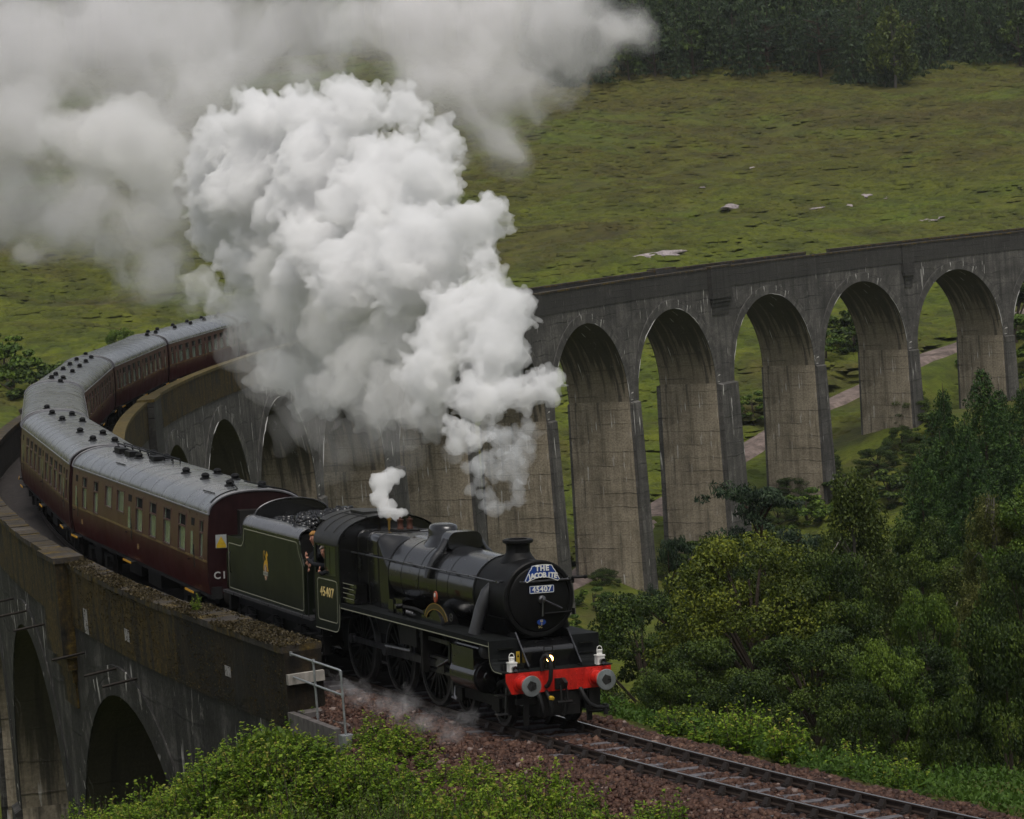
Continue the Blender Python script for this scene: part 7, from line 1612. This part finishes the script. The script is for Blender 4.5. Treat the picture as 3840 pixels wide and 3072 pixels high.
def birch(seed, n=30000, size=.018, mat=L_BIRCH):
    g = np.random.default_rng(seed); C = []; R_ = []; mb = MB()
    mb.tube([(0, 0, -.05), (.02, 0, .3), (-.01, .01, .65), (0, 0, .98)], [.024, .018, .010, .003], 7)
    for i in range(75):
        h = g.uniform(.18, 1); a = g.uniform(0, 2 * PI); r = .46 * (1 - h) ** .55 * (.35 + .65 * min(1, h * 2.2)) * g.uniform(.4, 1.05) + .03
        for j in range(3):
            C.append((r * math.cos(a), r * math.sin(a), h - .05 * j - .02)); R_.append((.055, .055, .06))
        if i % 4 == 0: mb.tube([(0, 0, h * .85), (r * math.cos(a) * .6, r * math.sin(a) * .6, h + .02), (r * math.cos(a), r * math.sin(a), h - .04)], [.008, .006, .002], 4)
    C = np.array(C); C[:, 2] = np.minimum(C[:, 2], .97)
    V, T = leaves(C, np.array(R_), n, size, g, droop=.8, up=.15)
    return crown_mesh('crown', V, T, mat), mb.mesh('trunk', BARK_B, 40)
def spruce(seed, n=64000, size=.0185, mat=L_SPRUCE, nl=36):
    g = np.random.default_rng(seed); C = []; R_ = []; mb = MB(); mb.tube([(0, 0, -.05), (0, 0, .5), (0, 0, 1)], [.022, .012, .002], 6)
    for i in range(nl):
        h = .06 + .92 * i / nl; r = .5 * (1 - h) ** .8 + .015
        m = int(5 + 9 * (1 - h))
        for j in range(m):
            a = 2 * PI * (j + g.random()) / m; L_ = r * g.uniform(.65, 1.1)
            for q in (.35, .6, .85, 1.0):
                C.append((L_ * q * math.cos(a), L_ * q * math.sin(a), h + .025 - .06 * q + g.uniform(-.01, .01))); R_.append((.045 * (1 - h) + .016,) * 2 + (.016,))
    V, T = leaves(np.array(C), np.array(R_), n, size, g, up=.6, asp=.35, droop=.3)
    return crown_mesh('crown', V, T, mat), mb.mesh('trunk', BARK, 40)
def pine(seed, n=20000, size=.026):
    g = np.random.default_rng(seed); C = []; R_ = []; mb = MB(); mb.tube([(0, 0, -.05), (.03, 0, .35), (-.01, .02, .65), (.03, 0, .93)], [.03, .024, .017, .006], 7)
    for i in range(30):
        h = g.uniform(.45, .98); a = g.uniform(0, 2 * PI); r = g.uniform(.12, .62) * (1.15 - (h - .45) * .8)
        e = (r * math.cos(a), r * math.sin(a), h); mb.tube([(0, 0, h - .10), (e[0] * .5, e[1] * .5, h - .05), e], [.009, .006, .003], 5)
        for j in range(11):
            b_ = g.uniform(0, 6.28); q_ = g.uniform(.02, .17); C.append((e[0] + q_ * math.cos(b_), e[1] + q_ * math.sin(b_), e[2] + g.uniform(-.015, .03) - .12 * q_)); R_.append((.05, .05, .017))
    V, T = leaves(np.array(C), np.array(R_), n, size, g, up=.7, asp=.3)
    return crown_mesh('crown', V, T, L_PINE), mb.mesh('trunk', BARK_P, 40)

PROTO = {'broad_dark': [broad(21), broad(22, nc=75)], 'broad_yellow': [broad(23, 46000, .0165, L_YEL, 120)], 'broad_mid': [broad(24, 32000, .019, L_MID, 75)],
         'birch': [birch(25)], 'birch_pale': [birch(26, 36000, .0165, L_PALE)], 'spruce': [spruce(27), spruce(28)], 'pine': [pine(29)]}
WORDS = {'broad_dark': 'dark leafy tree', 'broad_yellow': 'round yellow green tree', 'broad_mid': 'mid green tree', 'birch': 'drooping birch', 'birch_pale': 'pale olive birch', 'spruce': 'pointed dark spruce', 'pine': 'dark scots pine'}
TLAB = ['dark rounded tree nearest the locomotive front at the foot of a pier', 'large round yellow green tree below the flat topped pine', 'flat topped dark pine standing before the middle piers', 'tall drooping birch just right of the pine',
        'tallest pointed spruce in front of the rightmost pier', 'second tallest spruce just left of the tallest one', 'short spruce at the left foot of the spruce group', 'spruce at the right edge of the spruce group',
        'pale olive birch at the right edge below the spruces', 'mid green tree between the drooping birch and the pale birch', 'dark tree at the lower right edge nearest the track', 'dark tree low between the yellow green tree and the drooping birch', 'mid green tree low between the dark trees right of the yellow green one', 'dark tree below the left half of the yellow green tree', 'dark tree behind the drooping birch on its right', 'dark tree at the foot of the spruces on their left', 'small birch in the shade left of the pale birch', 'dark tree at the lower right just left of the one nearest the track', 'dark tree directly under the round yellow green tree', 'dark tree low in the middle of the wood above the bracken slope', 'mid green tree squeezed between the yellow green tree and the birch', 'dark tree at the lower left of the wood beside the buffer beam', 'dark tree cut by the right edge below the pale birch', 'small dark pine beside the left middle pier', 'spruce half hidden behind the tallest spruce at the right', 'spruce standing in front of the two tall spruces', 'spruce below the second tallest spruce', 'spruce cut by the right edge behind the tallest spruce']
rt = random.Random(5)
def place_tree(crown, trunk, x, y, h, w, label, group=None, name='tree', cat='tree', sink=.2):
    if cat == 'bush': h *= 1.35; sink = .3 * h
    z = float(ground_z(x, y)[0]) - sink
    o = empty(name, Matrix.Translation((x, y, z)) @ Matrix.Rotation(rt.uniform(0, 6.28), 4, 'Z')); o.scale = (w, w, h)
    tag(o, label, cat, group); link('crown', crown, o); link('trunk', trunk, o); return o
cnt = {}
for (kd, x, y, h, w), lab in zip(TREES, TLAB):
    i = cnt.get(kd, 0); cnt[kd] = i + 1; c_, t_ = PROTO[kd][i % len(PROTO[kd])]
    place_tree(c_, t_, x, y, h, w * {'spruce': 2.3, 'birch': 1.8, 'pine': 1.35}.get(kd, 1.18), lab or 'dark leafy tree filling the shaded wood between the named trees', 'trees in the valley beside the track', name={'birch': 'birch_tree', 'birch_pale': 'birch_tree', 'spruce': 'spruce_tree', 'pine': 'pine_tree'}.get(kd, 'broadleaf_tree'))
# more shaded trees behind and between
for i in range(26):
    a = rt.uniform(.035, .19); d = rt.uniform(100, 175); q = camxy(d, a)
    hmax = float(CAM_POS[2] - d * (.085 + .11 * (a < .07) + .035 * (a < .12)) - ground_z(q[0], q[1])[0])
    h = min(9.0, hmax) * rt.uniform(.8, 1.0)
    if h < 2.5: continue
    c_, t_ = rt.choice(PROTO['broad_dark'] + PROTO['broad_mid'][:1])
    place_tree(c_, t_, q[0], q[1], h, h * rt.uniform(.5, .7), 'dark leafy tree filling the shaded wood between the named trees', 'trees in the valley beside the track', name='broadleaf_tree')
# far forest
FP = [spruce(31, 1500, .085, L_FOREST, 12), spruce(32, 1500, .085, L_FOREST, 11), broad(33, 1500, .085, L_FOREST, 30), broad(34, 1500, .085, L_DARK, 26), pine(35, 1300, .08)]
for x, y in FOREST:
    j = rt.choice([0, 0, 1, 1, 2, 3, 4]); h = rt.uniform(12, 19) * (1 if j < 2 else .8); w = h * (.52 if j < 2 else .75) * rt.uniform(.85, 1.2)
    place_tree(*FP[j], x, y, h, w, 'dark tree of the hazy forest along the top of the hillside', 'trees of the far forest on the hill', name='forest_tree')
# birch standing out at the forest edge
q = (334.0, 485.0)
place_tree(*[birch(36, 4000, .05, L_BIRCH)][0], FOREST_BIRCH[0], FOREST_BIRCH[1], 17, 14, 'broad pale round tree standing out at the edge of the far forest', name='birch_tree')
# tree behind the fourth carriage, bushes on the hill
place_tree(*PROTO['broad_mid'][0], 75.0, 247.0, 7.0, 4.6, 'small green tree on the grass behind the bend of the train', name='broadleaf_tree')
place_tree(*PROTO['broad_mid'][0], 79.5, 249.0, 4.4, 6.5, 'low bush right of the small green tree behind the train', name='bush', cat='bush')
BLAB = ['largest dark bush on the grass behind the fourth arch from the right', 'bush left of the largest dark bush seen through the arches', 'bush between two others seen through the arches', 'low bush beside the gravel track behind the third pier', 'bush below the gravel track between the middle piers', 'dark bush at the far right edge behind the last arch', 'tall dark bush behind the rightmost visible pier', 'small bush seen through the arch over the gravel track', 'bush at the foot of the second pier by the gravel track', 'dark bush on the slope left of the first carriages', 'bush second in the dark clump at the left edge', 'bush at the left edge above the bend of the train', 'bush nearest the carriages in the dark clump at the left', 'bush at the foot of the pier behind the smokebox', 'small bush under the fourth arch from the right']
BP = [broad(41, 2600, .075, L_DARK, 26), broad(42, 2600, .075, L_MID, 22)]
for i, (x, y, r) in enumerate(HILL_BUSHES[1:]):
    place_tree(*BP[i % 2], x, y, r * 1.5, r * 2.2, BLAB[i] if i < len(BLAB) else 'low green bush on the valley side behind the viaduct', 'bushes on the valley side', name='bush', cat='bush')

for i, (x, y, r) in enumerate(SLOPE_BUSHES):
    place_tree(*(BP + PROTO['broad_dark'])[i % 4], x, y, r * 1.35, r * 2.3, 'dark bush on the shaded grass below the middle piers', 'bushes below the piers', name='bush', cat='bush')
# shrubs by the near viaduct
def shrub(seed, mat, n=1500, size=.05, upright=True):
    g = np.random.default_rng(seed); mb = MB(); C = []; R_ = []
    ns = 13
    for i in range(ns):
        a = g.uniform(0, 2 * PI); r0 = g.uniform(0, .16); r1 = r0 + g.uniform(.05, .30); h = g.uniform(.5, 1.0)
        p0 = (r0 * math.cos(a), r0 * math.sin(a), -.1); p1 = (r1 * math.cos(a), r1 * math.sin(a), h)
        mb.tube([p0, ((p0[0] + p1[0]) / 2, (p0[1] + p1[1]) / 2, h * .55), p1], [.010, .007, .002], 4)
        for t in np.linspace(.15, 1.02, 9):
            b = g.uniform(0, 6.28); rr = .10 * (1.1 - t) + .015
            C.append((p0[0] + (p1[0] - p0[0]) * t + rr * math.cos(b), p0[1] + (p1[1] - p0[1]) * t + rr * math.sin(b), h * t)); R_.append((.07 * (1.15 - t) + .02,) * 2 + (.05,))
    V, T = leaves(np.array(C), np.array(R_), n, size, g, out=.2, up=.5, asp=.62)
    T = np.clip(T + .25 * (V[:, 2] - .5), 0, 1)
    return crown_mesh('foliage', V, T, mat), mb.mesh('stem', BARK, 0)
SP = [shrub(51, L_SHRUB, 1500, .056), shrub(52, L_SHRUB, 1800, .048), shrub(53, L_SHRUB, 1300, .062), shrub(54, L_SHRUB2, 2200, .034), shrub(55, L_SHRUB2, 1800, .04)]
def place_shrub(pr, x, y, z, h, w, label, group, name='shrub', cat='shrub'):
    o = empty(name, Matrix.Translation((x, y, z)) @ Matrix.Rotation(rt.uniform(0, 6.28), 4, 'Z') @ Matrix.Rotation(rt.uniform(-.12, .12), 4, 'X')); o.scale = (w, w, h)
    tag(o, label, cat, group); link('foliage', pr[0], o)
    if pr[1] is not None: link('stem', pr[1], o)
    return o
for x, y, h in SHRUBS:
    n_ = vnoise(np.array([x * .35]), np.array([y * .35]), 77)[0]
    pr = rt.choice(SP[:3]) if n_ > .36 else rt.choice(SP[3:])
    z = float(ground_z(x, y)[0]); s_, u_ = su_of(x, y)
    if u_[0] < 5 and s_[0] < 9: z = max(z, float(ballast_h(s_, u_)[0]) - .05 if u_[0] < 4.9 else -1.7)
    place_shrub(pr, x, y, z - .05, h, rt.uniform(1.2, 1.7), 'leafy light green sapling in the thicket at the foot of the near arches' if n_ > .36 else 'grey green willow shrub in the thicket at the foot of the near arches', 'shrubs in the near thicket')
# ferns and saplings along the right bank
def fern(seed, nf=11):
    g = np.random.default_rng(seed); V = []; T = []
    for i in range(nf):
        a = 2 * PI * (i + g.uniform(-.3, .3)) / nf; L_ = g.uniform(.75, 1.0); lean = g.uniform(.5, .9); tone = g.uniform(.25, .8)
        for t in np.linspace(.12, .97, 15):
            r = L_ * t * lean; z = L_ * (1.15 * t - .75 * t * t); c, s_ = math.cos(a), math.sin(a); wd = .24 * L_ * math.sin(PI * min(.97, .15 + .85 * t)) * (1.1 - t * .6)
            for sg in (-1, 1):
                p = np.array([r * c, r * s_, z]); d = np.array([-s_ * sg + c * .45, c * sg + s_ * .45, -.18]); d /= np.linalg.norm(d); q = np.array([c, s_, .2]) * .028
                V += [p - q, p + d * wd * .5 - q * 1.2, p + d * wd, p + d * wd * .5 + q * 1.2]; T += [tone + g.uniform(-.1, .1)] * 4
    return crown_mesh('foliage', np.array(V), np.clip(T, 0, 1), L_FERN), None
FE = [fern(61), fern(62, 9), fern(63, 13)]
for i, (x, y, h) in enumerate(BANK):
    s_, u_ = su_of(x, y); z = float(ground_z(x, y)[0]) - .05
    if i % 3 == 0 or (s_[0] > -1 and u_[0] > -7): place_shrub(rt.choice(SP[:3]), x, y, z, h * 1.25, 1.5, 'light green sapling on the bank beyond the ballast right of the locomotive', 'saplings on the far bank')
    else: place_shrub(rt.choice(FE), x, y, z, h * .9, h * 1.1, 'arching green fern on the bank along the right side of the ballast', 'ferns on the far bank', name='fern', cat='fern')
for s_, u_, h in ((-6.2, 2.9, .5), (-5.2, 3.2, .35), (-7.5, 2.6, .45), (-1.0, 2.5, .3), (3.2, 2.1, .28)):
    q = pt(s_, u_, 0, CANT); place_shrub(FE[0] if s_ < -3 else SP[0], q[0], q[1], float(pt(s_, u_, ballast_h(s_, u_), CANT)[2]) - .02, h, h * 1.3, 'single fern growing out of the near ballast' if s_ < -3 else 'small weed sprouting from the near ballast', 'plants in the near ballast', name='fern' if s_ < -3 else 'weed', cat='plant')
# little plant on top of the near parapet
q = pt(16.6, 2.75, 1.30); place_shrub(SP[1], q[0], q[1], q[2], .42, .5, 'little plant sprouting from the top of the near parapet', None, name='weed', cat='plant')

# uncountable ground cover
def cover(name, label, pts, size, mat, seed, n_each=1, upright=.5, asp=.4, tone=None):
    g = np.random.default_rng(seed); n = len(pts)
    P = np.asarray(pts); nr = g.normal(size=(n, 3)); nr[:, 2] *= upright; nr /= np.linalg.norm(nr, axis=1)[:, None]
    t = g.normal(size=(n, 3)) * .5; t[:, 2] += 1.0; t -= nr * (t * nr).sum(1)[:, None]; t /= np.linalg.norm(t, axis=1)[:, None]
    b = np.cross(nr, t); s = (size * g.uniform(.5, 1.4, n))[:, None]
    V = np.stack([P - b * s * asp * .3, P + b * s * asp * .3, P + t * s + b * s * asp * .5, P + t * s - b * s * asp * .5], 1).reshape(-1, 3)
    T = np.repeat(np.clip(g.normal(.45, .2, n) if tone is None else tone, 0, 1), 4)
    return tag(link(name, np_mesh(name, V, quads(n), mat, attr={'tone': T})), label, kind='stuff')
g = np.random.default_rng(91)
# bracken slope on the right
n = 95000; s_ = g.uniform(-22, 13, n); u_ = -3.7 - 30 * g.uniform(0, 1, n) ** 1.3; P = pt(s_, u_, 0)
P[:, 2] = ground_z(P[:, 0], P[:, 1]) + g.uniform(-.05, .35, n) * fbm(P[:, 0] * .6, P[:, 1] * .6, 8, 2) * 2
cover('bracken', 'green bracken covering the slope right of the track', P, .09, L_FERN, 92, upright=1.2, asp=.6, tone=.45 + .5 * (fbm(P[:, 0] * .4, P[:, 1] * .4, 12, 3) - .5) + g.normal(0, .12, n))
n = 90000; s_ = g.uniform(-12, 30, n); u_ = 3.6 + 11 * g.uniform(0, 1, n) ** 1.2; P = pt(s_, u_, 0)
P[:, 2] = ground_z(P[:, 0], P[:, 1]) + g.uniform(-.05, .25, n)
cover('undergrowth', 'low green undergrowth between the near shrubs', P, .13, L_UNDER, 93, upright=1.2, asp=.5)
# heather and grass tussocks on the hillside behind the viaduct: low soft mounds
n = 60000; d = 285 + 420 * g.uniform(0, 1, n) ** 1.1; a = g.uniform(-.19, .19, n)
P2 = np.array(CAM_POS[:2]) + d[:, None] * (_fw + _rt * a[:, None])
keep = fbm(P2[:, 0] * .05, P2[:, 1] * .05, 31, 3) > g.uniform(.15, .65, n); P2 = P2[keep]
dpath = np.min(np.hypot(P2[:, None, 0] - _pc[None, ::4, 0], P2[:, None, 1] - _pc[None, ::4, 1]), 1)
S_, U_ = su_of(P2[:, 0], P2[:, 1]); P2 = P2[(dpath > 3.2) & (np.abs(U_) > 7)]; n = len(P2)
pz = ground_z(P2[:, 0], P2[:, 1]); r_ = g.uniform(.45, 1.15, n); h_ = r_ * g.uniform(.22, .42, n); an = g.uniform(0, 6.28, n); el = g.uniform(1.0, 1.7, n)
ring = np.linspace(0, 2 * PI, 7)[:-1]
def _ringpts(k, zz):
    x = np.cos(ring)[None] * (r_ * k)[:, None] * g.uniform(.75, 1.2, (n, 6)); y = np.sin(ring)[None] * (r_ * k)[:, None] * g.uniform(.75, 1.2, (n, 6))
    X = x * el[:, None]; rx = X * _rt[0] + y * _fw[0]; ry = X * _rt[1] + y * _fw[1]
    return np.stack([P2[:, 0, None] + rx, P2[:, 1, None] + ry, np.repeat((pz + zz)[:, None], 6, 1) + g.uniform(-.06, .06, (n, 6))], -1)
A_, B_ = _ringpts(1.0, -.14 + 0 * h_), _ringpts(.6, h_ * .72)
C_ = np.stack([P2[:, 0] + g.normal(0, .08, n), P2[:, 1] + g.normal(0, .08, n), pz + h_], -1)[:, None]
V = np.concatenate([A_, B_, C_], 1).reshape(-1, 3); o_ = np.arange(n)[:, None, None] * 13
F = np.array([(i, (i + 1) % 6, 6 + (i + 1) % 6) for i in range(6)] + [(i, 6 + (i + 1) % 6, 6 + i) for i in range(6)] + [(6 + i, 6 + (i + 1) % 6, 12) for i in range(6)])
tag(link('heather', np_mesh('heather', V, (o_ + F[None]).reshape(-1, 3), M_GROUND, smooth=True)), 'heather and coarse grass tussocks roughening the far hillside', kind='stuff')
# rocks on the hill
M_ROCK = paint('hill_rock', (.27, .235, .235), .85, .4, scale=1.2, bump=.6)
for i, (x, y, r) in enumerate(ROCKS):
    v, f = ICO[3]; g = np.random.default_rng(200 + i)
    q = v * np.array([r * g.uniform(.9, 1.7), r * g.uniform(.4, .8), r * g.uniform(.14, .22)]) * .8; q = q * (1 + 1.5 * (fbm(v[:, 0] * 2.6 + i * 7, v[:, 1] * 2 + v[:, 2], i, 3) - .5))[:, None]
    o = link('rock', np_mesh('rock', q, f, M_ROCK)); o.location = (x, y, float(ground_z(x, y)[0]) + .05); o.rotation_euler = (.16, g.uniform(-.1, .1), g.uniform(-.9, .9)); tag(o, 'grey pink boulder lying on the open hillside above the viaduct', 'rock', 'boulders on the hillside')
# moss and grass on top of the near parapet
L_MOSS2 = leaf_mat('dark_moss', [(.1, (.012, .009, .003)), (.5, (.040, .028, .007)), (.9, (.085, .060, .014))], .1)
L_MOSS = leaf_mat('moss', [(.1, (.016, .012, .005)), (.5, (.045, .034, .014)), (.9, (.10, .08, .040))], .1)
g = np.random.default_rng(96); n = 26000
s_ = g.uniform(8.7, 34, n); w_ = np.where(s_ < 17.6, .98, .66); u_ = HW + .12 - w_ * g.uniform(0, 1, n) ** g.choice([.5, 1, 2], n)
kp = fbm(s_ * 1.1, u_ * 1.6, 55, 3) > g.uniform(.25, .62, n); s_, u_ = s_[kp], u_[kp]; n = len(s_)
P = pt(s_, u_, np.where(s_ < 17.6, 1.30, 1.26))
q_ = cover('parapet_moss', 'brown moss and tiny tufts along the top of the near parapet', P, .05, L_MOSS, 97, upright=1.0, asp=.8)
n = 9000; s_ = g.uniform(8.7, 30.5, n); z_ = g.uniform(-.6, 1.2, n); kp = fbm(s_ * .9, z_ * .7, 57, 3) > g.uniform(.40, .68, n); s_, z_ = s_[kp], z_[kp]
P = pt(s_, HW + .065, z_)
cover('wall_moss', 'patches of dark brown moss hanging on the face of the near parapet', P, .035, L_MOSS2, 98, upright=.6, asp=.7)
# ------------------------------------------------------------------ damp air over the valley
m = bpy.data.materials.new('damp_air'); m.use_nodes = True; t = m.node_tree; t.nodes.clear()
o_ = t.nodes.new('ShaderNodeOutputMaterial'); v_ = t.nodes.new('ShaderNodeVolumePrincipled')
v_.inputs['Color'].default_value = (.90, .95, 1.0, 1); v_.inputs['Density'].default_value = .00005; v_.inputs['Anisotropy'].default_value = 0.0
t.links.new(v_.outputs[0], o_.inputs['Volume'])
mb = MB(); mb.box(-1300, 1600, -500, 2100, -60, 260); hz = mb.build('haze', m, smooth=0); tag(hz, 'thin grey haze filling the valley', kind='stuff')
#print('GROUND Z', _Z2.min(), _Z2.max())
